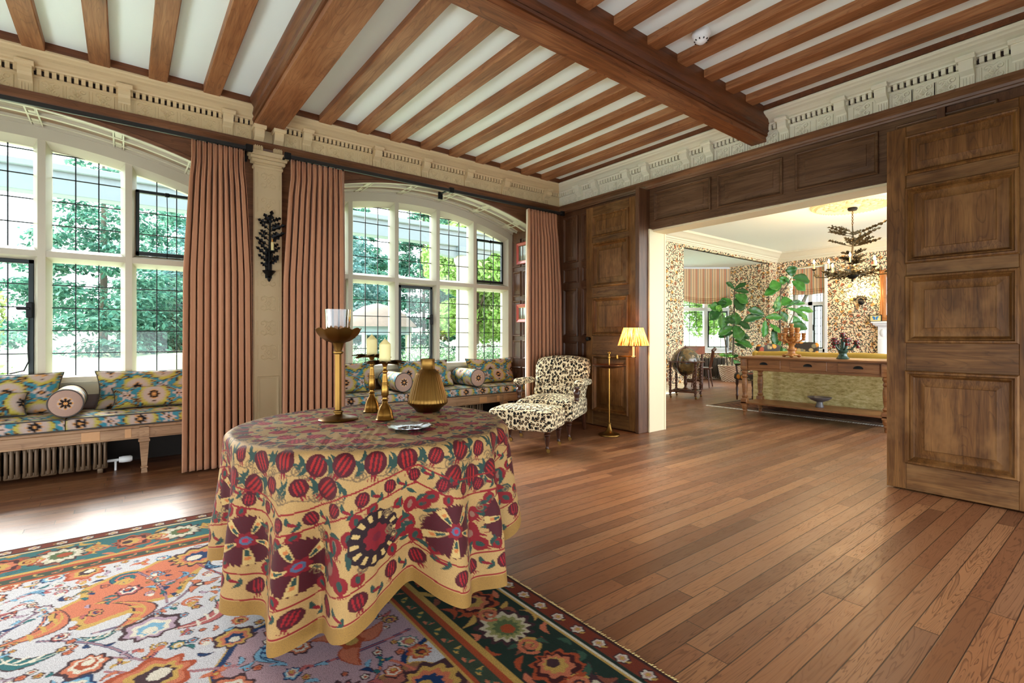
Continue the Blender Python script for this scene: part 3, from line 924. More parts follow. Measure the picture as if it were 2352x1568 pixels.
# ---------------------------------------------------------------- far room shell
m = MB()
m.box(XF - .12, XF, YW + T, 9.55, 0, ZC); m.box(XF - .12, XF, 9.55, 13.5, 3.14, ZC); m.box(XF - .12, XF, 13.5, YF, 0, ZC)
struct('wall_far_left', m, M['wallpaper'])
m = MB()   # bay: side cheek, canted side, front
def vwall(m, a, b, z0, z1, t=.06):
    a = np.array(a); b = np.array(b); d = (b - a) / np.linalg.norm(b - a); n = np.array([-d[1], d[0]]) * t
    q = [a, b, b + n, a + n]
    m.add([(p[0], p[1], z) for z in (z0, z1) for p in q], BOXF)
PA, PB, PC, PD = (-7.30, 13.5), (-8.15, 12.4), (-8.15, 10.5), (-7.3, 9.55)
m2 = m
vwall(m, (XF - .1, 13.5), PA, 0, 3.3)
vwall(m, PA, PB, 0, .74)
vwall(m, PB, PC, 0, .74)
vwall(m, PC, PD, 0, 3.3); vwall(m, PD, (XF - .1, 9.55), 0, 3.3)
struct('wall_far_bay', m, M['wallpaper'])
m = MB(); m.box(-8.3, XF - .06, 9.4, 13.6, 3.14, 3.2); struct('ceiling', m, M['ceiling'])
m = MB(); m.box(XF - .1, XO, YW + T, YF, 3.44, 3.5); struct('ceiling', m, M['ceiling'])
WX0, WX1 = -5.93, -4.98
m = MB()
m.box(XF - .12, WX0, YF, YF + .32, 0, ZC); m.box(WX1, XO, YF, YF + .32, 0, ZC); m.box(WX0, WX1, YF, YF + .32, 3.02, ZC); m.box(WX0, WX1, YF, YF + .32, 0, .72)
struct('wall_far', m, M['wallpaper'])
# cove cornice, skirting of the far room
COVE = [(0, 3.19), (.015, 3.19), (.02, 3.215), (.035, 3.225), (.035, 3.25), (.06, 3.262), (.065, 3.29), (.09, 3.30), (.12, 3.33), (.17, 3.385), (.2, 3.395), (.21, 3.44), (0, 3.44)]
m = MB(); m.prism(COVE, YW + T, YF, lambda d, z, u: (XF + d, u, z)); m.prism(COVE, XF, XO, lambda d, z, u: (u, YF - d, z))
u = YW + T
while u < YF: m.sphere((XF + .048, u, 3.272), (.014, .018, .016), 6, 4); u += .055
u = XF
while u < -2: m.sphere((u, YF - .048, 3.272), (.018, .014, .016), 6, 4); u += .055
struct('trim_7', m, M['cream_lit'], 30)
SK = [(0, 0), (.022, 0), (.022, .14), (.016, .15), (.018, .17), (.008, .185), (0, .19)]
m = MB(); m.prism(SK, YW + T, 9.55, lambda d, z, u: (XF + d, u, z)); struct('baseboard_far_left', m, M['cream2'], 30)
m = MB(); m.prism(SK, XF, WX0 - .0, lambda d, z, u: (u, YF - d, z)); m.prism(SK, WX0, XO, lambda d, z, u: (u, YF - d, z)); struct('baseboard_far', m, M['white_gloss'], 30)
m = MB(); m.prism(SK, XF - 1.1, XF, lambda d, z, u: (u, 13.5 - d, z)); struct('baseboard_far_bay', m, M['white_gloss'], 30)

def white_window(idx, o0, dirv, w, z0, z1, ztr, nl, cas, depth_n):
    """Painted mullioned window: o0 start on plan, dirv unit direction, depth_n unit normal into the room."""
    o0 = np.array(o0); dirv = np.array(dirv); dn = np.array(depth_n)
    def fn(u, z, d): p = o0 + dirv * u + dn * d; return (p[0], p[1], z)
    def bx(m, u0, u1, za, zb, d0, d1): m.add([fn(u, z, d) for z in (za, zb) for (u, d) in ((u0, d0), (u1, d0), (u1, d1), (u0, d1))], BOXF)
    m = MB(); fw = .075
    bx(m, 0, fw, z0, z1, -.05, .05); bx(m, w - fw, w, z0, z1, -.05, .05); bx(m, 0, w, z0, z0 + fw, -.05, .05); bx(m, 0, w, z1 - fw, z1, -.05, .05)
    bx(m, 0, w, ztr - .045, ztr + .045, -.05, .055)
    for k in range(1, nl): bx(m, w * k / nl - .05, w * k / nl + .05, z0, z1, -.05, .055)
    bx(m, -.04, w + .04, z0 - .05, z0, -.05, .13)
    o = struct('window_%d' % idx, m, M['white_gloss'])
    le = MB(); g2 = MB()
    for k in range(nl):
        a = w * k / nl + .06; b = w * (k + 1) / nl - .06
        for q in (1, 2): bx(le, a + (b - a) * q / 3 - .006, a + (b - a) * q / 3 + .006, z0 + .05, z1 - .05, -.006, .006)
        z = z0 + fw + .19
        while z < z1 - .1:
            bx(le, a, b, z - .006, z + .006, -.006, .006); z += .2
        g2.add([fn(a - .02, z0, 0), fn(b + .02, z0, 0), fn(b + .02, z1, 0), fn(a - .02, z1, 0)], [(0, 1, 2, 3)])
    part('leading', le, M['lead'], o); part('pane', g2, M['glass'], o)
    for k in cas:
        a = w * k / nl + .065; b = w * (k + 1) / nl - .065; m = MB()
        for q in ((a, a + .035, z0 + .08, ztr - .05), (b - .035, b, z0 + .08, ztr - .05), (a, b, z0 + .08, z0 + .115), (a, b, ztr - .085, ztr - .05)): bx(m, *q, -.02, .03)
        c = part('casement', m, M['casement'], o)
        m = MB(); bx(m, a - .0, a + .03, z0 + .55, z0 + .7, .03, .06); part('casement_handle', m, M['iron'], c)
    return o
dd = np.array(PA) - np.array(PB); ln = np.linalg.norm(dd); dd = dd / ln
white_window(3, PB, dd, ln, .80, 2.75, 1.96, 2, [1], (dd[1], -dd[0]))
white_window(4, PC, (0, 1), PB[1] - PC[1], .80, 2.75, 1.96, 3, [1], (1, 0))
white_window(5, (WX0 + .13, YF + .2), (1, 0), WX1 - WX0 - .22, .80, 2.95, 2.05, 2, [1], (0, -1))
m = MB()
for a, b in ((PA, PB), (PB, PC)): vwall(m, a, b, 2.75, 3.3)
struct('wall_far_bay', m, M['white_gloss'])
m = MB(); m.bbox(WX0, WX1 + .02, YF - .05, YF + .3, .70, .735, .006, 1); m.box(WX1 - .06, WX1, YF - .02, YF + .25, .73, 3.02); struct('trim_8', m, M['white_gloss'])

# ceiling rose
rose_c = (-3.09, 9.72)
m = MB(); m.lathe([(.62, 3.44), (.62, 3.42), (.59, 3.40), (.56, 3.405), (.54, 3.385), (.5, 3.38), (.47, 3.395), (.45, 3.40), (.43, 3.415), (.12, 3.41), (.10, 3.385), (.05, 3.37), (0, 3.37)], 48, rose_c + (0,), caps=False)
for k in range(16):
    a = k * math.pi / 8
    for r, s in ((.20, .05), (.30, .06), (.39, .045)): m.sphere((rose_c[0] + r * math.cos(a + (r > .25) * .2), rose_c[1] + r * math.sin(a + (r > .25) * .2), 3.412), (s, s, .022), 8, 5)
for k in range(60): m.sphere((rose_c[0] + .52 * math.cos(k * math.pi / 30), rose_c[1] + .52 * math.sin(k * math.pi / 30), 3.382), .014, 6, 4)
struct('trim_9', m, M['cream2'], 40)
# ---------------------------------------------------------------- printed / woven designs, evaluated per vertex
def floral(u, v):
    """Woven brocade: scalloped medallions in half drop, small pale blooms, vines on teal."""
    u = np.asarray(u, float); v = np.asarray(v, float)
    n = u.size; col = np.tile(LA(62, 140, 158), (n, 1))
    PU, PV = .40, .36
    br = LA(74, 46, 28); gold = LA(206, 160, 84); blk = LA(28, 20, 20)
    wob = .012 * np.sin(u * 31 + 2 * np.sin(v * 17)) + .010 * np.sin(v * 29 + 1.3)
    # vines
    for ph in (0, .5):
        f = (v / PV + ph + .16 * np.sin(2 * np.pi * u / PU + ph * 6.283) + wob) % 1.0 - .5
        d = np.abs(f) * PV
        col[d < .011] = gold; col[d < .0065] = br
    f = (u / (PU / 2) + .25 + .2 * np.sin(2 * np.pi * v / (PV / 2) + 1.0)) % 1.0 - .5
    d = np.abs(f) * PU / 2
    k = (np.sin(v * 36) > .1); col[(d < .009) & k] = gold; col[(d < .005) & k] = br
    for (ou, ov) in ((0.0, 0.0), (PU / 2, PV / 2)):
        dx = (u - ou + PU / 2) % PU - PU / 2; dy = (v - ov + PV / 2) % PV - PV / 2
        r = np.hypot(dx, dy * 1.02); th = np.arctan2(dy, dx)
        R = .112 + .008 * np.cos(8 * th)
        col[r < R + .009] = gold * .8
        col[r < R + .005] = br
        m = r < R; t = np.clip((r - .078) / .022, 0, 1)
        yel = LA(196, 180, 74); mau = LA(200, 176, 162)
        w = (t + .25 * np.sin(22 * th) * (t > 0) * (t < 1))
        w = np.clip(w, 0, 1)[:, None]
        col[m] = (mau * (1 - w) + yel * w)[m]
        pet = np.abs(np.cos(4 * th)) ** .6
        col[r < .018 + .034 * pet] = LA(226, 160, 92)
        col[(r < .012 + .032 * pet) & (r > .012)] = blk
        col[np.hypot(dx, dy + .066) < .009] = br; col[np.hypot(dx, dy + .066) < .005] = LA(222, 190, 150)
    for (ou, ov) in ((PU / 2, 0.0), (0.0, PV / 2)):
        dx = (u - ou + PU / 2) % PU - PU / 2; dy = (v - ov + PV / 2) % PV - PV / 2
        r = np.hypot(dx * .9, dy * 1.1); th = np.arctan2(dy, dx)
        R = .042 + .014 * np.cos(6 * th + .5)
        col[r < R] = LA(210, 184, 172)
        col[(r < .022) & (np.cos(4 * th) > .1) & (r > .004)] = blk
        col[r < .006] = LA(222, 150, 80)
        for s in (-1, 1):   # sprigs
            q = np.hypot((dx - s * .075) * .9, (dy + .055) * 1.3); tq = np.arctan2(dy + .055, dx - s * .075)
            R2 = .020 + .016 * np.cos(5 * tq + s)
            col[q < R2 + .004] = gold; col[q < R2 - .003] = br
    return col

class Painter:
    """Paints motifs onto a fixed set of 2D points."""
    def __init__(s, P, base):
        s.P = P; s.C = np.tile(np.array(base, float), (len(P), 1))
        s.cell = .06; s.lo = P.min(0)
        ij = np.floor((P - s.lo) / s.cell).astype(int); s.nx = ij[:, 0].max() + 1; s.ny = ij[:, 1].max() + 1
        key = ij[:, 0] * s.ny + ij[:, 1]; s.order = np.argsort(key, kind='stable'); ks = key[s.order]
        s.start = np.searchsorted(ks, np.arange(s.nx * s.ny + 1))
    def near(s, c, r):
        a = np.floor((np.array(c) - r - s.lo) / s.cell).astype(int); b = np.floor((np.array(c) + r - s.lo) / s.cell).astype(int)
        a = np.maximum(a, 0); b = np.minimum(b, [s.nx - 1, s.ny - 1])
        out = []
        for i in range(a[0], b[0] + 1):
            if a[1] <= b[1]: out.append(s.order[s.start[i * s.ny + a[1]]:s.start[i * s.ny + b[1] + 1]])
        return np.concatenate(out) if out else np.zeros(0, int)
    def local(s, c, r, rot):
        idx = s.near(c, r); q = s.P[idx] - np.array(c); cs, sn = math.cos(rot), math.sin(rot)
        return idx, q[:, 0] * cs + q[:, 1] * sn, -q[:, 0] * sn + q[:, 1] * cs
    def put(s, idx, m, col, a=1.0): s.C[idx[m]] = s.C[idx[m]] * (1 - a) + np.array(col) * a
    def line(s, pts, w, col):
        pts = np.asarray(pts, float)
        lo = pts.min(0); hi = pts.max(0); c = (lo + hi) / 2; r = np.max(hi - lo) / 2 + w * 2
        idx = s.near(c, r)
        if not len(idx): return
        Q = s.P[idx]; d = np.full(len(idx), 9.0)
        for a, b in zip(pts[:-1], pts[1:]):
            ab = b - a; t = np.clip(((Q - a) @ ab) / (ab @ ab + 1e-12), 0, 1)
            d = np.minimum(d, np.hypot(*(Q - a - t[:, None] * ab).T))
        s.put(idx, d < w, col)
    def leaf(s, c, rot, ln, wd, col, bend=0.0, edge=None, vein=None):
        idx, x, y = s.local(c, ln * 1.2, rot)
        if not len(idx): return
        y = y - bend * (x * x / ln - ln * .3)
        t = np.clip((x / ln + 1) / 2, 0, 1); prof = wd * np.sin(np.pi * t ** .8) ** .9
        ins = (np.abs(x) < ln)
        if edge is not None: s.put(idx, ins & (np.abs(y) < prof + wd * .22), edge)
        s.put(idx, ins & (np.abs(y) < prof), col)
        if vein is not None: s.put(idx, ins & (np.abs(y) < wd * .12), vein)
    def spiral(s, c, r, rot, sgn, w, col):
        t = np.linspace(0, 1, 22); a = rot + sgn * 9.5 * t; rr = r * (1 - .85 * t)
        s.line(np.stack([c[0] + rr * np.cos(a), c[1] + rr * np.sin(a)], -1), w, col)
    def palmette(s, c, rot, R, cols, lobes=9, asp=1.0, tail=.25):
        idx, x, y = s.local(c, R * 1.5, rot)
        if not len(idx): return
        y = y / asp
        r = np.hypot(x, y); th = np.arctan2(x, y)
        base = 1 + tail * np.cos(th) + .12 * np.cos(lobes * th)
        for k, cc in enumerate(cols):
            f = 1 - k / len(cols) * .92
            s.put(idx, r < R * f * (base if k < len(cols) - 1 else 1), cc)

def grown_rand(seed): return random.Random(seed)

# ---------------------------------------------------------------- suzani tablecloth on the round table
TC = (-2.394, .996); TR = .628; TZ = .772
def suzani():
    P1 = L(198, 156, 96)
    th_c = math.radians(-22)
    # denser toward the camera
    a = np.linspace(0, 1, 901)
    w = np.cumsum(1.0 / (1.0 + .0 * a) * (1 + 1.6 * np.exp(-((a - .5) / .30) ** 2))); w = (w - w[0]) / (w[-1] - w[0])
    th = th_c - math.pi + 2 * math.pi * w[:-1] if False else th_c - math.pi + 2 * math.pi * np.interp(np.linspace(0, 1, 900, endpoint=False), w, a)
    n = len(th)
    dd = lambda d: np.radians(d)
    key = [(-202, 1.22), (-165, 1.22), (-130, 1.30), (-112, 1.33), (-95, 1.30), (-78, 1.36), (-62, 1.42), (-52, 1.465), (-44, 1.44), (-32, 1.37), (-18, 1.345), (-8, 1.30), (2, 1.35), (14, 1.39), (25, 1.40), (36, 1.30), (48, 1.20), (58, 1.11), (75, 1.09), (95, 1.22), (120, 1.25), (158, 1.22)]
    deg = np.degrees(th)
    hem = np.interp(deg, [k[0] for k in key], [k[1] for k in key]) - .087
    hem = hem + .012 * np.sin(th * 9 + 1)
    nr1, nr2 = 150, 215
    s1 = np.linspace(0.012, 1, nr1); s2 = np.linspace(0, 1, nr2 + 1)[1:]
    rho = np.concatenate([np.repeat((s1 * TR)[:, None], n, 1), TR + s2[:, None] * (hem - TR)[None]], 0)
    X3 = np.zeros(rho.shape + (3,))
    f = 10.0
    fold = .55 * np.sin(th * 9 + .4) + .38 * np.sin(th * 14 + 2.0) + .25 * np.sin(th * 5 - 1.0)
    fold = np.sign(fold) * np.abs(fold) ** .8
    # deep folds where the cloth's near corners drop
    for c0, am, wd in ((-50, .9, 5.0), (-40, -.9, 5), (-31, .45, 5), (-8, -.7, 5), (3, .55, 6), (14, -.4, 5), (24, .6, 6), (34, -.8, 5), (-66, -.5, 6), (-84, -.5, 7), (-104, -.35, 9), (52, -.3, 8), (64, -.3, 8)):
        fold = fold + am * np.exp(-((deg - c0) / wd) ** 2)
    R0 = .035
    drop = np.maximum(rho - TR, 0)
    t = drop / .7
    amp = .078 * np.clip(t * 1.5, 0, 1) ** 1.0
    r = np.where(rho <= TR, rho, 0)
    ang = np.clip(drop / R0, 0, math.pi / 2)
    rr = TR + R0 * np.sin(ang) + .035 * t * np.clip(t, 0, 1) + amp * fold[None]
    zz = TZ - R0 * (1 - np.cos(ang)) - np.maximum(drop - R0 * math.pi / 2, 0) * .985
    R = np.where(rho <= TR, rho, rr); Z = np.where(rho <= TR, TZ, np.maximum(zz, .016 + .0 * zz))
    Z = Z + np.where(rho < TR, .0012 * np.sin(R * 60 * np.cos(th * 3)[None]), 0)
    X3[..., 0] = R * np.cos(th)[None]; X3[..., 1] = R * np.sin(th)[None]; X3[..., 2] = Z
    # ---- design: planar on the top, unrolled on the skirt
    top = (rho < .565)
    base = np.array(P1)
    out = np.tile(base, (rho.size, 1)).reshape(rho.shape + (3,))
    red = LA(140, 20, 32); dred = LA(84, 12, 22); pink = LA(170, 36, 60); fire = LA(176, 30, 28); grn = LA(44, 72, 62); gr2 = LA(84, 112, 108); vine = LA(132, 104, 70); mar = LA(82, 12, 22); cream = LA(216, 178, 110); blue = LA(88, 104, 132)
    def pom(p, c, rot, R, striped=True, body=None, hi=None):
        idx, x, y = p.local(c, R * 1.9, rot)
        if not len(idx): return
        r = np.hypot(x, y / 1.05); body = dred if body is None else body; hi = fire if hi is None else hi
        crown = (y > R * .75) & (y < R * 1.6) & (np.abs(x) < R * .16 + (y - R * .75) * .42) & (np.abs(((x / (R * .30)) % 1) - .5) < .5 - (y - R * 1.0) / R * .62)
        p.put(idx, crown, red)
        p.put(idx, r < R, body)
        if striped:
            for k in (-1, 0, 1):
                xx = x - k * R * .42 * (1 - .25 * (y / R) ** 2); p.put(idx, (np.abs(xx) < R * .105 * np.sqrt(np.clip(1 - (y / (R * .78)) ** 2, 0, 1))), hi)
        else:
            p.put(idx, np.hypot(x / .35, y / .62) < R * .95, hi)
    def curls(p, c, rr, rot, sgn): p.spiral(c, rr, rot, sgn, .0026, vine)
    R_ = grown_rand(3)
    # top: lattice of flat pomegranates with sprigs and curls between
    idx = np.nonzero(top.ravel())[0]
    Q = np.stack([(rho * np.cos(th)[None]).ravel()[idx], (rho * np.sin(th)[None]).ravel()[idx]], -1)
    p = Painter(Q, LA(206, 168, 112))  # ground a little paler than the skirt, window glare put into the colour
    for i in range(-6, 7):
        for j in range(-7, 8):
            x = (i + .5 * (j % 2)) * .135; y = j * .112
            if math.hypot(x, y) > .62: continue
            x += R_.uniform(-.012, .012); y += R_.uniform(-.012, .012)
            ro = R_.uniform(0, 6.28)
            for k in range(4):
                a = R_.uniform(0, 6.28); c = (x + .062 * math.cos(a), y + .062 * math.sin(a))
                p.leaf(c, a + R_.uniform(-.6, .6), .024, .007, grn if R_.random() < .5 else gr2, R_.uniform(-.6, .6))
            curls(p, (x + .05 * math.cos(ro + 1), y + .05 * math.sin(ro + 1)), .022, ro, R_.choice((-1, 1)))
            pom(p, (x, y), ro, .040 if R_.random() < .8 else .028, True, pink * .8 + dred * .2, LA(214, 62, 84))
    p.line([(-.7, .05), (-.3, .02), (.0, -.03), (.35, -.02), (.7, -.03)], .010, LA(170, 146, 104))
    out.reshape(-1, 3)[idx] = p.C
    # skirt: u runs round the rim, v is the path from the rim
    idx = np.nonzero(~top.ravel())[0]
    Us = (np.repeat(th[None], len(rho), 0) * .70).ravel()[idx]; Vs = rho.ravel()[idx]
    Hm = np.repeat(hem[None], len(rho), 0).ravel()[idx]
    per = 2 * math.pi * .70
    Hf = lambda u: float(np.interp((math.degrees(u / .70) + 202) % 360 - 202, deg, hem))
    Q = np.stack([Us, Vs], -1)
    p = Painter(Q, base)
    u0 = math.radians(-202) * .70
    def cols(step, jit=0.0): return [u0 + (k + .5) * step for k in range(int(round(per / step)))]
    # upper field
    st = per / 36
    for k, u in enumerate(cols(st)):
        for q, v in enumerate((.585, .69, .79)):
            uu = u + (st / 2 if q % 2 else 0) + R_.uniform(-.012, .012); vv = v + R_.uniform(-.012, .012)
            if vv > Hf(uu) - .50: continue
            for s in (-1, 1, -1.2, 1.3):
                p.leaf((uu + s * .054, vv + R_.uniform(-.03, .03)), R_.uniform(.7, 2.4) * s, .030, .0085, grn, s * .5)
            curls(p, (uu + .055, vv + .04), .024, R_.uniform(0, 6), R_.choice((-1, 1))); curls(p, (uu - .05, vv + .045), .018, R_.uniform(0, 6), R_.choice((-1, 1)))
            p.line([(uu - .06, vv + .06), (uu - .02, vv + .045), (uu + .03, vv + .055), (uu + .07, vv + .035)], .0022, vine)
            pom(p, (uu, vv), R_.uniform(-.9, .9) + (math.pi if q == 0 else 0), .044 if R_.random() < .7 else .033, True, dred, fire)
    # bands that follow the hem
    D = Hm - Vs
    for d0, w in ((.488, .0035), (.415, .0035), (.158, .003), (.060, .003)):
        m = np.abs(D - d0) < w; p.C[m] = LA(150, 24, 28)
    p.C[D < .054] = LA(168, 124, 58)
    for rowd, R0p, step in ((.452, .026, per / 42), (.113, .030, per / 36)):
        for u in cols(step):
            h = Hf(u)
            pom(p, (u, h - rowd), R_.uniform(-.5, .5), R0p, True, mar, LA(170, 26, 34))
            for s in (-1, 1): p.leaf((u + step / 2 + s * .012, h - rowd + s * .010), .6 * s + 1.5, .022, .008, grn, .4 * s)
            p.leaf((u + step / 2, h - rowd), .4, .018, .006, red)
    # medallion row
    step = per / 15
    for k, u in enumerate(cols(step)):
        h = Hf(u); c = (u, h - .288); R0p = .098
        ix, x, y = p.local(c, R0p * 1.3, R_.uniform(-.3, .3))
        if len(ix):
            r = np.hypot(x, y); t2 = np.arctan2(x, y)
            if k % 4 == 3:
                p.put(ix, r < R0p * (1 + .03 * np.cos(16 * t2)), LA(40, 12, 18))
                p.put(ix, (np.abs(r - R0p * .78) < R0p * .13) & (np.cos(14 * t2) > .25), cream)
                p.put(ix, r < R0p * .45 * (1 + .1 * np.cos(8 * t2)), red); p.put(ix, r < R0p * .16, LA(120, 20, 40))
            else:
                saw = 1 + .10 * (((t2 * 36 / (2 * math.pi)) % 1) - .5)
                seg = np.cos(6 * t2 / 1.0)
                p.put(ix, (r < R0p * saw), mar)
                p.put(ix, (r < R0p * .98) & (np.cos(5 * t2) > .55 + .35 * np.abs(r / R0p - .55)) & (r > R0p * .25), cream)
                p.put(ix, (np.cos(5 * t2) > .86) & (np.abs(r - R0p * .5) < R0p * .14), grn); p.put(ix, (np.cos(5 * t2) > .9) & (np.abs(r - R0p * .72) < R0p * .07), LA(206, 120, 60))
                p.put(ix, r < R0p * .30 * (1 + .15 * np.cos(7 * t2)), red); p.put(ix, r < R0p * .17, blue); p.put(ix, r < R0p * .09, LA(190, 30, 60))
        uu = u + step / 2
        for (du, dv, R1) in ((0, -.33, .032), (-.02, -.25, .048), (.03, -.195, .028), (.05, -.34, .024), (-.055, -.36, .022), (.075, -.385, .024), (.085, -.19, .022), (-.08, -.185, .024), (.13, -.40, .02)):
            h2 = Hf(uu + du)
            pom(p, (uu + du, h2 + dv), R_.uniform(-1.2, 1.2), R1, False, LA(140, 18, 26), LA(150, 104, 84) if R1 > .03 else grn)
        for q in range(13):
            p.leaf((uu + R_.uniform(-.085, .085), Hf(uu) - R_.uniform(.17, .40)), R_.uniform(0, 6.28), .026, .008, grn, R_.uniform(-.5, .5))
        for q in range(6): curls(p, (uu + R_.uniform(-.13, .13), Hf(uu) - R_.uniform(.19, .38)), .018, R_.uniform(0, 6), R_.choice((-1, 1)))
    out.reshape(-1, 3)[idx] = p.C
    mb = MB(); mb.grid(X3.transpose(0, 1, 2), out, cv=True)
    ctr = mb.n; mb.add([(0, 0, TZ)], [], LA(222, 200, 150)); mb.f[-1] = [(ctr, (q + 1) % n, q) for q in range(n)]
    # faces: orient upward / outward
    o = mb.build('tablecloth', M['cloth'], None, 179)
    o.location = (TC[0], TC[1], 0)
    return tag(o, 'cream cotton cloth embroidered with red pomegranates, draped to the rug', 'tablecloth')
suzani()
t = thing('round_table', 'round wooden table hidden beneath the pomegranate embroidered cloth', 'table', (TC[0], TC[1], .0125))
m = MB(); m.lathe([(0, .72), (TR - .02, .72), (TR - .008, .728), (TR - .008, .745), (TR - .02, .753), (0, .753)], 48); part('tabletop', m, M['bench'], t, 40)
m = MB(); m.lathe([(.05, .12), (.07, .16), (.05, .22), (.045, .5), (.06, .6), (.09, .70), (.2, .731)], 20, caps=False); part('pedestal', m, M['turned'], t, 40)
for k in range(4):
    a = k * math.pi / 2 + .6
    m = MB(); m.tube([(.04 * math.cos(a), .04 * math.sin(a), .20), (.18 * math.cos(a), .18 * math.sin(a), .14), (.34 * math.cos(a), .34 * math.sin(a), .035)], [.03, .03, .022], 8); m.sphere((.35 * math.cos(a), .35 * math.sin(a), .03), .028, 10, 6)
    part('leg', m, M['turned'], t, 60)

# ---------------------------------------------------------------- large rug
def big_rug():
    x0, x1, y0, y1 = -3.9, -.35, -1.7, 1.5
    nx, ny = 660, 600
    xs = np.linspace(x0, x1, nx); ys = np.linspace(y0, y1, ny)
    GX, GY = np.meshgrid(xs, ys, indexing='ij')
    Q = np.stack([GX.ravel(), GY.ravel()], -1)
    a = np.minimum(Q[:, 0] - x0, y1 - Q[:, 1])        # distance in from the nearer of the two seen edges
    R_ = grown_rand(11)
    ivory = LA(204, 202, 206); navy = LA(24, 54, 98); teal = LA(42, 106, 110); sal = LA(204, 118, 86); och = LA(198, 160, 84); sky = LA(122, 172, 200); mau = LA(160, 124, 134); rose = LA(180, 96, 96); dark = LA(70, 44, 50); gre = LA(60, 92, 74); rust = LA(172, 78, 46); pale = LA(222, 214, 196); dgreen = LA(34, 52, 44); lil = LA(176, 150, 168)
    p = Painter(Q, ivory)
    field = lambda x, y: min(x - x0, y1 - y) > .56
    # big mauve and salmon cartouches of the field
    def cartouche(c, rot, R, fill, edge, asp):
        idx, x, y = p.local(c, R * 1.7, rot); r = np.hypot(x, y / asp); th = np.arctan2(y / asp, x)
        B = R * (1 + .10 * np.cos(6 * th) + .05 * np.cos(11 * th + .6))
        p.put(idx, r < B + .018, och); p.put(idx, r < B + .012, edge); p.put(idx, r < B - .012, fill)
    cartouche((-1.95, .62), 1.2, .34, LA(178, 148, 156), navy, 1.35)
    cartouche((-2.95, .05), .7, .20, sal, och, 1.5)
    cartouche((-1.35, .78), .2, .28, LA(160, 98, 84), LA(150, 110, 70), 1.2)
    cartouche((-1.5, -.3), 2.2, .30, LA(150, 178, 196), navy, 1.3)
    cartouche((-2.3, -.75), .3, .28, LA(206, 128, 96), navy, 1.3)
    # vines
    for k in range(70):
        x = R_.uniform(x0 + .5, x1); y = R_.uniform(y0, y1 - .55); an = R_.uniform(0, 6.28); pts = []
        cu = R_.uniform(-5, 5)
        for q in range(14):
            pts.append((x, y)); x += .035 * math.cos(an); y += .035 * math.sin(an); an += cu * .035
        if all(field(*q) for q in pts): p.line(pts, .007, R_.choice([dark, rose, mau, navy])); p.line(pts, .004, R_.choice([rose, mau, sal]))
    def saz(c, rot, ln, cols):
        p.leaf(c, rot, ln, ln * .26, cols[0], .8, dark, cols[1])
        for k in (-.5, -.1, .3): p.leaf((c[0] + ln * k * math.cos(rot), c[1] + ln * k * math.sin(rot)), rot + .9, ln * .28, ln * .06, cols[1], .2)
    pal = [[dark, sal, pale, rust], [navy, sky, pale, rose], [dark, och, sal, navy], [teal, pale, rose, och], [dark, lil, pale, sky], [rust, sal, och, dark], [navy, teal, och, pale], [dark, rose, pale, navy]]
    placed = []
    for k in range(4200):
        x = R_.uniform(x0 + .58, x1 - .05); y = R_.uniform(y0 + .05, y1 - .60)
        if not field(x, y): continue
        R0 = R_.choice([.15, .125, .105, .09, .075, .06, .05, .042, .036])
        if any(math.hypot(x - a_, y - b_) < (R0 + r_) * .86 for a_, b_, r_ in placed): continue
        placed.append((x, y, R0)); typ = R_.random(); ro = R_.uniform(0, 6.28); cc = R_.choice(pal)
        if typ < .42: p.palmette((x, y), ro, R0 * .80, cc + [R_.choice([och, pale, rust])], R_.choice([7, 9, 11]), R_.uniform(.8, 1.3), .3)
        elif typ < .70: saz((x, y), ro, R0 * 1.15, R_.choice([(navy, sky), (teal, pale), (sal, och), (rose, pale), (sky, navy), (gre, och)]))
        elif typ < .85:
            for q in range(3): p.leaf((x + R0 * .5 * math.cos(ro + q * 2.1), y + R0 * .5 * math.sin(ro + q * 2.1)), ro + q * 2.1, R0 * .55, R0 * .22, cc[1], .5, cc[0])
            p.palmette((x, y), ro, R0 * .3, [cc[0], cc[2]], 6, 1, 0)
        else:
            p.spiral((x, y), R0 * .7, ro, 1, R0 * .13, cc[0]); p.spiral((x, y), R0 * .7, ro, 1, R0 * .08, cc[1])
            p.spiral((x + R0 * .5, y), R0 * .4, ro + 2, -1, R0 * .1, cc[2])
    for k in range(2200):
        x = R_.uniform(x0 + .58, x1 - .05); y = R_.uniform(y0 + .05, y1 - .60)
        if not field(x, y) or any(math.hypot(x - a_, y - b_) < r_ * .9 for a_, b_, r_ in placed): continue
        if R_.random() < .6: p.leaf((x, y), R_.uniform(0, 6.28), R_.uniform(.016, .034), .009, R_.choice([teal, sky, rose, och, navy, sal, lil]), .4, dark)
        else: p.palmette((x, y), 0, R_.uniform(.012, .02), [dark, R_.choice([sal, pale, sky, och]), rust], 5, 1, 0)
    # borders, laid over the field
    for lo, hi, cc in ((.44, .56, rust), (.475, .535, LA(60, 74, 58)), (.10, .44, dgreen), (.425, .444, och), (.10, .115, pale), (0, .10, LA(124, 54, 36)), (.0, .016, LA(66, 40, 36)), (.084, .098, dgreen)):
        m = (a >= lo) & (a < hi); p.C[m] = cc
    far = (Q[:, 0] - x0) < (y1 - Q[:, 1])
    m = far & (a >= .115) & (a < .425); p.C[m] = LA(52, 110, 112)  # far border teal instead of dark green, window glare put into the colour
    def along(step, d, fn, seed=0):
        L1 = x1 - x0; n = int(L1 / step)
        for k in range(n):
            s = (k + .5) * step
            if s > d: fn((x0 + s, y1 - d), 0, k)
        n = int((y1 - y0) / step)
        for k in range(n):
            s = (k + .5) * step
            if s > d + step * .4: fn((x0 + d, y1 - s), math.pi / 2, k)
    along(.115, .05, lambda c, r, k: p.palmette(c, r, .030, [dark, pale, LA(206, 160, 150), och], 6, 1, 0))
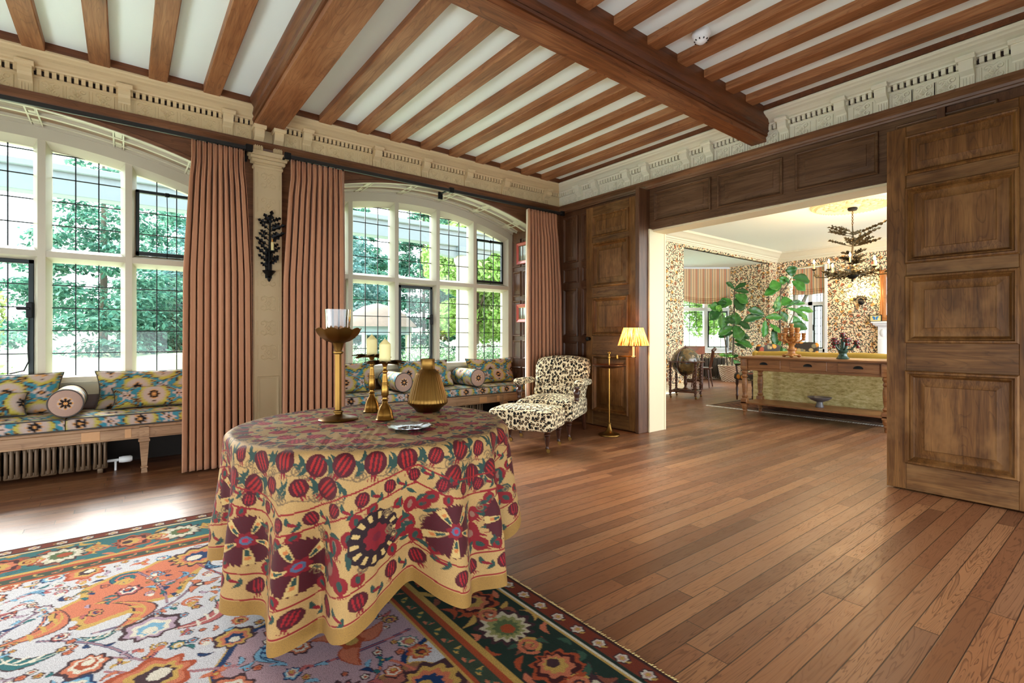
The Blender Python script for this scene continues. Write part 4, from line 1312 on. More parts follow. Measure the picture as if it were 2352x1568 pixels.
    along(.115 / 2, .05, lambda c, r, k: p.leaf(c, r + .8, .014, .006, och, .3) if k % 2 else None)
    along(.075, .505, lambda c, r, k: (p.leaf(c, r + (.7 if k % 2 else -.7), .028, .010, sal if k % 2 else och, .5), p.leaf(c, r + (-.7 if k % 2 else .7), .014, .008, gre)))
    def bigm(c, r, k):
        fl = r > 1  # far side motifs paler and tealer, glare put into their colour too
        if k % 2 == 0: p.palmette(c, r + math.pi / 2, .112, [dark, LA(206, 196, 170), LA(150, 150, 96) if not fl else pale, LA(92, 110, 70), rust], 13, 1.1, .2)
        else: p.palmette(c, r - math.pi / 2, .095, [rust, LA(70, 30, 30), sal, och, dark], 9, 1.0, .35)
        for q in range(9):
            aa = q * .7 + k; d = R_.uniform(.12, .18)
            p.leaf((c[0] + d * math.cos(aa), c[1] + d * math.sin(aa) * .9), aa + 1.4, R_.uniform(.03, .055), .014, R_.choice([sal, rust, och, LA(140, 80, 60), teal if fl else gre]), R_.uniform(-.8, .8), dark if q % 3 == 0 else None)
        for q in (-1, 1): p.spiral((c[0] + q * .13 * math.cos(r), c[1] + q * .13 * math.sin(r)), .05, r, q, .008, och if q > 0 else sal)
    for c_, r_, k_ in []: pass
    inb = lambda idx: (a[idx] > .115) & (a[idx] < .425)
    old = p.put
    p.put = lambda idx, m, col, al=1.0: old(idx, m & inb(idx), col, al)
    along(.27, .27, bigm)
    p.put = old
    # narrow outlines on the main border
    for d in (.116, .424, .443, .559): p.C[np.abs(a - d) < .004] = och
    colr = p.C * (1 + .10 * (np.random.RandomState(2).rand(len(Q), 1) - .5))
    mb = MB(); Z = np.full_like(GX, .012)
    mb.grid(np.stack([GX, GY, Z], -1), colr)
    for (ax, ay, bx, by) in ((x0, y1, x1, y1), (x0, y0, x0, y1)):
        mb.add([(ax, ay, .0), (bx, by, 0), (bx, by, .012), (ax, ay, .012)], [(0, 1, 2, 3)], LA(150, 130, 112))
    o = mb.build('rug', M['rug'], None)
    tag(o, 'large ivory floral wool rug with dark green border beneath the round table', 'rug')
    fr = MB(); rs = np.random.RandomState(5)
    k = 0
    for s in np.arange(x0, x1, .012):
        d = rs.uniform(.016, .026); fr.add([(s, y1 - .002, .010), (s + .009, y1 - .002, .010), (s + .007 + rs.uniform(-.004, .004), y1 + d, .003), (s + .001, y1 + d, .003)], [(0, 1, 2, 3)])
    fo = fr.build('fringe', M['wax'], o); 
    return o
big_rug()
# ---------------------------------------------------------------- curtains, rods
def curtain(name, label, y0, y1, b0, b1, z1=2.935, lead=None):
    """Pinch-pleated linen curtain hanging along y; (y0,y1) at the heading, (b0,b1) at the hem."""
    xr = -5.20
    nu, nv = 220, 60
    u = np.linspace(0, 1, nu); v = np.linspace(0, 1, nv)
    U, V = np.meshgrid(u, v, indexing='ij')
    npl = 10
    ph = U * npl * 2 * math.pi
    A = np.interp(V, [0, .02, .075, .13, .3, 1], [.018, .020, .034, .046, .050, .058])
    s = np.sin(ph)
    shape = np.sign(s) * np.abs(s) ** .6 + .25 * np.sin(ph * 2 + 1.1 * np.sin(U * 9))
    # three fingers per pleat in the heading
    fing = np.interp(V, [0, .05, .09, .13], [1, .9, .5, 0]) * .010 * np.sin(ph * 3)
    drift = .35 * np.sin(V * 3 + U * 11)
    xx = xr + A * (shape + 0.12 * drift) + fing
    W0 = y0 + (y1 - y0) * U; W1 = b0 + (b1 - b0) * U
    t = np.interp(V, [0, .06, .12, .4, 1], [.0, .0, .25, .85, 1])
    yy = W0 * (1 - t) + W1 * t - (b1 - b0) / npl * .22 * np.sin(ph * 2) * np.interp(V, [0, .1, .3], [.3, .5, 1]) 
    zz = z1 - (z1 - .015) * V + .006 * np.sin(ph) * V
    # the leading edge rolls back toward the window
    P = np.stack([xx, yy, zz], -1)
    t_ = thing(name, label, 'curtain', (xr, (b0 + b1) / 2, 0), 0, 'salmon pinch pleat curtains at the bay windows')
    mb = MB(); mb.grid(P - np.array([xr, (b0 + b1) / 2, 0]))
    o = part('curtain_panel', mb, M['curtain'], t_, 179)
    md = o.modifiers.new('thickness', 'SOLIDIFY'); md.thickness = .004; md.offset = 0
    # lining seen along the leading edge
    k = 0 if lead == 0 else -1
    E = P[k] - np.array([xr, (b0 + b1) / 2, 0]); E2 = E.copy(); E2[:, 0] -= .05; E2[:, 1] += .012 if k == 0 else -.012
    mb = MB(); mb.grid(np.stack([E + np.array([-.003, 0, 0]), E2], 0)); ol = part('lining', mb, M['curtain_lining'], t_, 179)
    md = ol.modifiers.new('thickness', 'SOLIDIFY'); md.thickness = .003
    return t_
curtain('curtain', 'salmon linen curtain on the near side of the cream pilaster', .47, .885, .40, .955, lead=0)
curtain('curtain', 'salmon linen curtain between the cream pilaster and the second bay window', 1.295, 1.82, 1.215, 1.83, lead=1)
curtain('curtain', 'salmon linen curtain in the room corner behind the leopard print armchair', 4.33, 4.87, 4.31, 4.97, lead=0)
def rod(label, y0, y1, brk):
    t = thing('curtain_rod', label, 'curtain rod', (-5.22, y0, 2.965))
    m = MB(); m.bbox(-.012, .012, 0, y1 - y0, -.014, .022, .004, 1); part('rail', m, M['black'], t)
    for y in brk:
        m = MB(); m.bbox(-.285 + .005, .015, y - y0 - .012, y - y0 + .012, .018, .034, .003, 1); m.bbox(-.02, .02, y - y0 - .03, y - y0 + .03, -.022, .04, .004, 1); m.bbox(-.282, -.262, y - y0 - .03, y - y0 + .03, -.04, .05, .003, 1)
        part('bracket', m, M['iron'], t)
    for y in np.arange(y0 + .04, y1, .075):
        if any(a < y < b for a, b in ((.45, .9), (1.28, 1.84), (4.31, 4.9))):
            m = MB(); m.bbox(-.01, .01, y - y0 - .008, y - y0 + .008, -.034, -.012, .003, 1); part('glider', m, M['iron'], t)
    return t
rod('black curtain rod across the first bay window', -2.6, .95, (-.9, .93))
rod('black curtain rod across the second bay window', 1.25, 5.02, (1.27, 3.14, 5.0))

# ---------------------------------------------------------------- window seats
def pillow(w, h, t, n=26, pinch=.10):
    u = np.linspace(-1, 1, n); v = np.linspace(-1, 1, n)
    U, V = np.meshgrid(u, v, indexing='ij')
    sx = U * w / 2 * (1 - pinch * (1 - V ** 2) * np.abs(U) ** 3 * .8); sz = V * h / 2 * (1 - pinch * (1 - U ** 2) * np.abs(V) ** 3)
    th = t / 2 * np.sqrt(np.clip((1 - U ** 4) * (1 - V ** 4), 0, 1)) ** .8
    mb = MB()
    F = np.stack([sx, -th, sz], -1); B = np.stack([sx, th, sz], -1)
    return mb, F, B
def cushion(name, label, group, w, h, t, loc, Mx, off=(0, 0), pipe=True, cat='cushion'):
    mb, F, B = pillow(w, h, t, 40 if w > .5 else 30)
    col = floral(F[..., 0].ravel() + off[0], F[..., 2].ravel() + off[1])
    mb.grid(F, col); mb.grid(B[:, ::-1], col.reshape(F.shape)[:, ::-1].reshape(-1, 3))
    move(mb, Mx)
    th = thing(name, label, cat, loc, 0, group)
    part('cover', mb, M['floral'], th, 179)
    E = np.concatenate([F[:, 0], F[-1, 1:], F[-2::-1, -1], F[0, -2:0:-1]]) @ np.array(Mx).T
    m = MB(); m.tube(E, .006, 6, closed=True); part('piping', m, M['piping'], th, 179)
    return th
def seat_cushion(label, y0, y1, x0, x1, z0, z1, off):
    t = thing('seat_cushion', label, 'seat cushion', (x1, (y0 + y1) / 2, z0), 0, 'floral seat cushions on the window seats')
    # rounded slab with domed top, coloured by the brocade
    n = 64; mm = 34
    yv = np.linspace(-1, 1, n); r = .022
    hw = (y1 - y0) / 2
    prof = []   # cross section from back bottom over the top to front bottom in (x, z), x toward room negative = back
    d = x1 - x0; h = z1 - z0
    for q in np.linspace(0, 1, 12): prof.append((-d, h * q * .95))
    for q in np.linspace(0, 1, 24)[1:]: prof.append((-d + d * q, h * .95 + .016 * math.sin(math.pi * q) + .004))
    for q in np.linspace(0, 1, 14)[1:]: prof.append((0 + .010 * math.sin(math.pi * q), h * (1 - q)))
    prof = np.array(prof)
    sl = np.concatenate([[0], np.cumsum(np.hypot(*np.diff(prof, axis=0).T))])
    P = np.zeros((n, len(prof), 3))
    edge = 1 - np.clip((np.abs(yv) - .93) / .07, 0, 1) ** 2 * .10
    P[..., 0] = prof[None, :, 0]; P[..., 1] = (yv * hw)[:, None]; P[..., 2] = prof[None, :, 1] * edge[:, None]
    Us = (P[..., 1]).ravel() + off; Vs = np.repeat(sl[None], n, 0).ravel() - sl[-1] + .055
    mb = MB(); col = floral(Us, -Vs); mb.grid(P, col)
    for k in (0, -1):
        b = mb.n; mb.add(P[k], [tuple(range(len(prof)))], floral(P[k][:, 0] + .1, P[k][:, 2]))
    part('cover', mb, M['floral'], t, 50)
    i1 = 12 + 23 - 1
    for z in (prof[i1, 1] + .0, .006):
        m = MB(); m.tube([(.006, a * hw, z * e) for a, e in zip(yv, edge)], .006, 6)
        part('piping', m, M['piping'], t, 179)
    return t
def bolster(label, y, x0, x1, z, r):
    t = thing('bolster', label, 'bolster cushion', (x0, y, z - r), 0, 'round bolsters on the window seats')
    Ln = x1 - x0; n = 36
    a = np.linspace(0, 2 * math.pi, n, endpoint=False); s = np.linspace(0, Ln, 46)
    P = np.zeros((len(s), n, 3)); P[..., 0] = s[:, None]; P[..., 1] = r * np.cos(a)[None]; P[..., 2] = r + r * np.sin(a)[None]
    col = floral(P[..., 0].ravel() + .2, (np.repeat(a[None], len(s), 0) * r).ravel() + .1)
    mb = MB(); mb.grid(P, col, cv=True)
    rr = np.linspace(1, 0.02, 24); D = np.zeros((24, n, 3)); D[..., 0] = Ln + .012 * (1 - rr[:, None] ** 4) ; D[..., 1] = r * rr[:, None] * np.cos(a)[None]; D[..., 2] = r + r * rr[:, None] * np.sin(a)[None]
    ey, ez = D[..., 1].ravel(), D[..., 2].ravel() - r
    dc = np.tile(LA(186, 152, 134), (ey.size, 1)); fl = np.hypot(ey, ez) < .052
    dc[fl] = floral(ey, ez)[fl]
    mb.grid(D, dc, cv=True)
    D2 = D.copy(); D2[..., 0] = -(D[..., 0] - Ln); mb.grid(D2[:, ::-1], None, cv=True)
    part('cover', mb, M['floral'], t, 50)
    for x in (0, Ln):
        m = MB(); m.tube([(x, r * 1.0 * math.cos(q), r + r * math.sin(q)) for q in a], .006, 6, closed=True)
        part('piping', m, M['piping'], t, 179)
    return t
XS0, XS1 = XB + .04, -5.44
BAYN = ('first', 'second')
def bench(bi):
    c = BAYS[bi]; nm = BAYN[bi]
    t = thing('window_seat', 'long limed oak window seat in the %s bay window' % nm, 'window seat', (XS1, c, 0))
    m = MB(); h = HB - .015
    X0 = XS0 - XS1
    m.bbox(-.05, 0, -h, h, .31, .40, .006, 1); m.bbox(X0 + .0, .012, -h, h, .398, .424, .006, 1)
    m.bbox(-.056, .006, -h, h, .306, .322, .004, 1); m.bbox(X0, X0 + .05, -h, h, .30, .40, .005, 1)
    part('seat_frame', m, M['bench'], t)
    pr = plain('pale_oak_repair', L(196, 146, 98), 0.5, nscale=30)
    for a, b in ((.60, .72), (.885, .93)):
        m = MB(); m.bbox(-.03, .0025, a, b, .318, .402, .001, 1); part('repair_patch', m, pr, t)
    for s in (-1.45, -1.02, 1.02, 1.45):
        if abs(s) > 1.2: continue
        m = MB(); w = .046
        def fr(zs):
            P = [[(-.046 + sx * ww - 0.0 + .024, s + sy * ww, z) for sx, sy in ((-1, -1), (1, -1), (1, 1), (-1, 1))] for z, ww in zs]
            m.grid(np.array(P), cv=True); b = m.n - 4; m.f.append([tuple(range(b, b + 4))])
        fr([(.41, .034), (.30, .034), (.298, .040), (.28, .042), (.275, .036), (.27, .034), (.06, .020), (.055, .026), (.045, .026), (.04, .02), (0, .022)])
        part('leg', m, M['bench'], t)
    cs = [c - 1.585, c - .475 - .05, c + .475 + .05, c + 1.585]
    if bi == 0: cs = [-2.455, -1.40, -.378, .692]
    else: cs = [1.525, 2.625, 3.69, 4.675]
    for k in range(3):
        pos = ('near the far left end', 'in the middle', 'beside the curtain')[k] if bi == 0 else ('beside the pilaster curtain', 'in the middle', 'beside the corner curtain')[k]
        lab = 'floral seat cushion %s of the %s window seat' % (pos, nm) if k != 1 else 'floral middle seat cushion of the %s window seat' % nm
        if k != 1: lab = 'floral seat cushion on the %s window seat, %s' % (nm, pos)
        seat_cushion(lab, cs[k] + .003, cs[k + 1] - .003, XS0 + .005, XS1 + .004, .425, .525, .1 + .37 * k)
    for k in (1, 2): bolster('floral bolster on the %s window seat, at the %s cushion joint' % (nm, ('left', 'right')[k - 1]), cs[k], XS0 + .10, XS1 - .02, .535 + .115, .112)
    tilt = Rz(math.pi / 2) @ np.eye(3)
    def lean(a, twist=0): return Rz(math.pi / 2 + twist) @ Rx(-a)
    if bi == 0:
        bc = [(-1.95, .86, 'far left'), (-.84, .84, 'between the two bolsters'), (.22, .86, 'nearest the curtain')]
        lc = [(-1.95, .42, 'far left'), (-.85, .42, 'between the two bolsters'), (.22, .62, 'nearest the curtain')]
    else:
        bc = [(2.02, .84, 'left of the left bolster'), (3.12, .74, 'between the two bolsters'), (4.20, .82, 'nearest the corner')]
        lc = [(2.02, .52, 'left of the left bolster'), (3.26, .44, 'between the two bolsters'), (4.21, .52, 'nearest the corner')]
    for k, (y, w, p) in enumerate(bc):
        cushion('back_cushion', 'large floral back cushion on the %s window seat, %s' % (nm, p), 'large floral back cushions on the window seats', w, .36, .15, (XS0 + .17, y, .705), lean(.22), (.2 * k + (.05 if bi else .12), .0))
    for k, (y, w, p) in enumerate(lc):
        cushion('lumbar_cushion', 'small floral lumbar cushion on the %s window seat, %s' % (nm, p), 'small floral lumbar cushions on the window seats', w, .20, .13, (XS0 + .29, y, .635), lean(.45), (.0, .0 if k != 1 else .18))
bench(0); bench(1)
def radiator(label, c, x, half, z0, z1, mat, ns, axis='y', loc=None):
    t = thing('radiator', label, 'radiator', loc or (x, c, 0))
    p = 2 * half / ns
    for k in range(ns):
        u = -half + (k + .5) * p
        m = MB()
        for q in (-.30, 0, .30):
            pts = [(.0, u + q * p, z0), (.0, u + q * p, z1)]
            m.bbox(-.07, .07 if q else .078, u + q * p - p * .125, u + q * p + p * .125, z0, z1 - (0.0 if q == 0 else .012), p * .12, 2)
        m.bbox(-.06, .06, u - p * .46, u + p * .46, z0 - .012, z0 + .035, .01, 2); m.bbox(-.06, .06, u - p * .46, u + p * .46, z1 - .045, z1 - .01, .01, 2)
        if k in (0, ns - 1): m.bbox(-.055, .055, u - .02, u + .02, 0, z0, .008, 2)
        if axis == 'x': move(m, Rz(-math.pi / 2))
        part('section', m, mat, t, 60)
    return t
t = radiator('low bronze column radiator under the first window seat', BAYS[0], -5.70, .77, .05, .29, M['radiator'], 14)
m = MB(); y = .80; m.tube([(0, .76, .09), (0, .84, .09)], .012, 8); m.tube([(0, .82, .09), (0, .82, 0)], .009, 8); m.lathe([(.0, 0), (.026, .004), (.03, .03), (.03, .085), (.02, .10), (0, .10)], 16, (0, .84, .09), Rx(-math.pi / 2)); part('thermostatic_valve', m, M['plastic_white'], t, 40)
radiator('low bronze column radiator under the second window seat', BAYS[1], -5.70, .80, .05, .29, M['radiator'], 14)

# pictures on the far reveal of the second bay
def picture(label, x, z, w, h, seed):
    t = thing('picture_frame', label, 'picture', (x, BAYS[1] + HB - .002, z), 0, 'small red framed pictures on the bay panelling')
    red = plain('red_lacquer_frame_%d' % seed, L(178, 58, 44), .4, nscale=14)
    m = MB(); fn = lambda u, v, d: (u, -d - .001, v)
    rings(m, fn, -w / 2, w / 2, -h / 2, h / 2, [(0, 0), (0, .022), (.008, .026), (.03, .018), (.046, .014), (.05, .008)], False); part('frame', m, red, t)
    m = MB(); rings(m, fn, -w / 2 + .046, w / 2 - .046, -h / 2 + .046, h / 2 - .046, [(0, .0145), (.006, .016), (.01, .009)], False); part('gilt_slip', m, M['brass'], t)
    g = G('landscape_print_%d' % seed); x_, y_, z_ = g.xyz(g.coord('Object')); n = g.noise(g.coord('Object'), 22 + seed, 3, .6)
    cc = g.ramp(z_ * 4 + .5 + n * .3, [(0.2, L(88, 92, 74)), (.45, L(140, 140, 112)), (.6, L(196, 204, 206)), (1, L(222, 226, 228))]); g.bsdf(cc, .3)
    m = MB(); rings(m, fn, -w / 2 + .05, w / 2 - .05, -h / 2 + .05, h / 2 - .05, [(0, .009), (.001, .009)]); part('print', m, g.m, t)
picture('small red framed picture on the bay panelling, upper of the two', -5.735, 2.44, .30, .32, 1)
picture('small red framed picture on the bay panelling, lower of the two', -5.735, 1.545, .30, .27, 2)

# oak-leaf wall sconce on the pilaster
def oak_leaf(mb, base, tip, up, wd, thick=.004, lobes=3, col=None):
    """Lobed leaf ribbon from base to tip, 'up' gives its broad side."""
    base = np.array(base, float); tip = np.array(tip, float); d = tip - base; ln = np.linalg.norm(d); d /= ln
    s = np.cross(d, np.array(up, float)); s /= np.linalg.norm(s); nrm = np.cross(s, d)
    n = 15; t = np.linspace(0, 1, n)
    w = wd * (np.sin(np.pi * t ** .8) ** .6 * (.62 + .38 * np.cos(2 * np.pi * lobes * t + math.pi))) + wd * .06
    w[0] = wd * .08; w[-1] = wd * .12
    bend = -.15 * ln * (t ** 2)
    P = []
    for i in range(n):
        c = base + d * ln * t[i] + nrm * bend[i]
        P.append([c - s * w[i] + nrm * w[i] * .25, c + nrm * -.003, c + s * w[i] + nrm * w[i] * .25])
    P = np.array(P)
    mb.grid(P, col); mb.grid(P[:, ::-1] + nrm * -thick, col)
def sconce_pilaster():
    t = thing('wall_sconce', 'black oak leaf wall sconce with a candle on the cream pilaster', 'wall sconce', (XW + .072, 1.14, 1.98))
    m = MB(); m.tube([(.03, 0, -.16), (.035, .0, .0), (.035, .005, .2), (.03, .01, .40)], [.014, .012, .010, .006], 8)
    R_ = random.Random(4)
    for k in range(18):
        z = -.10 + k * .027; s = (-1, 1)[k % 2]; ln = R_.uniform(.085, .13)
        yy = s * ln * R_.uniform(.8, 1.0); zz = z + ln * R_.uniform(.3, .9)
        m.tube([(.035, 0, z), (.05, yy * .4, z + (zz - z) * .35)], .004, 5)
        oak_leaf(m, (.045, yy * .25, z + (zz - z) * .2), (.03 + R_.uniform(0, .06), yy, zz), (1, .1 * s, 0), .023)
    oak_leaf(m, (.04, 0, .34), (.04, .03, .48), (1, 0, 0), .03); oak_leaf(m, (.04, 0, .34), (.04, -.045, .44), (1, 0, 0), .03)
    for yy, zz in ((.13, .34), (.125, .26)): oak_leaf(m, (.05, .02, zz - .06), (.10, yy, zz), (1, 0, .4), .03)
    part('oak_foliage', m, M['iron'], t)
    m = MB(); m.lathe([(0, -.24), (.012, -.225), (.018, -.20), (.010, -.185), (.03, -.17), (.05, -.145), (.062, -.13), (.055, -.127), (0, -.127)], 16, (.03, 0, 0)); m.box(-.002, .01, -.03, .03, -.2, .1); part('back_bracket', m, M['iron'], t, 40)
    m = MB(); m.tube([(.03, 0, -.05), (.085, .01, -.03), (.085, .018, .04)], .008, 6); m.lathe([(.006, .05), (.034, .06), (.036, .066), (.012, .066)], 12, (.085, .018, 0)); part('candle_cup', m, M['iron'], t, 40)
    m = MB(); m.lathe([(.014, .066), (.014, .15), (0, .152)], 12, (.085, .018, 0)); c = part('candle', m, M['wax'], t, 40)
    m = MB(); m.sphere((.085, .018, .166), (.007, .007, .017), 8, 6); part('flame_bulb', m, plain('amber_unlit_bulb', L(222, 150, 60), .2), c, 40)
sconce_pilaster()

# smoke detector
t = thing('smoke_detector', 'round white smoke detector between the ceiling joists', 'smoke detector', (-2.06, 3.40, 3.38))
m = MB(); m.lathe([(0, .1), (.062, .1), (.066, .07), (.06, .05), (.052, .048)], 28, caps=False); m.lathe([(.054, .05), (.052, .03), (.03, .012), (.02, .005), (0, .004)], 28, caps=False); part('body', m, M['plastic_white'], t, 40)
m = MB()
for k in range(10):
    a = k * math.pi / 5; m.obox((.045 * math.cos(a), .045 * math.sin(a), .030), (.012, .008, .018), Rz(a))
part('vent_slot', m, M['black'], t)

# ---------------------------------------------------------------- objects on the round table
def onT(px, py, z=TZ + .002): return (px, py, z)
def big_holder():
    t = thing('candle_holder', 'tall brass candle holder with scalloped bowl and glass hurricane on the tablecloth', 'candle holder', (-2.555, .865, TZ + .002))
    m = MB(); m.lathe([(0, 0), (.094, 0), (.097, .004), (.094, .008), (.06, .016), (.025, .026), (.02, .03), (.02, .036), (.026, .040), (.026, .046), (.018, .05)], 40); part('base', m, M['brass'], t, 40)
    m = MB(); m.lathe([(.0165, .045), (.0165, .335)], 8); m.lathe([(.018, .335), (.026, .34), (.027, .348), (.018, .352), (.02, .36), (.028, .385), (.034, .395)], 24, caps=False); part('stem', m, M['brass'], t, 25)
    a = np.linspace(0, 2 * math.pi, 96, endpoint=False)
    pr = [(.03, .392), (.06, .402), (.085, .418), (.103, .438), (.114, .46)]
    def bowl(off):
        P = np.zeros((len(pr), 96, 3))
        for i, (r, z) in enumerate(pr):
            f = i / (len(pr) - 1)
            rr = (r - off) ; P[i, :, 0] = rr * np.cos(a); P[i, :, 1] = rr * np.sin(a); P[i, :, 2] = z + off * .6 + f ** 2 * .012 * (np.abs(np.cos(a * 5)) - .3)
        return P
    m = MB(); m.grid(bowl(0), cv=True); m.grid(bowl(.003)[:, ::-1], cv=True); m.lathe([(0, .394), (.034, .394)], 24, caps=False)
    P0, P1 = bowl(0)[-1], bowl(.003)[-1]; m.grid(np.stack([P0, P1]), cv=True)
    part('bowl', m, M['brass'], t, 60)
    m = MB(); m.lathe([(0, .400), (.052, .400), (.058, .43), (.064, .53), (.0665, .562), (.064, .562), (.0615, .53), (.0555, .433), (.05, .405), (0, .405)], 40, caps=False); part('glass_hurricane', m, M['hurricane'], t, 50)
big_holder()
def small_stick(loc, label, hgt, rz):
    t = thing('candlestick', label, 'candlestick', loc, rz, 'brass candlesticks with ivory pillar candles')
    k = hgt / .32
    pr = [(0, 0), (.046, 0), (.048, .004), (.044, .008), (.040, .03), (.036, .05), (.026, .075), (.016, .09), (.013, .105), (.017, .11), (.013, .116), (.014, .13), (.019, .14), (.018, .18), (.015, .21), (.011, .25), (.010, .262), (.014, .27), (.014, .276), (.009, .282), (.010, .30), (.016, .315), (.018, .32)]
    m = MB(); m.lathe([(r, z * k) for r, z in pr], 28); 
    for z in np.arange(.142, .21, .008): m.lathe([(.0165, z * k), (.0195, (z + .002) * k), (.0165, (z + .004) * k)], 20, caps=False)
    part('stem', m, M['brass_br'], t, 50)
    m = MB(); n = 10
    for q in range(n):
        a = q * 2 * math.pi / n
        oak_leaf(m, (.01 * math.cos(a), .01 * math.sin(a), .318 * k + (q % 2) * .003), (.105 * math.cos(a), .105 * math.sin(a), (.318 + .012) * k + (q % 2) * .012), (0, 0, 1), .026, .0015, 1)
    m.lathe([(0, .318 * k), (.05, .318 * k), (.055, .326 * k), (.05, .328 * k), (0, .328 * k)], 24, caps=False)
    part('petal_dish', m, M['brass'], t)
    m = MB(); r = .0285; z0 = .328 * k; m.lathe([(0, z0), (r, z0), (r, z0 + .088), (r * .9, z0 + .092), (.004, z0 + .114), (0, z0 + .114)], 28); m.tube([(0, 0, z0 + .11), (0, 0, z0 + .122)], .0015, 5); part('candle', m, M['wax'], t, 30)
    return t
small_stick((-2.705, 1.105, TZ + .002), 'brass petal candlestick with ivory candle, the one set further back', .312, 0)
small_stick((-2.405, 1.052, TZ + .002), 'brass petal candlestick with ivory candle, in front beside the silver dish', .290, .3)
t = thing('vase', 'ribbed brass bottle vase on the round table', 'vase', (-2.53, 1.365, TZ + .002))
def flute(P):
    a = np.arctan2(P[..., 1], P[..., 0]); r = np.hypot(P[..., 0], P[..., 1])
    k = np.array([0] + [1] * 5 + [0.0] * (P.shape[0] - 6))
    k = np.where((P[:, 0, 2] > .03) & (P[:, 0, 2] < .232), 1.0, 0)
    f = 1 + .028 * (np.abs(np.sin(a * 17)) - .5) * k[:, None]
    P = P.copy(); P[..., 0] *= f; P[..., 1] *= f; return P
m = MB(); m.lathe([(0, 0), (.064, 0), (.068, .004), (.080, .020), (.110, .046), (.112, .054), (.107, .075), (.095, .12), (.080, .17), (.068, .207), (.062, .220), (.050, .230), (.043, .238), (.040, .242), (.039, .294), (.041, .298), (.037, .298), (.034, .29), (.034, .24)], 204, caps=False, tw=flute); part('body', m, M['brass'], t, 179)
t = thing('dish', 'small round engraved silver dish on the tablecloth', 'dish', (-2.085, 1.03, TZ + .002))
m = MB(); P = []
a = np.linspace(0, 2 * math.pi, 64, endpoint=False)
for r, z in ((0.001, .008), (.05, .007), (.072, .009), (.088, .014), (.098, .020), (.098, .017), (.086, .010), (.07, .003), (.05, 0), (.001, 0)):
    f = 1 + (.03 * np.cos(a * 12) if r > .08 else 0 * a); P.append(np.stack([r * f * np.cos(a), r * f * np.sin(a), np.full(64, z)], -1))
m.grid(np.array(P), cv=True); part('plate', m, M['silver'], t, 50)
m = MB()
for q in range(12):
    aa = q * math.pi / 6; oak_leaf(m, (.012 * math.cos(aa), .012 * math.sin(aa), .009), (.068 * math.cos(aa), .068 * math.sin(aa), .0105), (0, 0, 1), .013, .001, 2)
part('engraving', m, M['silver'], t)

# ---------------------------------------------------------------- leopard armchair and ottoman
def turned_leg(mb, x, y, h, r=.024, caster=None):
    pr = [(.020, 0), (.016, .01), (.013, .03), (.020, .06), (.026, .12), (.030, .15), (.022, .158), (.034, .168), (.034, .176), (.024, .184), (.038, .20), (.040, .22)]
    s = h / .22
    mb.lathe([(a * r / .024, z * s) for a, z in pr], 16, (x, y, .045))
    return mb
def caster(x, y):
    m = MB(); m.lathe([(.012, .06), (.015, .05), (.013, .035), (.005, .033)], 10, (x, y, 0), caps=True); m.obox((x + .008, y, .03), (.03, .016, .02)); m.lathe([(.0, -.009), (.019, -.009), (.0195, 0), (.019, .009), (0, .009)], 14, (x + .014, y, .0195), Rx(math.pi / 2)); return m
def soft_box(x0, x1, y0, y1, z0, z1, r=.05, dome=0.0, n=10):
    """Upholstered block: superellipse-rounded box with a domed top."""
    mb = MB(); u = np.linspace(-1, 1, 2 * n + 1)
    c = np.array([(x0 + x1) / 2, (y0 + y1) / 2, (z0 + z1) / 2]); hs = np.array([(x1 - x0) / 2, (y1 - y0) / 2, (z1 - z0) / 2])
    u = np.sign(u) * (1 - (1 - np.abs(u)) ** 1.6)
    for ax in range(3):
        for sg in (-1, 1):
            U, V = np.meshgrid(u, u, indexing='ij'); P = np.zeros(U.shape + (3,))
            P[..., ax] = sg; P[..., (ax + 1) % 3] = U; P[..., (ax + 2) % 3] = V
            Q = P * hs; inner = np.maximum(hs - r, 1e-4); K = np.clip(Q, -inner, inner); D = Q - K; dl = np.linalg.norm(D, axis=-1, keepdims=True)
            Q = K + np.where(dl > 1e-9, D / np.maximum(dl, 1e-9) * np.minimum(r, hs.min()) * np.clip(dl / r, 0, 1) ** .0, 0)
            top = np.clip((Q[..., 2] + hs[2]) / (2 * hs[2]), 0, 1)
            Q[..., 2] += dome * top * (1 - (Q[..., 0] / hs[0]) ** 2) * (1 - (Q[..., 1] / hs[1]) ** 2)
            if sg < 0: Q = Q[::-1]
            mb.grid(Q + c)
    return mb
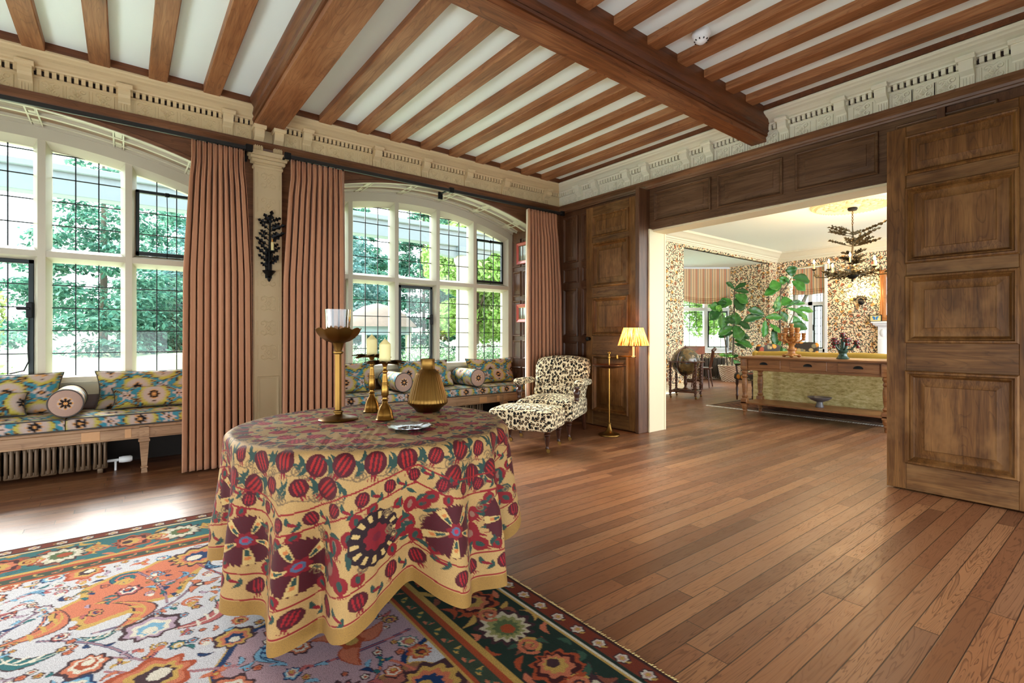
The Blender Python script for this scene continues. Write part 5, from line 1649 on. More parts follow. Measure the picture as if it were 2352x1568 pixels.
def armchair():
    t = thing('armchair', 'leopard print open armchair with turned arm supports beside the panelled door', 'armchair', (-4.55, 4.20, 0), math.radians(30))
    w = .35
    part('seat', soft_box(-w, w, -.41, .36, .215, .44, .05, .05), M['leopard'], t, 179)
    # raked back, curved top
    n, k = 26, 22
    u = np.linspace(-1, 1, n); v = np.linspace(0, 1, k)
    U, V = np.meshgrid(u, v, indexing='ij')
    wd = np.interp(V, [0, .3, .8, 1], [.32, .335, .36, .33]); z = .40 + V * (.545 - .05 * np.abs(U) ** 3 * V)
    edge = (1 - np.abs(U) ** 6) ** .5 * np.clip((1 - V) * 9, 0, 1) ** .5
    yF = .22 + .16 * V + .02 * U ** 2 - .075 * edge; yB = .33 + .19 * V + .015 + .01 * edge
    mb = MB(); F = np.stack([U * wd, yF, z], -1); B = np.stack([U * wd, yB, z], -1)
    mb.grid(F[:, ::1]); mb.grid(B[::-1]); mb.grid(np.stack([F[0], B[0]])[::-1]); mb.grid(np.stack([F[-1], B[-1]])); mb.grid(np.stack([F[:, -1], B[:, -1]])[::-1])
    part('backrest', mb, M['leopard'], t, 70)
    part('back_roll', soft_box(-.31, .31, .12, .30, .44, .56, .05, .01), M['leopard'], t, 179)
    for s in (-1, 1):
        x0, x1 = (s * (w + .03) - .05, s * (w + .03) + .05)
        part('arm_pad', move(soft_box(min(x0, x1), max(x0, x1), -.30, .26, .60, .675, .034, .006), Rx(-.03)), M['leopard'], t, 179)
        m = MB(); m.lathe([(.022, .44), (.03, .46), (.024, .475), (.028, .49), (.04, .53), (.034, .56), (.022, .575), (.03, .59), (.026, .61)], 18, (s * (w + .01), -.24, 0)); part('arm_support', m, M['turned'], t, 50)
        m = MB(); turned_leg(m, s * .30, -.36, .18); part('leg', m, M['turned'], t, 50); part('caster', caster(s * .30, -.36), M['brass'], t, 40)
        m = MB(); m.tube([(s * .30, .30, .25), (s * .30, .34, .12), (s * .30, .39, .0)], [.03, .026, .02], 10); part('leg', m, M['turned'], t, 50)
armchair()
def ottoman():
    t = thing('ottoman', 'leopard print footstool on turned brass castered legs before the armchair', 'ottoman', (-4.16, 3.46, 0), math.radians(30))
    part('cushion', soft_box(-.36, .36, -.265, .265, .215, .43, .05, .035), M['leopard'], t, 179)
    for sx in (-1, 1):
        for sy in (-1, 1):
            m = MB(); turned_leg(m, sx * .29, sy * .20, .18); l = part('leg', m, M['turned'], t, 50); part('caster', caster(sx * .29, sy * .20), M['brass'], l, 40)
ottoman()

# ---------------------------------------------------------------- floor lamp with tray
def floor_lamp():
    t = thing('floor_lamp', 'brass floor lamp with round tray and lit pleated ikat shade by the left door', 'floor lamp', (-4.03, 4.64, 0))
    m = MB(); m.lathe([(0, 0), (.125, 0), (.13, .006), (.128, .016), (.112, .024), (.10, .026), (.05, .045), (.032, .075), (.022, .11), (.018, .135), (.024, .14), (.024, .15), (.014, .155)], 36); part('base', m, M['brass'], t, 40)
    m = MB(); m.lathe([(.0095, .15), (.0095, .995)], 14); m.lathe([(.01, .985), (.018, .99), (.018, 1.0), (.01, 1.01), (0, 1.02)], 14, caps=False); m.lathe([(.01, .93), (.016, .935), (.016, .955), (.01, .96)], 14, caps=False); part('pole', m, M['brass_br'], t, 40)
    m = MB(); m.lathe([(0, .815), (.06, .812), (.16, .83), (.195, .842), (.2, .852), (.194, .856), (.185, .846), (.15, .84), (0, .838)], 40, caps=False); part('tray', m, M['turned'], t, 40)
    ex = np.array([.6152, .7884, 0]) * .0 + np.array([.82, .57, 0]) * .285
    A = np.array([0, 0, .945]); B = A + ex * .33 ; E = A + ex
    m = MB(); m.tube([A, B], .007, 8); m.tube([B + np.array([0, 0, .012]), E + np.array([0, 0, .012])], .007, 8); m.lathe([(.012, -.018), (.014, 0), (.012, .03)], 12, B); m.sphere(E + np.array([.02, .014, .012]), .011, 8, 6); part('swing_arm', m, M['brass_br'], t, 40)
    m = MB(); m.lathe([(.012, .0), (.022, .01), (.022, .016), (.015, .02)], 16, E); m.lathe([(.014, .02), (.014, .14)], 14, E); c = part('candle_tube', m, M['wax'], t, 40)
    zs0, zs1 = 1.085, 1.305; nr = 120
    a = np.linspace(0, 2 * math.pi, nr, endpoint=False); P = []
    zz = np.linspace(zs0, zs1, 12)
    for z in zz:
        r = .185 + (.112 - .185) * (z - zs0) / (zs1 - zs0) + .0025 * np.cos(a * 40); P.append(np.stack([r * np.cos(a), r * np.sin(a), np.full(nr, z - 1.2)], -1))
    m = MB(); m.grid(np.array(P), cv=True); sh = part('lamp_shade', m, M['shade'], t, 179); sh.location = (E[0], E[1], 1.2)
    m = MB()
    for z, r in ((zs0, .187), (zs1, .114)): m.tube([(r * math.cos(q), r * math.sin(q), z - 1.2) for q in np.linspace(0, 2 * math.pi, 48, endpoint=False)], .004, 6, closed=True)
    o = part('shade_trim', m, M['casement'], sh, 60)
    m = MB(); m.sphere((E[0], E[1], 1.15), .022, 12, 8); m.lathe([(.012, 1.085), (.014, 1.13)], 10, (E[0], E[1], 0)); part('light_bulb', m, M['bulb_soft'], t, 60)
    ld = bpy.data.lights.new('lamp_light', 'POINT'); ld.energy = 3.5; ld.color = (1, .62, .28); ld.shadow_soft_size = .03
    lo = bpy.data.objects.new('lamp_light', ld); C.objects.link(lo); lo.parent = t; lo.location = (E[0], E[1], 1.195)
floor_lamp()
# ---------------------------------------------------------------- the room beyond the opening
def lathe_leg(prof, x, y, mat, parent, name='leg', n=20, extra=None, tw=None):
    m = MB(); m.lathe(prof, n, (x, y, 0), tw=tw)
    if extra: extra(m)
    return part(name, m, mat, parent, 45)

def console():
    x0, x1, y0, y1 = -3.87, -1.93, 7.40, 8.02
    t = thing('console_table', 'long pine console table with three drawers behind the gold sofa', 'console table', ((x0 + x1) / 2, (y0 + y1) / 2, 0))
    W = (x1 - x0) / 2; D = (y1 - y0) / 2
    m = MB(); m.bbox(-W, W, -D, D, .865, .893, .006, 2); part('tabletop', m, M['table_oak'], t)
    m = MB(); lx = W - .07; ly = D - .06
    m.box(-lx, lx, -ly - .01, -ly + .02, .695, .866); m.box(-lx, lx, ly - .02, ly + .01, .695, .866); m.box(-lx - .01, -lx + .02, -ly, ly, .695, .866); m.box(lx - .02, lx + .01, -ly, ly, .695, .866)
    m.bbox(-lx, lx, -ly - .022, -ly, .688, .706, .004, 1)
    part('apron', m, M['table_oak'], t)
    for k, xc in enumerate((-.60, .0, .60)):
        m = MB(); m.bbox(xc - .235, xc + .235, -ly - .022, -ly, .725, .85, .005, 1); d = part('drawer', m, M['table_oak'], t)
        m = MB(); a = np.linspace(0, math.pi, 13)
        P = [[(xc + r * math.cos(q), -ly - .024 - dp, .785 + .6 * r * math.sin(q)) for q in a] for r, dp in ((.055, 0), (.05, .018), (.03, .026), (.005, .028))]
        m.grid(np.array(P)); m.bbox(xc - .055, xc + .055, -ly - .03, -ly - .02, .778, .79, .002, 1); part('cup_handle', m, M['iron'], d, 50)
    for sx in (-1, 1):
        for sy in (-1, 1):
            x, y = sx * (W - .075), sy * (D - .065)
            def ex(m, x=x, y=y): m.bbox(x - .045, x + .045, y - .045, y + .045, .69, .866, .004, 1); m.bbox(x - .045, x + .045, y - .045, y + .045, .155, .255, .006, 1)
            lathe_leg([(.02, 0), (.026, .03), (.022, .045), (.036, .07), (.03, .085), (.042, .11), (.045, .155), (.04, .255), (.034, .265), (.046, .285), (.034, .305), (.028, .32), (.035, .36), (.041, .44), (.043, .50), (.036, .555), (.030, .57), (.044, .59), (.034, .61), (.030, .625), (.046, .65), (.046, .67), (.036, .685), (.04, .70)], x, y, M['table_oak'], t, extra=ex)
    m = MB(); m.bbox(-W + .03, W - .03, -D + .02, D - .02, .18, .205, .005, 1); part('shelf', m, M['table_oak'], t)
    return t
console()
t = thing('bowl', 'grey pedestal bowl on the lower shelf of the console table', 'bowl', (-2.84, 7.68, .2055))
m = MB(); m.lathe([(.05, 0), (.052, .01), (.04, .05), (.038, .075), (.06, .085), (.11, .105), (.145, .135), (.15, .145), (.142, .145), (.10, .112), (.03, .095), (0, .094)], 32, caps=False); m.lathe([(0, 0), (.05, 0)], 32, caps=False); part('body', m, plain('grey_glazed_bowl', L(96, 92, 92), .35, nscale=20), t, 50)

def gold_candelabra():
    t = thing('candelabrum', 'carved gilded wooden candelabrum with many cups on the console table', 'candelabrum', (-3.22, 7.70, .895))
    W = wood('gilded_carved_wood', (L(104, 60, 22), L(172, 110, 50), L(206, 148, 80)), 'z', .35)
    m = MB(); m.lathe([(0, .02), (.085, .02), (.10, .03), (.075, .045), (.05, .055), (.045, .09), (.06, .10), (.06, .12), (.04, .13), (.036, .17), (.055, .19), (.045, .21), (.05, .24), (.085, .262), (.08, .275), (.03, .285), (.03, .42), (0, .43)], 24, caps=False)
    for k in range(4):
        a = k * math.pi / 2 + .4; m.sphere((.095 * math.cos(a), .095 * math.sin(a), .022), (.03, .03, .022), 10, 6)
    part('stem', m, W, t, 50)
    cups = [(0, .43)] + [(k * .105, .40 - .03 * abs(k)) for k in ()]
    R1 = [(a, .085, .36) for a in np.linspace(0, 2 * math.pi, 6, endpoint=False)] + [(a + .3, .155, .285) for a in np.linspace(0, 2 * math.pi, 6, endpoint=False)]
    for a, r, z in R1 + [(0, 0, .42)]:
        m = MB(); x, y = r * math.cos(a), r * math.sin(a)
        if r: m.tube([(0, 0, z - .06), (x * .5, y * .5, z - .075), (x, y, z - .02), (x, y, z)], .014, 8)
        m.lathe([(.012, -.03), (.026, -.02), (.018, 0), (.03, .012), (.022, .03), (.03, .045), (.03, .07), (.02, .07), (.018, .05), (0, .05)], 14, (x, y, z), caps=False)
        m.sphere((x, y, z - .03), .018, 8, 6)
        part('arm', m, W, t, 50)
gold_candelabra()
def green_candelabra():
    t = thing('candelabrum', 'green glazed candelabrum with red flower cups on the console table', 'candelabrum', (-2.535, 7.62, .895))
    gz = plain('dark_green_glaze', L(38, 66, 52), .2, nscale=16, coat=.4); rd = plain('red_flower_glaze', L(112, 18, 18), .25, nscale=18)
    m = MB(); m.lathe([(0, 0), (.075, 0), (.078, .008), (.06, .03), (.045, .06), (.05, .085), (.062, .105), (.05, .125), (.03, .15), (.026, .27), (0, .28)], 24, caps=False); part('stem', m, gz, t, 50)
    for k in range(7):
        if k == 6: x, y, z = 0, 0, .30
        else:
            a = k * math.pi / 3 + .2; r = .15 if k % 2 == 0 else .10; x, y, z = r * math.cos(a), r * math.sin(a), .20 if k % 2 == 0 else .235
        m = MB()
        if k < 6: m.tube([(0, 0, .12), (x * .6, y * .6, .13), (x, y, z - .01)], .013, 8)
        m.lathe([(.012, -.02), (.026, -.005), (.024, .03), (.03, .045), (.02, .046), (.0, .035)], 14, (x, y, z), caps=False)
        a_ = part('arm', m, gz, t, 50)
        m = MB(); m.lathe([(.03, .03), (.032, .045), (.028, .05), (.02, .046)], 12, (x, y, z), caps=False)
        for q in range(4): m.sphere((x + .03 * math.cos(q * 1.57 + .5), y + .03 * math.sin(q * 1.57 + .5), z + .01), .014, 8, 6)
        m.sphere((x * 1.12, y * 1.12, z - .035), .022, 8, 6)
        part('red_flower', m, rd, a_, 50)
green_candelabra()

def sofa():
    x0, x1 = -4.02, -1.5
    t = thing('sofa', 'mottled gold velvet sofa seen from behind the console table', 'sofa', ((x0 + x1) / 2, 8.62, .011))
    W = (x1 - x0) / 2
    part('back', soft_box(-W, W, -.47, -.27, .10, .88, .04), M['sofa'], t, 179)
    part('seat', soft_box(-W + .05, W - .05, -.30, .45, .12, .46, .06, .02), M['sofa'], t, 179)
    for s in (-1, 1): part('arm', soft_box(min(s * W, s * (W - .2)), max(s * W, s * (W - .2)), -.30, .46, .10, .62, .06), M['sofa'], t, 179)
    m = MB(); k = 40; xs = np.linspace(-W + .02, W, k); m.tube([(x, -.36, .895 + .006 * math.sin(x * 7)) for x in xs], [.055 if 0 < i < k - 1 else .03 for i in range(k)], 14); part('top_bolster', m, M['sofa_gold'], t, 60)
    m = MB(); m.sphere((-W + .0, -.36, .895), (.05, .058, .058), 12, 8); part('bolster_end', m, M['sofa_gold'], t, 60)
    for sx in (-1, 1):
        for sy in (-.38, .38):
            m = MB(); m.lathe([(.02, 0), (.03, .03), (.032, .12)], 12, (sx * (W - .1), sy, 0)); part('leg', m, M['turned'], t, 50)
sofa()

# patterned rug under the sofa
m = MB(); n = 40; x0, x1, y0, y1 = -4.72, -1.4, 7.98, 10.6
nx, ny = 150, 120
GX, GY = np.meshgrid(np.linspace(x0, x1, nx), np.linspace(y0, y1, ny), indexing='ij')
a_ = np.minimum.reduce([GX - x0, GY - y0, y1 - GY]).ravel(); rs = np.random.RandomState(3)
cc = np.tile(LA(124, 84, 66), (nx * ny, 1)); cc[a_ < .30] = LA(92, 70, 62); cc[(a_ > .1) & (a_ < .14)] = LA(160, 130, 100); cc[a_ < .04] = LA(170, 156, 134)
k_ = np.sin(GX.ravel() * 40) * np.sin(GY.ravel() * 40) > .4; cc[k_ & (a_ > .14)] = LA(160, 112, 84); cc = cc * (1 + .3 * (rs.rand(nx * ny, 1) - .5))
m.grid(np.stack([GX, GY, np.full_like(GX, .01)], -1), cc)
o = m.build('rug', M['rug'], None); tag(o, 'small brown patterned rug with white fringe under the sofa in the far room', 'rug')
m = MB()
for s in np.arange(x0, x1, .03): m.add([(s, y0, .01), (s + .022, y0, .01), (s + .022 + rs.uniform(-.01, .01), y0 - .05, .003), (s, y0 - .055, .003)], [(0, 1, 2, 3)])
part('fringe', m, M['plastic_white'], o)

# globe on its barley-twist stand
def globe():
    t = thing('globe', 'large antique brown terrestrial globe on a barley twist stand', 'globe', (-5.62, 8.72, 0), .35)
    m = MB(); m.sphere((0, 0, .70), .27, 40, 24); part('sphere', m, M['globe'], t, 179)
    m = MB(); m.lathe([(.285, .695), (.36, .695), (.366, .702), (.36, .715), (.285, .715)], 8); m.lathe([(.285, .695), (.285, .715)], 40, caps=False); part('horizon_ring', m, M['barley'], t, 30)
    m = MB(); a = np.linspace(0, 2 * math.pi, 48, endpoint=False); m.tube([(.283 * math.cos(q) * .35, .283 * math.cos(q) * .937, .70 + .283 * math.sin(q)) for q in a], .012, 6, closed=True); m.lathe([(.012, .97), (.018, .985), (.01, 1.0), (.006, 1.03), (0, 1.035)], 10); part('meridian_ring', m, M['barley'], t, 40)
    def twist(P):
        z = P[..., 2]; a = np.arctan2(P[..., 1], P[..., 0]); r = np.hypot(P[..., 0], P[..., 1])
        k = ((z > .22) & (z < .62)).astype(float)
        rr = r * (1 + .30 * k * np.cos(2 * a - z * 105)); a2 = a
        Q = P.copy(); Q[..., 0] = rr * np.cos(a2); Q[..., 1] = rr * np.sin(a2); return Q
    pr = [(.010, .045), (.022, .05), (.026, .075), (.016, .09), (.028, .10), (.028, .16), (.016, .17), (.024, .185), (.024, .21)] + [(.021, z) for z in np.linspace(.222, .618, 60)] + [(.026, .63), (.026, .65), (.018, .66), (.024, .67), (.024, .70)]
    for sx in (-1, 1):
        for sy in (-1, 1):
            x, y = sx * .235, sy * .235
            l = lathe_leg(pr, x, y, M['barley'], t, n=16, tw=twist)
            c = MB(); c.sphere((x + .01, y, .022), .022, 10, 6); c.lathe([(.008, .03), (.01, .05)], 8, (x, y, 0)); part('caster', c, M['brass'], l, 50)
    m = MB()
    for s in (-1, 1): m.bbox(-.25, .25, s * .235 - .02, s * .235 + .02, .115, .145, .005, 1); m.bbox(s * .235 - .02, s * .235 + .02, -.25, .25, .115, .145, .005, 1)
    m.bbox(-.235, .235, -.03, .03, .115, .14, .005, 1); part('stretcher', m, M['barley'], t)
    m = MB(); m.lathe([(.12, .14), (.12, .155), (.05, .175), (.025, .20), (.022, .23), (.034, .26), (.038, .29), (.022, .32), (.018, .36), (.034, .39), (.03, .41), (.016, .43), (.016, .44)], 20); part('pedestal', m, M['barley'], t, 50)
globe()
def desk():
    t = thing('writing_slope', 'small sloping wooden desk behind the globe', 'desk', (-6.46, 10.05, 0), .1)
    m = MB(); m.prism([(-.25, .80), (.25, .80), (.25, .98), (.12, .98), (-.25, .86)], -.32, .32, lambda y, z, x: (x, -y if False else y, z)); part('slope_box', m, wood('red_brown_mahogany', (L(84, 38, 24), L(126, 66, 44), L(150, 88, 62)), 'x', .4), t)
    for sx in (-1, 1):
        for sy in (-1, 1): lathe_leg([(.016, 0), (.02, .1), (.026, .14), (.018, .16), (.018, .4), (.026, .45), (.02, .5), (.022, .8)], sx * .28, sy * .2, M['barley'], t, n=12)
    m = MB(); m.bbox(-.29, .29, -.21, -.18, .18, .22, .004, 1); m.bbox(-.29, .29, .18, .21, .18, .22, .004, 1); part('stretcher', m, M['barley'], t)
desk()
def windsor():
    t = thing('spindle_chair', 'wooden spindle back chair near the radiator under the far bay window', 'chair', (-6.55, 10.85, 0), -1.2)
    m = MB(); m.bbox(-.22, .22, -.21, .21, .43, .465, .015, 2); part('seat', m, M['barley'], t, 40)
    for sx in (-1, 1):
        for sy in (-1, 1):
            m = MB(); m.tube([(sx * .16, sy * .15, .44), (sx * .21, sy * .2, .0)], [.02, .014], 8); part('leg', m, M['barley'], t, 50)
    m = MB()
    for k in range(5): m.tube([(-.17 + k * .085, .18, .46), (-.18 + k * .09, .25, .86)], .009, 6)
    part('spindle', m, M['barley'], t, 50)
    m = MB(); P = [(-.24, .26, .87), (-.12, .28, .9), (0, .285, .91), (.12, .28, .9), (.24, .26, .87)]; m.tube(P, [.02, .028, .03, .028, .02], 8); part('crest_rail', m, M['barley'], t, 50)
    m = MB(); m.tube([(-.185, -.17, .2), (-.19, .17, .2)], .01, 6); m.tube([(.185, -.17, .2), (.19, .17, .2)], .01, 6); m.tube([(-.188, 0, .2), (.188, 0, .2)], .01, 6); part('stretcher', m, M['barley'], t, 50)
windsor()
def uph_chair(label, loc, rz, tall=.98):
    t = thing('upholstered_chair', label, 'chair', loc, rz)
    part('seat', soft_box(-.26, .26, -.25, .25, .38, .50, .04, .02), M['chairfab'], t, 179)
    part('backrest', move(soft_box(-.25, .25, -.05, .05, 0, tall - .48, .045, .02), Rx(-.14), (0, .26, .49)), M['chairfab'], t, 179)
    for sx in (-1, 1):
        m = MB(); m.tube([(sx * .24, -.2, .66), (sx * .25, 0, .68), (sx * .24, .24, .69)], .02, 8); m.tube([(sx * .24, -.19, .66), (sx * .22, -.17, .42)], .016, 8); part('arm', m, M['turned'], t, 50)
        for sy in (-1, 1):
            lathe_leg([(.014, 0), (.02, .06), (.026, .1), (.016, .12), (.024, .22), (.016, .26), (.028, .3), (.028, .39)], sx * .21, sy * .2, M['turned'], t, n=12)
uph_chair('autumn print chair at the left end of the gold sofa', (-4.50, 9.20, .011), math.pi + 1.2, 1.03)
uph_chair('autumn print chair behind the sofa by the far window', (-4.62, 11.6, 0), .2, 1.05)
radiator('tall column radiator under the canted far bay window', 0, 0, .36, .09, .60, M['radiator_dk'], 6, 'x', loc=None)
for o in [q for q in bpy.data.objects if q.get('label', '').startswith('tall column radiator')]:
    o.location = (-7.52, 12.96, 0); o.rotation_euler = (0, 0, math.atan2(PA[1] - PB[1], PA[0] - PB[0]))

# Roman blinds
def roman(label, o0, dirv, w, z0, z1, dn, sag):
    t = thing('roman_blind', label, 'blind', (o0[0], o0[1], z0))
    n = 30; u = np.linspace(0, w, n); dirv = np.array(dirv); dn = np.array(dn)
    zs = np.concatenate([np.linspace(z1, z0 + .16, 14), [z0 + .13, z0 + .12, z0 + .09, z0 + .075, z0 + .05, z0 + .02, z0]])
    ds = np.concatenate([np.linspace(.01, .02, 14), [.05, .03, .06, .035, .065, .05, .02]])
    P = np.zeros((len(zs), n, 3))
    for i, (z, d) in enumerate(zip(zs, ds)):
        f = (1 - (z - z0) / (z1 - z0)) ** 2
        for k in range(n):
            p = dirv * u[k] + dn * d; P[i, k] = (p[0], p[1], z - z0 - sag * f * math.sin(math.pi * u[k] / w))
    m = MB(); m.grid(P); o = part('blind_fabric', m, M['blind'], t, 50); md = o.modifiers.new('thickness', 'SOLIDIFY'); md.thickness = .006
    m = MB(); q = [dirv * 0, dirv * w]; m.tube([(q[0][0] + dn[0] * .0, q[0][1] + dn[1] * .0, z1 - z0), (q[1][0], q[1][1], z1 - z0)], .014, 8); part('head_rail', m, M['white_gloss'], t)
n_ = np.array((dd[1], -dd[0]))
roman('striped Roman blind half lowered in the bay behind the globe', np.array(PB) + dd * .02 + n_ * .09, dd, ln - .04, 2.20, 3.10, n_, .10)
roman('striped Roman blind in the narrow far window behind the plant', (WX0 + .10, YF + .10), (1, 0), WX1 - WX0 - .18, 2.30, 2.98, (0, -1), .02)

# fiddle-leaf figs
def fig_leaf(mb, base, d, up, ln, wd, droop, shade):
    base = np.array(base); d = np.array(d, float); d /= np.linalg.norm(d); s = np.cross(d, up); s /= np.linalg.norm(s) + 1e-9; nn = np.cross(s, d)
    n, k = 12, 7; t = np.linspace(0, 1, n); P = np.zeros((n, k, 3)); Cc = np.zeros((n, k, 3))
    w = wd * (np.sin(np.pi * t ** 1.25) ** .7) * (1 - .22 * np.exp(-((t - .42) / .12) ** 2)); w[0] = .006
    for i in range(n):
        c = base + d * ln * t[i] - np.array([0, 0, 1]) * droop * ln * t[i] ** 2
        for j in range(k):
            q = j / (k - 1) * 2 - 1
            P[i, j] = c + s * w[i] * q + nn * (.22 * w[i] * abs(q) + .012 * math.sin(t[i] * 18) * abs(q))
            b = LA(62, 128, 44) if shade == 0 else (LA(38, 92, 36) if shade == 1 else LA(104, 168, 48))
            Cc[i, j] = b * (1.35 if abs(q) < .08 else 1) * (.92 + .1 * math.sin(t[i] * 25 + abs(q) * 5))
    mb.grid(P, Cc)
def fig_plant(t, stems, leaves):
    m = MB()
    for pts, r in stems: m.tube(pts, [r] * (len(pts) - 1) + [r * .6], 7)
    part('stem', m, M['bark'], t, 60)
    m = MB()
    for base, d, ln, wd, dr, sh in leaves: fig_leaf(m, base, d, -Ff + Zz * .35 + Rr * rnd.uniform(-.5, .5), ln, wd, dr, sh)
    o = part('foliage', m, M['leaf'], t, 179); md = o.modifiers.new('thickness', 'SOLIDIFY'); md.thickness = .003
    return t
Rr = np.array([.6152, .7884, 0]); Ff = np.array([-.7884, .6152, 0]); Zz = np.array([0, 0, 1.0])
def vw(r, z, f=0): return Rr * r + Zz * z + Ff * f
t = thing('fiddle_leaf_fig', 'fiddle leaf fig with two stems in a woven basket by the bay window', 'potted plant', (-6.88, 12.72, 0))
m = MB(); m.lathe([(.19, .0), (.20, .02), (.25, .20), (.285, .40), (.30, .42), (.285, .43), (.265, .41), (.22, .1)], 48, caps=False); m.lathe([(0, .01), (.19, .01)], 48, caps=False); part('wicker_basket', m, M['wicker'], t, 60)
m = MB(); m.lathe([(0, .36), (.255, .36)], 24, caps=False); part('soil', m, M['dark_under'], t)
stems = [([vw(-.05, .3), vw(-.10, .9), vw(-.16, 1.5), vw(-.22, 1.95)], .018), ([vw(.06, .3), vw(.10, 1.0), vw(.12, 1.7), vw(.13, 2.45)], .022), ([vw(-.02, .3), vw(-.08, .68)], .012)]
Lf = []
def lf(b, d, ln, wd, dr=.25, sh=0): Lf.append((np.array(b), np.array(d), ln, wd, dr, sh))
for (r, z, dr_, dz, ln, wd, sh) in ((-.22, 1.95, -.9, .25, .36, .15, 0), (-.22, 1.95, .5, .9, .38, .16, 0), (-.22, 1.93, -.7, -.5, .38, .15, 1), (-.20, 1.85, -.9, .9, .3, .10, 2), (-.20, 1.8, -.1, -1, .34, .15, 0), (-.16, 1.6, .6, .1, .3, .10, 1), (-.25, 1.95, .1, 1, .3, .13, 1)):
    lf(vw(r, z), vw(dr_, dz, rnd.uniform(-.4, .1)), ln, wd, .2, sh)
for (r, z, dr_, dz, ln, wd, sh) in ((.13, 2.45, -.6, .6, .36, .08, 1), (.13, 2.45, .6, .55, .36, .07, 1), (.13, 2.4, .9, .1, .36, .08, 1), (.13, 2.3, .75, -.4, .36, .15, 0), (.13, 2.2, .6, -.8, .34, .16, 1), (.13, 1.85, .1, -.9, .3, .14, 0), (.12, 1.75, -.7, -.4, .3, .10, 0), (.12, 1.6, .9, -.3, .42, .10, 1), (.12, 1.5, .35, -.95, .40, .17, 0), (.12, 1.45, -.9, -.25, .46, .12, 0), (.12, 1.3, -.9, -.1, .4, .10, 1), (.12, 1.2, .8, .1, .4, .10, 1), (.11, 1.1, .9, -.2, .48, .11, 0), (.11, 1.0, .8, -.1, .4, .07, 1), (.08, .62, .4, .5, .2, .05, 1), (.08, .55, .8, -.4, .26, .09, 0)):
    lf(vw(r, z), vw(dr_, dz, rnd.uniform(-.5, .2)), ln, wd, .2, sh)
for k in range(6):
    a = k * 1.05; lf(vw(-.08, .66), vw(math.cos(a), .45 + .2 * math.sin(k), math.sin(a)), .22, .05, .2, 2 if k % 2 else 0)
fig_plant(t, stems, Lf)
t = thing('fiddle_leaf_fig', 'taller fiddle leaf fig standing before the narrow far window', 'potted plant', (-5.55, 12.7, 0))
m = MB(); m.lathe([(.16, 0), (.17, .02), (.21, .34), (.22, .38), (.2, .38), (.16, .05)], 36, caps=False); m.lathe([(0, .01), (.16, .01)], 36, caps=False); part('pot', m, M['bounce_ground'], t, 50)
m = MB(); m.lathe([(0, .33), (.19, .33)], 24, caps=False); part('soil', m, M['dark_under'], t)
stems = [([vw(0, .3), vw(-.02, 1.2), vw(-.04, 1.9), vw(.0, 2.5)], .02), ([vw(-.02, 1.15), vw(-.25, 1.5), vw(-.42, 1.72)], .012), ([vw(.02, 1.0), vw(.2, 1.5), vw(.34, 1.85)], .012), ([vw(-.04, 2.2), vw(.18, 2.5), vw(.27, 2.66)], .012)]
Lf = []
for (r, z, dr_, dz, ln, wd, sh) in ((.27, 2.66, -.25, .9, .34, .14, 1), (.27, 2.62, .95, .05, .44, .15, 1), (.26, 2.55, .5, -.4, .34, .12, 0), (.2, 2.5, -.5, .5, .2, .07, 1), (0, 2.45, -.9, .05, .46, .15, 0), (0, 2.4, -.8, -.2, .44, .12, 0), (0, 2.45, .25, .6, .3, .12, 0), (-.04, 2.2, -.3, -.8, .36, .12, 0), (-.04, 1.95, .8, .55, .40, .15, 0), (-.04, 1.9, -.8, .2, .24, .08, 1), (-.04, 1.8, .5, -.5, .26, .12, 1), (.1, 1.95, .9, .3, .5, .06, 0), (.1, 1.9, .8, .6, .44, .06, 1), (.1, 1.9, .9, -.2, .46, .06, 0), (-.42, 1.72, -.8, .5, .44, .12, 1), (-.42, 1.68, -.95, 0, .48, .12, 1), (-.4, 1.65, .9, .2, .4, .10, 0), (-.4, 1.6, -.1, -.9, .36, .12, 0), (-.3, 1.5, .7, -.6, .3, .10, 0), (-.2, 1.4, .2, -.9, .36, .11, 1), (.34, 1.85, .9, .1, .44, .09, 0), (.34, 1.8, .8, -.3, .42, .10, 0), (.3, 1.7, .5, -.8, .36, .13, 0), (.2, 1.5, .9, -.1, .4, .12, 1), (.1, 1.3, .2, -.9, .3, .12, 0), (0, 1.1, -.6, -.5, .36, .12, 0), (0, .95, -.7, -.6, .3, .12, 1), (0, .9, .5, -.5, .3, .12, 0)):
    lf(vw(r, z), vw(dr_, dz, rnd.uniform(-.5, .2)), ln, wd, .2, sh)
fig_plant(t, stems, Lf)

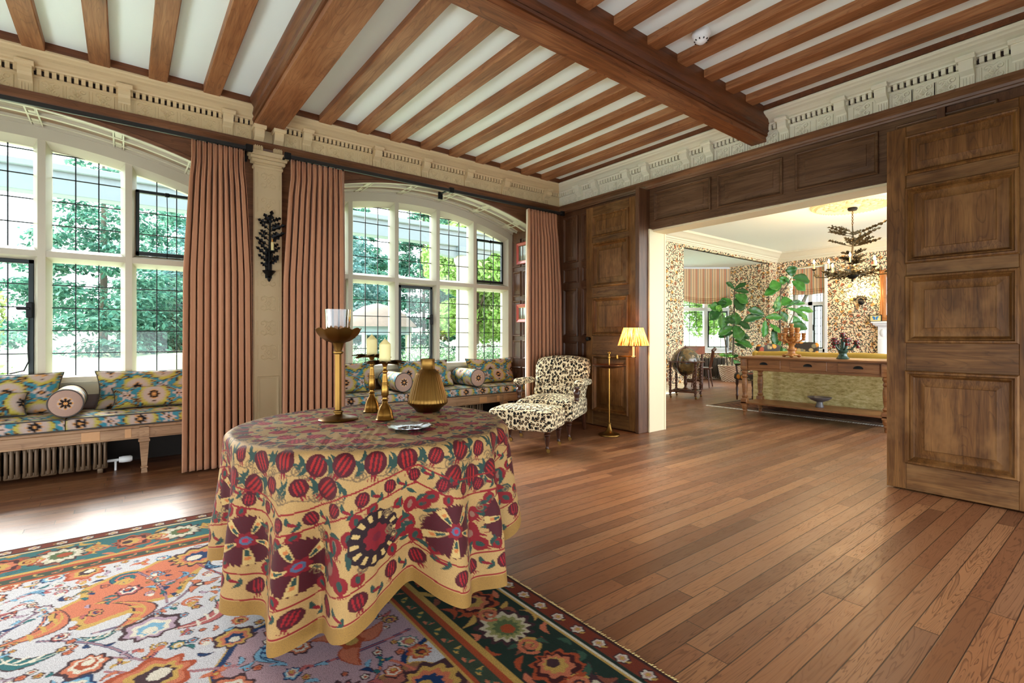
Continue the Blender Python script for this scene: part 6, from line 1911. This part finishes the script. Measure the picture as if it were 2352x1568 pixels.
# chandelier
def chandelier():
    cx, cy = rose_c
    t = thing('chandelier', 'dark oak leaf chandelier with lit candle bulbs under the ceiling rose', 'chandelier', (cx, cy, 2.1))
    Mx = M['leafbronze'] = plain('dark_bronze_leaf', L(72, 62, 40), .4, metal=.7, nscale=18, namt=.3)
    m = MB(); m.lathe([(.07, 1.27), (.075, 1.25), (.06, 1.225), (0, 1.22)], 20, caps=False); part('canopy', m, M['iron'], t, 40)
    m = MB()
    for k in range(9):
        z = 1.21 - k * .028; m.tube([(.012 * math.cos(a) * (1 if k % 2 else 0), .012 * math.cos(a) * (0 if k % 2 else 1), z + .02 * math.sin(a)) for a in np.linspace(0, 6.283, 10, endpoint=False)], .004, 5, closed=True)
    part('chain', m, M['brass'], t, 60)
    m = MB(); m.tube([(0, 0, .97), (.01, 0, .7), (-.01, .01, .45), (0, 0, .16)], [.008, .014, .016, .02], 8)
    R_ = random.Random(9)
    for k in range(26):
        z = R_.choice([.30, .38, .48, .62, .66, .70, .74, .80, .84, .88]) + R_.uniform(-.02, .02); a = R_.uniform(0, 6.283)
        Ln_ = R_.uniform(.2, .38) * (1.0 if z > .58 else .36)
        e = np.array([math.cos(a) * Ln_, math.sin(a) * Ln_, z + Ln_ * R_.uniform(.15, .5)])
        b = np.array([0, 0, z]); m.tube([b, b * .5 + e * .5 + np.array([0, 0, -.01]), e], [.006, .005, .003], 5)
        for f in (.35, .6, .8, 1.0):
            p = b + (e - b) * f
            for s in (-1, 1):
                d = np.array([math.cos(a + s * .8), math.sin(a + s * .8), .4]) * R_.uniform(.06, .10)
                oak_leaf(m, p, p + d * 1.25, tuple(-Ff + np.array([R_.uniform(-.6, .6), R_.uniform(-.6, .6), .3])), .026, .002, 2)
    part('stem_foliage', m, Mx, t)
    m = MB(); m.lathe([(0, .02), (.012, .03), (.016, .05), (.008, .065), (.04, .075), (.085, .11), (.10, .16), (.105, .175), (.09, .17), (.04, .12), (0, .11)], 24, caps=False); part('bowl', m, M['iron'], t, 50)
    for k in range(8):
        a = k * math.pi / 4 + .25; c, s = math.cos(a), math.sin(a); R = .56 if k % 2 == 0 else .44; zt = .27 if k % 2 == 0 else .22
        m = MB(); m.tube([(.05 * c, .05 * s, .16), (.18 * c, .18 * s, .20), (R * .65 * c, R * .65 * s, .12), (R * .95 * c, R * .95 * s, .13), (R * c, R * s, zt - .03)], [.010, .009, .009, .008, .007], 7)
        m.lathe([(.01, -.02), (.03, -.005), (.045, .008), (.04, .01), (.012, .004)], 12, (R * c, R * s, zt), caps=False)
        for q in range(13):
            f = R_.uniform(.15, .9); p = np.array([R * f * c, R * f * s, .15 + R_.uniform(-.03, .05)]); an = a + R_.uniform(-1.6, 1.6)
            oak_leaf(m, p, p + np.array([math.cos(an), math.sin(an), R_.uniform(-.5, .6)]) * R_.uniform(.07, .12), tuple(-Ff + np.array([R_.uniform(-.6, .6), R_.uniform(-.6, .6), .4])), .030, .002, 2)
        ar = part('arm', m, Mx, t)
        m = MB(); m.lathe([(.013, .0), (.013, .105), (0, .106)], 12, (R * c, R * s, zt)); part('candle_tube', m, M['wax'], ar, 40)
        m = MB(); m.lathe([(.006, .105), (.016, .125), (.014, .15), (.005, .175), (0, .18)], 12, (R * c, R * s, zt)); part('bulb', m, M['bulb'], ar, 60)
        if k % 2 == 0:
            ld = bpy.data.lights.new('candle_light', 'POINT'); ld.energy = 9; ld.color = (1, .66, .34); ld.shadow_soft_size = .03
            lo = bpy.data.objects.new('candle_light', ld); C.objects.link(lo); lo.parent = ar; lo.location = (R * c, R * s, zt + .2)
chandelier()
def far_sconce():
    t = thing('wall_sconce', 'dark two light leaf sconce glowing on the far wallpaper', 'wall sconce', (-4.24, YF, 2.0))
    m = MB(); m.lathe([(0, -.06), (.05, -.03), (.065, .02), (.05, .06), (0, .07)], 16, (0, -.05, 0)); part('backplate', m, M['iron'], t, 50)
    m = MB()
    for k in range(9):
        a = math.pi * (.1 + .8 * k / 8); oak_leaf(m, (0, -.07, .04), (.15 * math.cos(a), -.10, .04 + .15 * math.sin(a)), (0, -1, .1), .025, .002, 2)
    part('oak_foliage', m, M['iron'], t)
    for s in (-1, 1):
        m = MB(); m.tube([(0, -.07, .02), (s * .07, -.11, .0), (s * .13, -.12, .06), (s * .13, -.12, .12)], .007, 6); m.lathe([(.01, .11), (.03, .125), (.012, .128)], 10, (s * .13, -.12, 0)); a = part('arm', m, M['iron'], t, 50)
        m = MB(); m.lathe([(.012, .125), (.012, .20)], 10, (s * .13, -.12, 0)); part('candle_tube', m, M['wax'], a, 40)
        m = MB(); m.lathe([(.006, .2), (.016, .22), (.013, .25), (0, .28)], 10, (s * .13, -.12, 0)); part('bulb', m, M['bulb'], a, 60)
        ld = bpy.data.lights.new('sconce_light', 'POINT'); ld.energy = 4; ld.color = (1, .66, .32); ld.shadow_soft_size = .03
        lo = bpy.data.objects.new('sconce_light', ld); C.objects.link(lo); lo.parent = a; lo.location = (s * .13, -.17, .25)
far_sconce()
# fireplace, mirror, butterfly
def fireplace():
    x0 = -3.98; x1 = -2.2; y = YF
    t = thing('fireplace', 'white carved chimneypiece on the far wall beyond the sofa', 'fireplace', ((x0 + x1) / 2, y, 0))
    W = (x1 - x0) / 2
    m = MB(); m.bbox(-W, W, -.30, 0, 1.50, 1.54, .008, 2); m.bbox(-W + .03, W - .03, -.26, 0, 1.46, 1.50, .01, 2); m.bbox(-W + .06, W - .06, -.22, 0, 1.43, 1.46, .01, 2); part('mantel_shelf', m, M['white_gloss'], t)
    m = MB(); m.bbox(-W + .10, W - .10, -.15, 0, 1.13, 1.44, .005, 1)
    for k in range(26): m.bbox(-W + .38 + k * .045, -W + .40 + k * .045, -.165, -.14, 1.18, 1.40, .004, 1)
    for s in (-1, 1): m.sphere((s * (W - .2), -.155, 1.28), (.06, .02, .09), 10, 8)
    part('frieze', m, M['white_gloss'], t, 40)
    for s in (-1, 1):
        m = MB(); a, b = s * (W - .1), s * (W - .30); m.bbox(min(a, b), max(a, b), -.17, 0, 0, 1.13, .006, 1)
        scrolls(m, lambda u, v, d, a=min(a, b): (a + .02 + u, -.17 - d, .2 + v), .16, .8, .0, False, .008); m.bbox(min(a, b) - .02, max(a, b) + .02, -.19, 0, 0, .14, .006, 1); part('jamb', m, M['white_gloss'], t, 50)
    m = MB(); m.box(-W + .30, -W + .42, -.10, 0, 0, 1.13); m.box(W - .42, W - .30, -.10, 0, 0, 1.13); m.box(-W + .42, W - .42, -.10, 0, 1.0, 1.13); part('marble_slip', m, plain('brown_marble', L(124, 92, 62), .25, nscale=9, namt=.4), t)
    m = MB(); m.box(-W + .42, W - .42, -.03, 0, 0, 1.0); part('firebox', m, M['black'], t)
fireplace()
t = thing('mirror', 'gilt wood framed mirror above the white mantelpiece', 'mirror', (-3.05, YF - .01, 1.56))
m = MB(); rings(m, lambda u, v, d: (u, -d, v), -.82, .82, .0, 1.18, [(0, 0), (0, .03), (.02, .045), (.05, .035), (.07, .05), (.10, .04), (.13, .02)], False); part('frame', m, wood('gilt_walnut_frame', (L(120, 68, 28), L(176, 112, 56), L(204, 144, 84)), 'z', .35), t, 30)
m = MB(); m.add([(-.70, -.018, .12), (.70, -.018, .12), (.70, -.018, 1.06), (-.70, -.018, 1.06)], [(0, 1, 2, 3)]); part('mirror_glass', m, plain('mirror_silvering', L(232, 234, 232), .03, metal=1.0), t)
t = thing('butterfly_frame', 'small dark frame with a blue butterfly on the mantelpiece', 'picture', (-3.93, YF - .12, 1.541))
m = MB(); rings(m, lambda u, v, d: (u, -d, v), -.12, .12, 0, .16, [(0, -.02), (0, .012), (.014, .012), (.016, .004)], False); m.box(-.12, .12, 0.0, .02, 0, .16); part('frame', m, M['black'], t)
m = MB(); m.add([(-.105, -.005, .015), (.105, -.005, .015), (.105, -.005, .145), (-.105, -.005, .145)], [(0, 1, 2, 3)]); part('backing', m, M['wax'], t)
m = MB()
for s in (-1, 1):
    a = np.linspace(0, 6.283, 18, endpoint=False)
    m.prism([(s * (.004 + .03 * (1 + math.cos(q)) ), .088 + .022 * math.sin(q) + .012 * (1 + math.cos(q))) for q in a], -.012, -.009, lambda x, z, d: (x, d, z)); m.prism([(s * (.004 + .02 * (1 + math.cos(q))), .06 + .02 * math.sin(q)) for q in a], -.012, -.009, lambda x, z, d: (x, d, z))
part('butterfly', m, plain('blue_butterfly_wing', L(36, 120, 190), .3), t)
# ---------------------------------------------------------------- garden outside the windows
def gz(x, y):
    d = max(0.0, -x - 9.0); return -.15 + .055 * min(d, 40)
m = MB(); xs = np.linspace(-70, -6.3, 40); ys = np.linspace(-60, 60, 30)
m.grid(np.array([[(x, y, gz(x, y)) for y in ys] for x in xs])); m.add([(-8.2, 14.4, -.15), (60, 14.4, -.15), (60, 70, -.15), (-8.2, 70, -.15)], [(0, 1, 2, 3)])
o = struct('lawn', m, M['lawn'], 179)
m = MB(); m.add([(XO + .6, -60, -.02), (60, -60, -.02), (60, 14.4, -.02), (XO + .6, 14.4, -.02), (-6.3, -60, -.021), (XO + .6, -60, -.021), (XO + .6, YO, -.021), (-6.3, YO, -.021)], [(0, 1, 2, 3), (4, 5, 6, 7)])
struct('bounce_ground', m, M['bounce_ground'])  # unseen white ground, added to bounce daylight up to the ceiling

def leaf_cloud(mb, centers, radii, n, size, cols, rs, flat=0.0, droop=0.0):
    """n small leaf quads spread through ellipsoid clumps."""
    centers = np.array(centers); radii = np.array(radii)
    w = np.prod(radii, 1) ** (2 / 3); w /= w.sum()
    k = rs.choice(len(centers), n, p=w)
    d = rs.normal(size=(n, 3)); d /= np.linalg.norm(d, axis=1)[:, None]
    r = rs.rand(n) ** .35
    p = centers[k] + d * r[:, None] * radii[k]
    nrm = d + rs.normal(size=(n, 3)) * .6; nrm[:, 2] += flat; nrm /= np.linalg.norm(nrm, axis=1)[:, None]
    t = np.cross(nrm, rs.normal(size=(n, 3))); t /= np.linalg.norm(t, axis=1)[:, None] + 1e-9
    b = np.cross(nrm, t)
    s = size * .62 * (.6 + .8 * rs.rand(n))[:, None]
    q = np.stack([p + t * s - nrm * s * .1, p + b * s * .45, p - t * s - nrm * s * .1, p - b * s * .45], 1)
    q[:, :, 2] -= droop * s
    c = np.array(cols)[rs.randint(0, len(cols), n)] * (.36 + .36 * rs.rand(n, 1))
    F = np.arange(4 * n).reshape(n, 4)
    mb.add(q.reshape(-1, 3), F, np.repeat(c, 4, 0))
def broadleaf(name, h, rad, cols, seed, n=9000, size=.16):
    rs = np.random.RandomState(seed); mb = MB()
    cs = []; rr = []
    for k in range(16):
        a = rs.rand() * 6.283; z = h * (.28 + .66 * rs.rand()); r = rad * .62 * math.sin(math.pi * min(.98, max(.1, (z / h - .05)))) ** .5
        cs.append((r * math.cos(a), r * math.sin(a), z)); q = rad * (.34 + .22 * rs.rand()); rr.append((q, q, q * .8))
    leaf_cloud(mb, cs, rr, int(n * 2.2), size, cols, rs)
    tr = MB(); tr.tube([(0, 0, 0), (.05, 0, h * .3), (0, .1, h * .7)], [rad * .09, rad * .07, rad * .03], 8)
    for k in range(6):
        c = np.array(cs[k]); tr.tube([(0, 0, h * .3), c * .6 + np.array([0, 0, h * .1]), c], [rad * .04, rad * .025, rad * .01], 6)
    return mb, tr
def conifer(name, h, rad, cols, seed, n=9000, size=.17, droop=.6):
    rs = np.random.RandomState(seed); mb = MB(); cs = []; rr = []
    for k in range(46):
        z = h * (.06 + .92 * k / 46); R = rad * (1 - z / h) ** .75 + .15
        for q in range(3):
            a = rs.rand() * 6.283; f = .45 + .45 * rs.rand()
            cs.append((R * f * math.cos(a), R * f * math.sin(a), z - droop * R * f * .3)); rr.append((R * .34, R * .34, R * .07 + .07))
    leaf_cloud(mb, cs, rr, int(n * 2.3), size, cols, rs, flat=1.4, droop=.4)
    tr = MB(); tr.tube([(0, 0, 0), (0, 0, h * .5), (0, 0, h * .97)], [rad * .035, rad * .025, .02], 8)
    return mb, tr
GRN = [L(130, 184, 126), L(156, 204, 146), L(184, 220, 166), L(100, 150, 106)]
BLU = [L(136, 190, 184), L(166, 210, 204), L(198, 230, 226), L(104, 156, 152)]
LIM = [L(176, 220, 116), L(200, 234, 140), L(150, 200, 98), L(216, 240, 166)]
YEL = [L(176, 190, 110), L(196, 204, 132), L(150, 172, 100)]
DRK = [L(100, 160, 136), L(124, 184, 156), L(150, 204, 176), L(78, 132, 114)]
protos = {}
def tree(kind, label, x, y, h, rad, cols, seed, con=False, rz=0, n=9000, size=.16, group='garden trees beyond the windows', zb=None):
    t = thing(kind, label, 'tree', (x, y, gz(x, y) - .05 if zb is None else zb), rz, group)
    mb, tr = (conifer if con else broadleaf)(kind, h, rad, cols, seed, n, size)
    part('crown', mb, M['treeleaf'], t); part('trunk', tr, M['bark'], t, 60)
    return t
# beyond the first bay
tree('conifer', 'tall blue green conifer on the lawn, straight out of the first bay window', -24, -.6, 8.6, 3.8, DRK, 1, True)
tree('cedar', 'pale blue cedar spreading at the lawn edge beyond the first bay window', -27, 3.4, 6.8, 4.6, BLU, 2, True, n=10000, size=.2)
tree('yew', 'bushy light green evergreen nearest the pilaster side of the first window', -17.5, 3.5, 6.4, 1.9, GRN, 3, True, n=8000, size=.12)
tree('cedar', 'pale cedar behind the left lights of the first bay window', -30, -8.0, 9.5, 5.2, BLU, 4, True, n=10000, size=.2)
tree('acer', 'golden leaved tree behind the left casement of the first window', -16, -3.6, 3.2, 1.5, YEL, 5, n=5000, size=.11)
tree('conifer', 'dark conifer far behind the cedar on the lawn', -42, 4, 12, 6, DRK, 6, True, n=8000, size=.32)
tree('conifer', 'dark conifer far away at the left of the lawn', -44, -14, 12, 7, DRK, 7, True, n=8000, size=.32)
# beyond the second bay
tree('cedar', 'soft green cedar filling the left lights of the second window', -22, 7.2, 7.8, 3.4, BLU, 8, True, n=9000, size=.17)
tree('beech', 'tall mid green tree behind the garden pavilion', -22, 15.5, 8.5, 4.2, GRN, 9, n=11000, size=.18)
tree('spruce', 'dark spruce behind the casement of the second window', -17.0, 9.0, 7.4, 2.0, DRK, 10, True, n=9000, size=.13)
tree('lime_tree', 'bright lime green tree behind the right lights of the second window', -12.6, 8.4, 5.6, 1.5, LIM, 11, n=10000, size=.13)
tree('lime_tree', 'bright lime green tree nearest the stone column', -13.4, 10.2, 5.2, 1.5, LIM, 12, n=8000, size=.13)
tree('beech', 'distant dark trees between the cedar and the lime green trees', -34, 24, 12, 6, GRN, 13, n=9000, size=.3)
tree('conifer', 'distant dark conifer behind the beech', -36, 13, 12, 5, DRK, 14, True, n=8000, size=.3)
# beyond the far room
tree('birch', 'pale multi stemmed trees outside the far bay window', -14.5, 18.0, 7, 2.0, GRN, 15, n=8000, size=.14)
tree('birch', 'green tree outside the canted far bay window', -17.0, 22.5, 8, 2.6, LIM, 16, n=8000, size=.16)
tree('holly', 'pale green tree outside the narrow far window', -8.6, 20.6, 6, 2.2, GRN, 17, n=8000, size=.14)
tree('holly', 'second pale green tree outside the narrow far window', -12.6, 23.6, 7, 2.4, LIM, 18, n=8000, size=.16)

def shrub(label, x, y, rx, ry, h, cols, seed, n, size, flowers=None, name='shrub', group='garden shrubs beyond the windows'):
    t = thing(name, label, 'shrub', (x, y, gz(x, y) - .02), 0, group)
    rs = np.random.RandomState(seed); mb = MB()
    cs = [(rs.uniform(-.6, .6) * rx, rs.uniform(-.75, .75) * ry, h * rs.uniform(.35, .62)) for k in range(12)]; rr = [(rx * .5, ry * .32, h * .4)] * 12
    leaf_cloud(mb, cs, rr, n, size, cols, rs); part('foliage', mb, M['treeleaf'], t)
    m = MB(); 
    for k in range(5): m.tube([(0, 0, 0), (cs[k][0] * .6, cs[k][1] * .6, h * .3), cs[k]], [.025, .015, .008], 5)
    part('stems', m, M['bark'], t)
    if flowers:
        mb = MB(); cs2 = [(c[0], c[1], c[2] + h * .26) for c in cs]
        leaf_cloud(mb, cs2, [(rx * .5, ry * .32, h * .24)] * 12, n // 3, size * .7, flowers, rs); part('blossom', mb, M['treeleaf'], t)
WH = [L(246, 246, 240), L(236, 238, 226)]; PK = [L(232, 170, 190), L(240, 196, 206)]
for k, y in enumerate((4.3, 5.7, 7.1, 8.5)):
    shrub('white flowering hedge shrub outside the second window, %s' % ('at the left', 'left of the casement', 'right of the casement', 'at the right by the column')[k], -10.6, y, .7, .85, 1.12, GRN, 30 + k, 4200, .055, WH, 'flowering_shrub')
shrub('pink flowered shrub outside the left casement of the first window', -9.4, -1.5, .6, .8, 1.0, LIM, 40, 4200, .05, PK, 'flowering_shrub')
# stone urn, eave beam on columns, pavilion
t = thing('stone_urn', 'stone urn on a pedestal on the lawn outside the first window', 'urn', (-10.2, .82, gz(-10.2, .8)))
m = MB(); m.lathe([(.10, .58), (.12, .60), (.05, .66), (.06, .70), (.20, .76), (.30, .86), (.34, .96), (.36, .98), (.32, .99), (.26, .9), (0, .86)], 24, caps=False); part('bowl', m, M['stone'], t, 40)
m = MB(); m.bbox(-.22, .22, -.22, .22, 0, .12, .01, 1); m.bbox(-.16, .16, -.16, .16, .12, .5, .01, 1); m.bbox(-.2, .2, -.2, .2, .5, .58, .015, 2); part('pedestal', m, M['stone'], t)
t = thing('veranda', 'blue grey timber veranda beam on stone columns outside the windows', 'veranda', (-8.0, 1.5, 0))
m = MB(); m.bbox(-.11, .11, -12, 7.6, 2.87, 3.16, .01, 1); m.bbox(-.16, .16, -12, 7.6, 3.14, 3.22, .01, 1); part('beam', m, M['eave'], t)
for y in (-10.6, -5.6, 3.55, 7.0):
    m = MB(); m.lathe([(.17, -.2), (.17, -.06), (.13, .0), (.125, .8), (.11, 2.5), (.13, 2.55), (.16, 2.62), (.16, 2.70)], 24, (0, y, 0)); c = part('column', m, M['stone'], t, 40)
    m = MB(); m.bbox(-.16, .16, y - .16, y + .16, 2.70, 2.87, .01, 1)
    for s in (-1, 1):
        m.prism([(s * .14, 2.72), (s * .20, 2.66), (s * .50, 2.70), (s * .62, 2.80), (s * .64, 2.88), (s * .14, 2.88)], -.07, .07, lambda a, z, d, y=y: (d, y + a, z))
    part('bracket', m, M['eave'], c)
t = thing('garden_pavilion', 'small round garden pavilion with a mossy roof outside the second window', 'pavilion', (-13.9, 5.85, gz(-13.9, 5.8)))
g0 = .0
m = MB(); m.lathe([(1.15, 1.35), (1.1, 1.42), (.8, 1.72), (.4, 1.95), (0, 2.05)], 20, caps=False); part('roof', m, plain('mossy_shingle', L(128, 112, 98), .9, nscale=9, namt=.4), t, 50)
m = MB(); m.lathe([(1.0, 1.12), (1.0, 1.36)], 20, caps=False)
part('valance', m, M['eave'], t, 50)
for k in range(8):
    a = k * math.pi / 4; m = MB(); m.lathe([(.06, 0), (.06, 1.2)], 10, (.95 * math.cos(a), .95 * math.sin(a), 0)); part('post', m, M['stone'], t, 50)
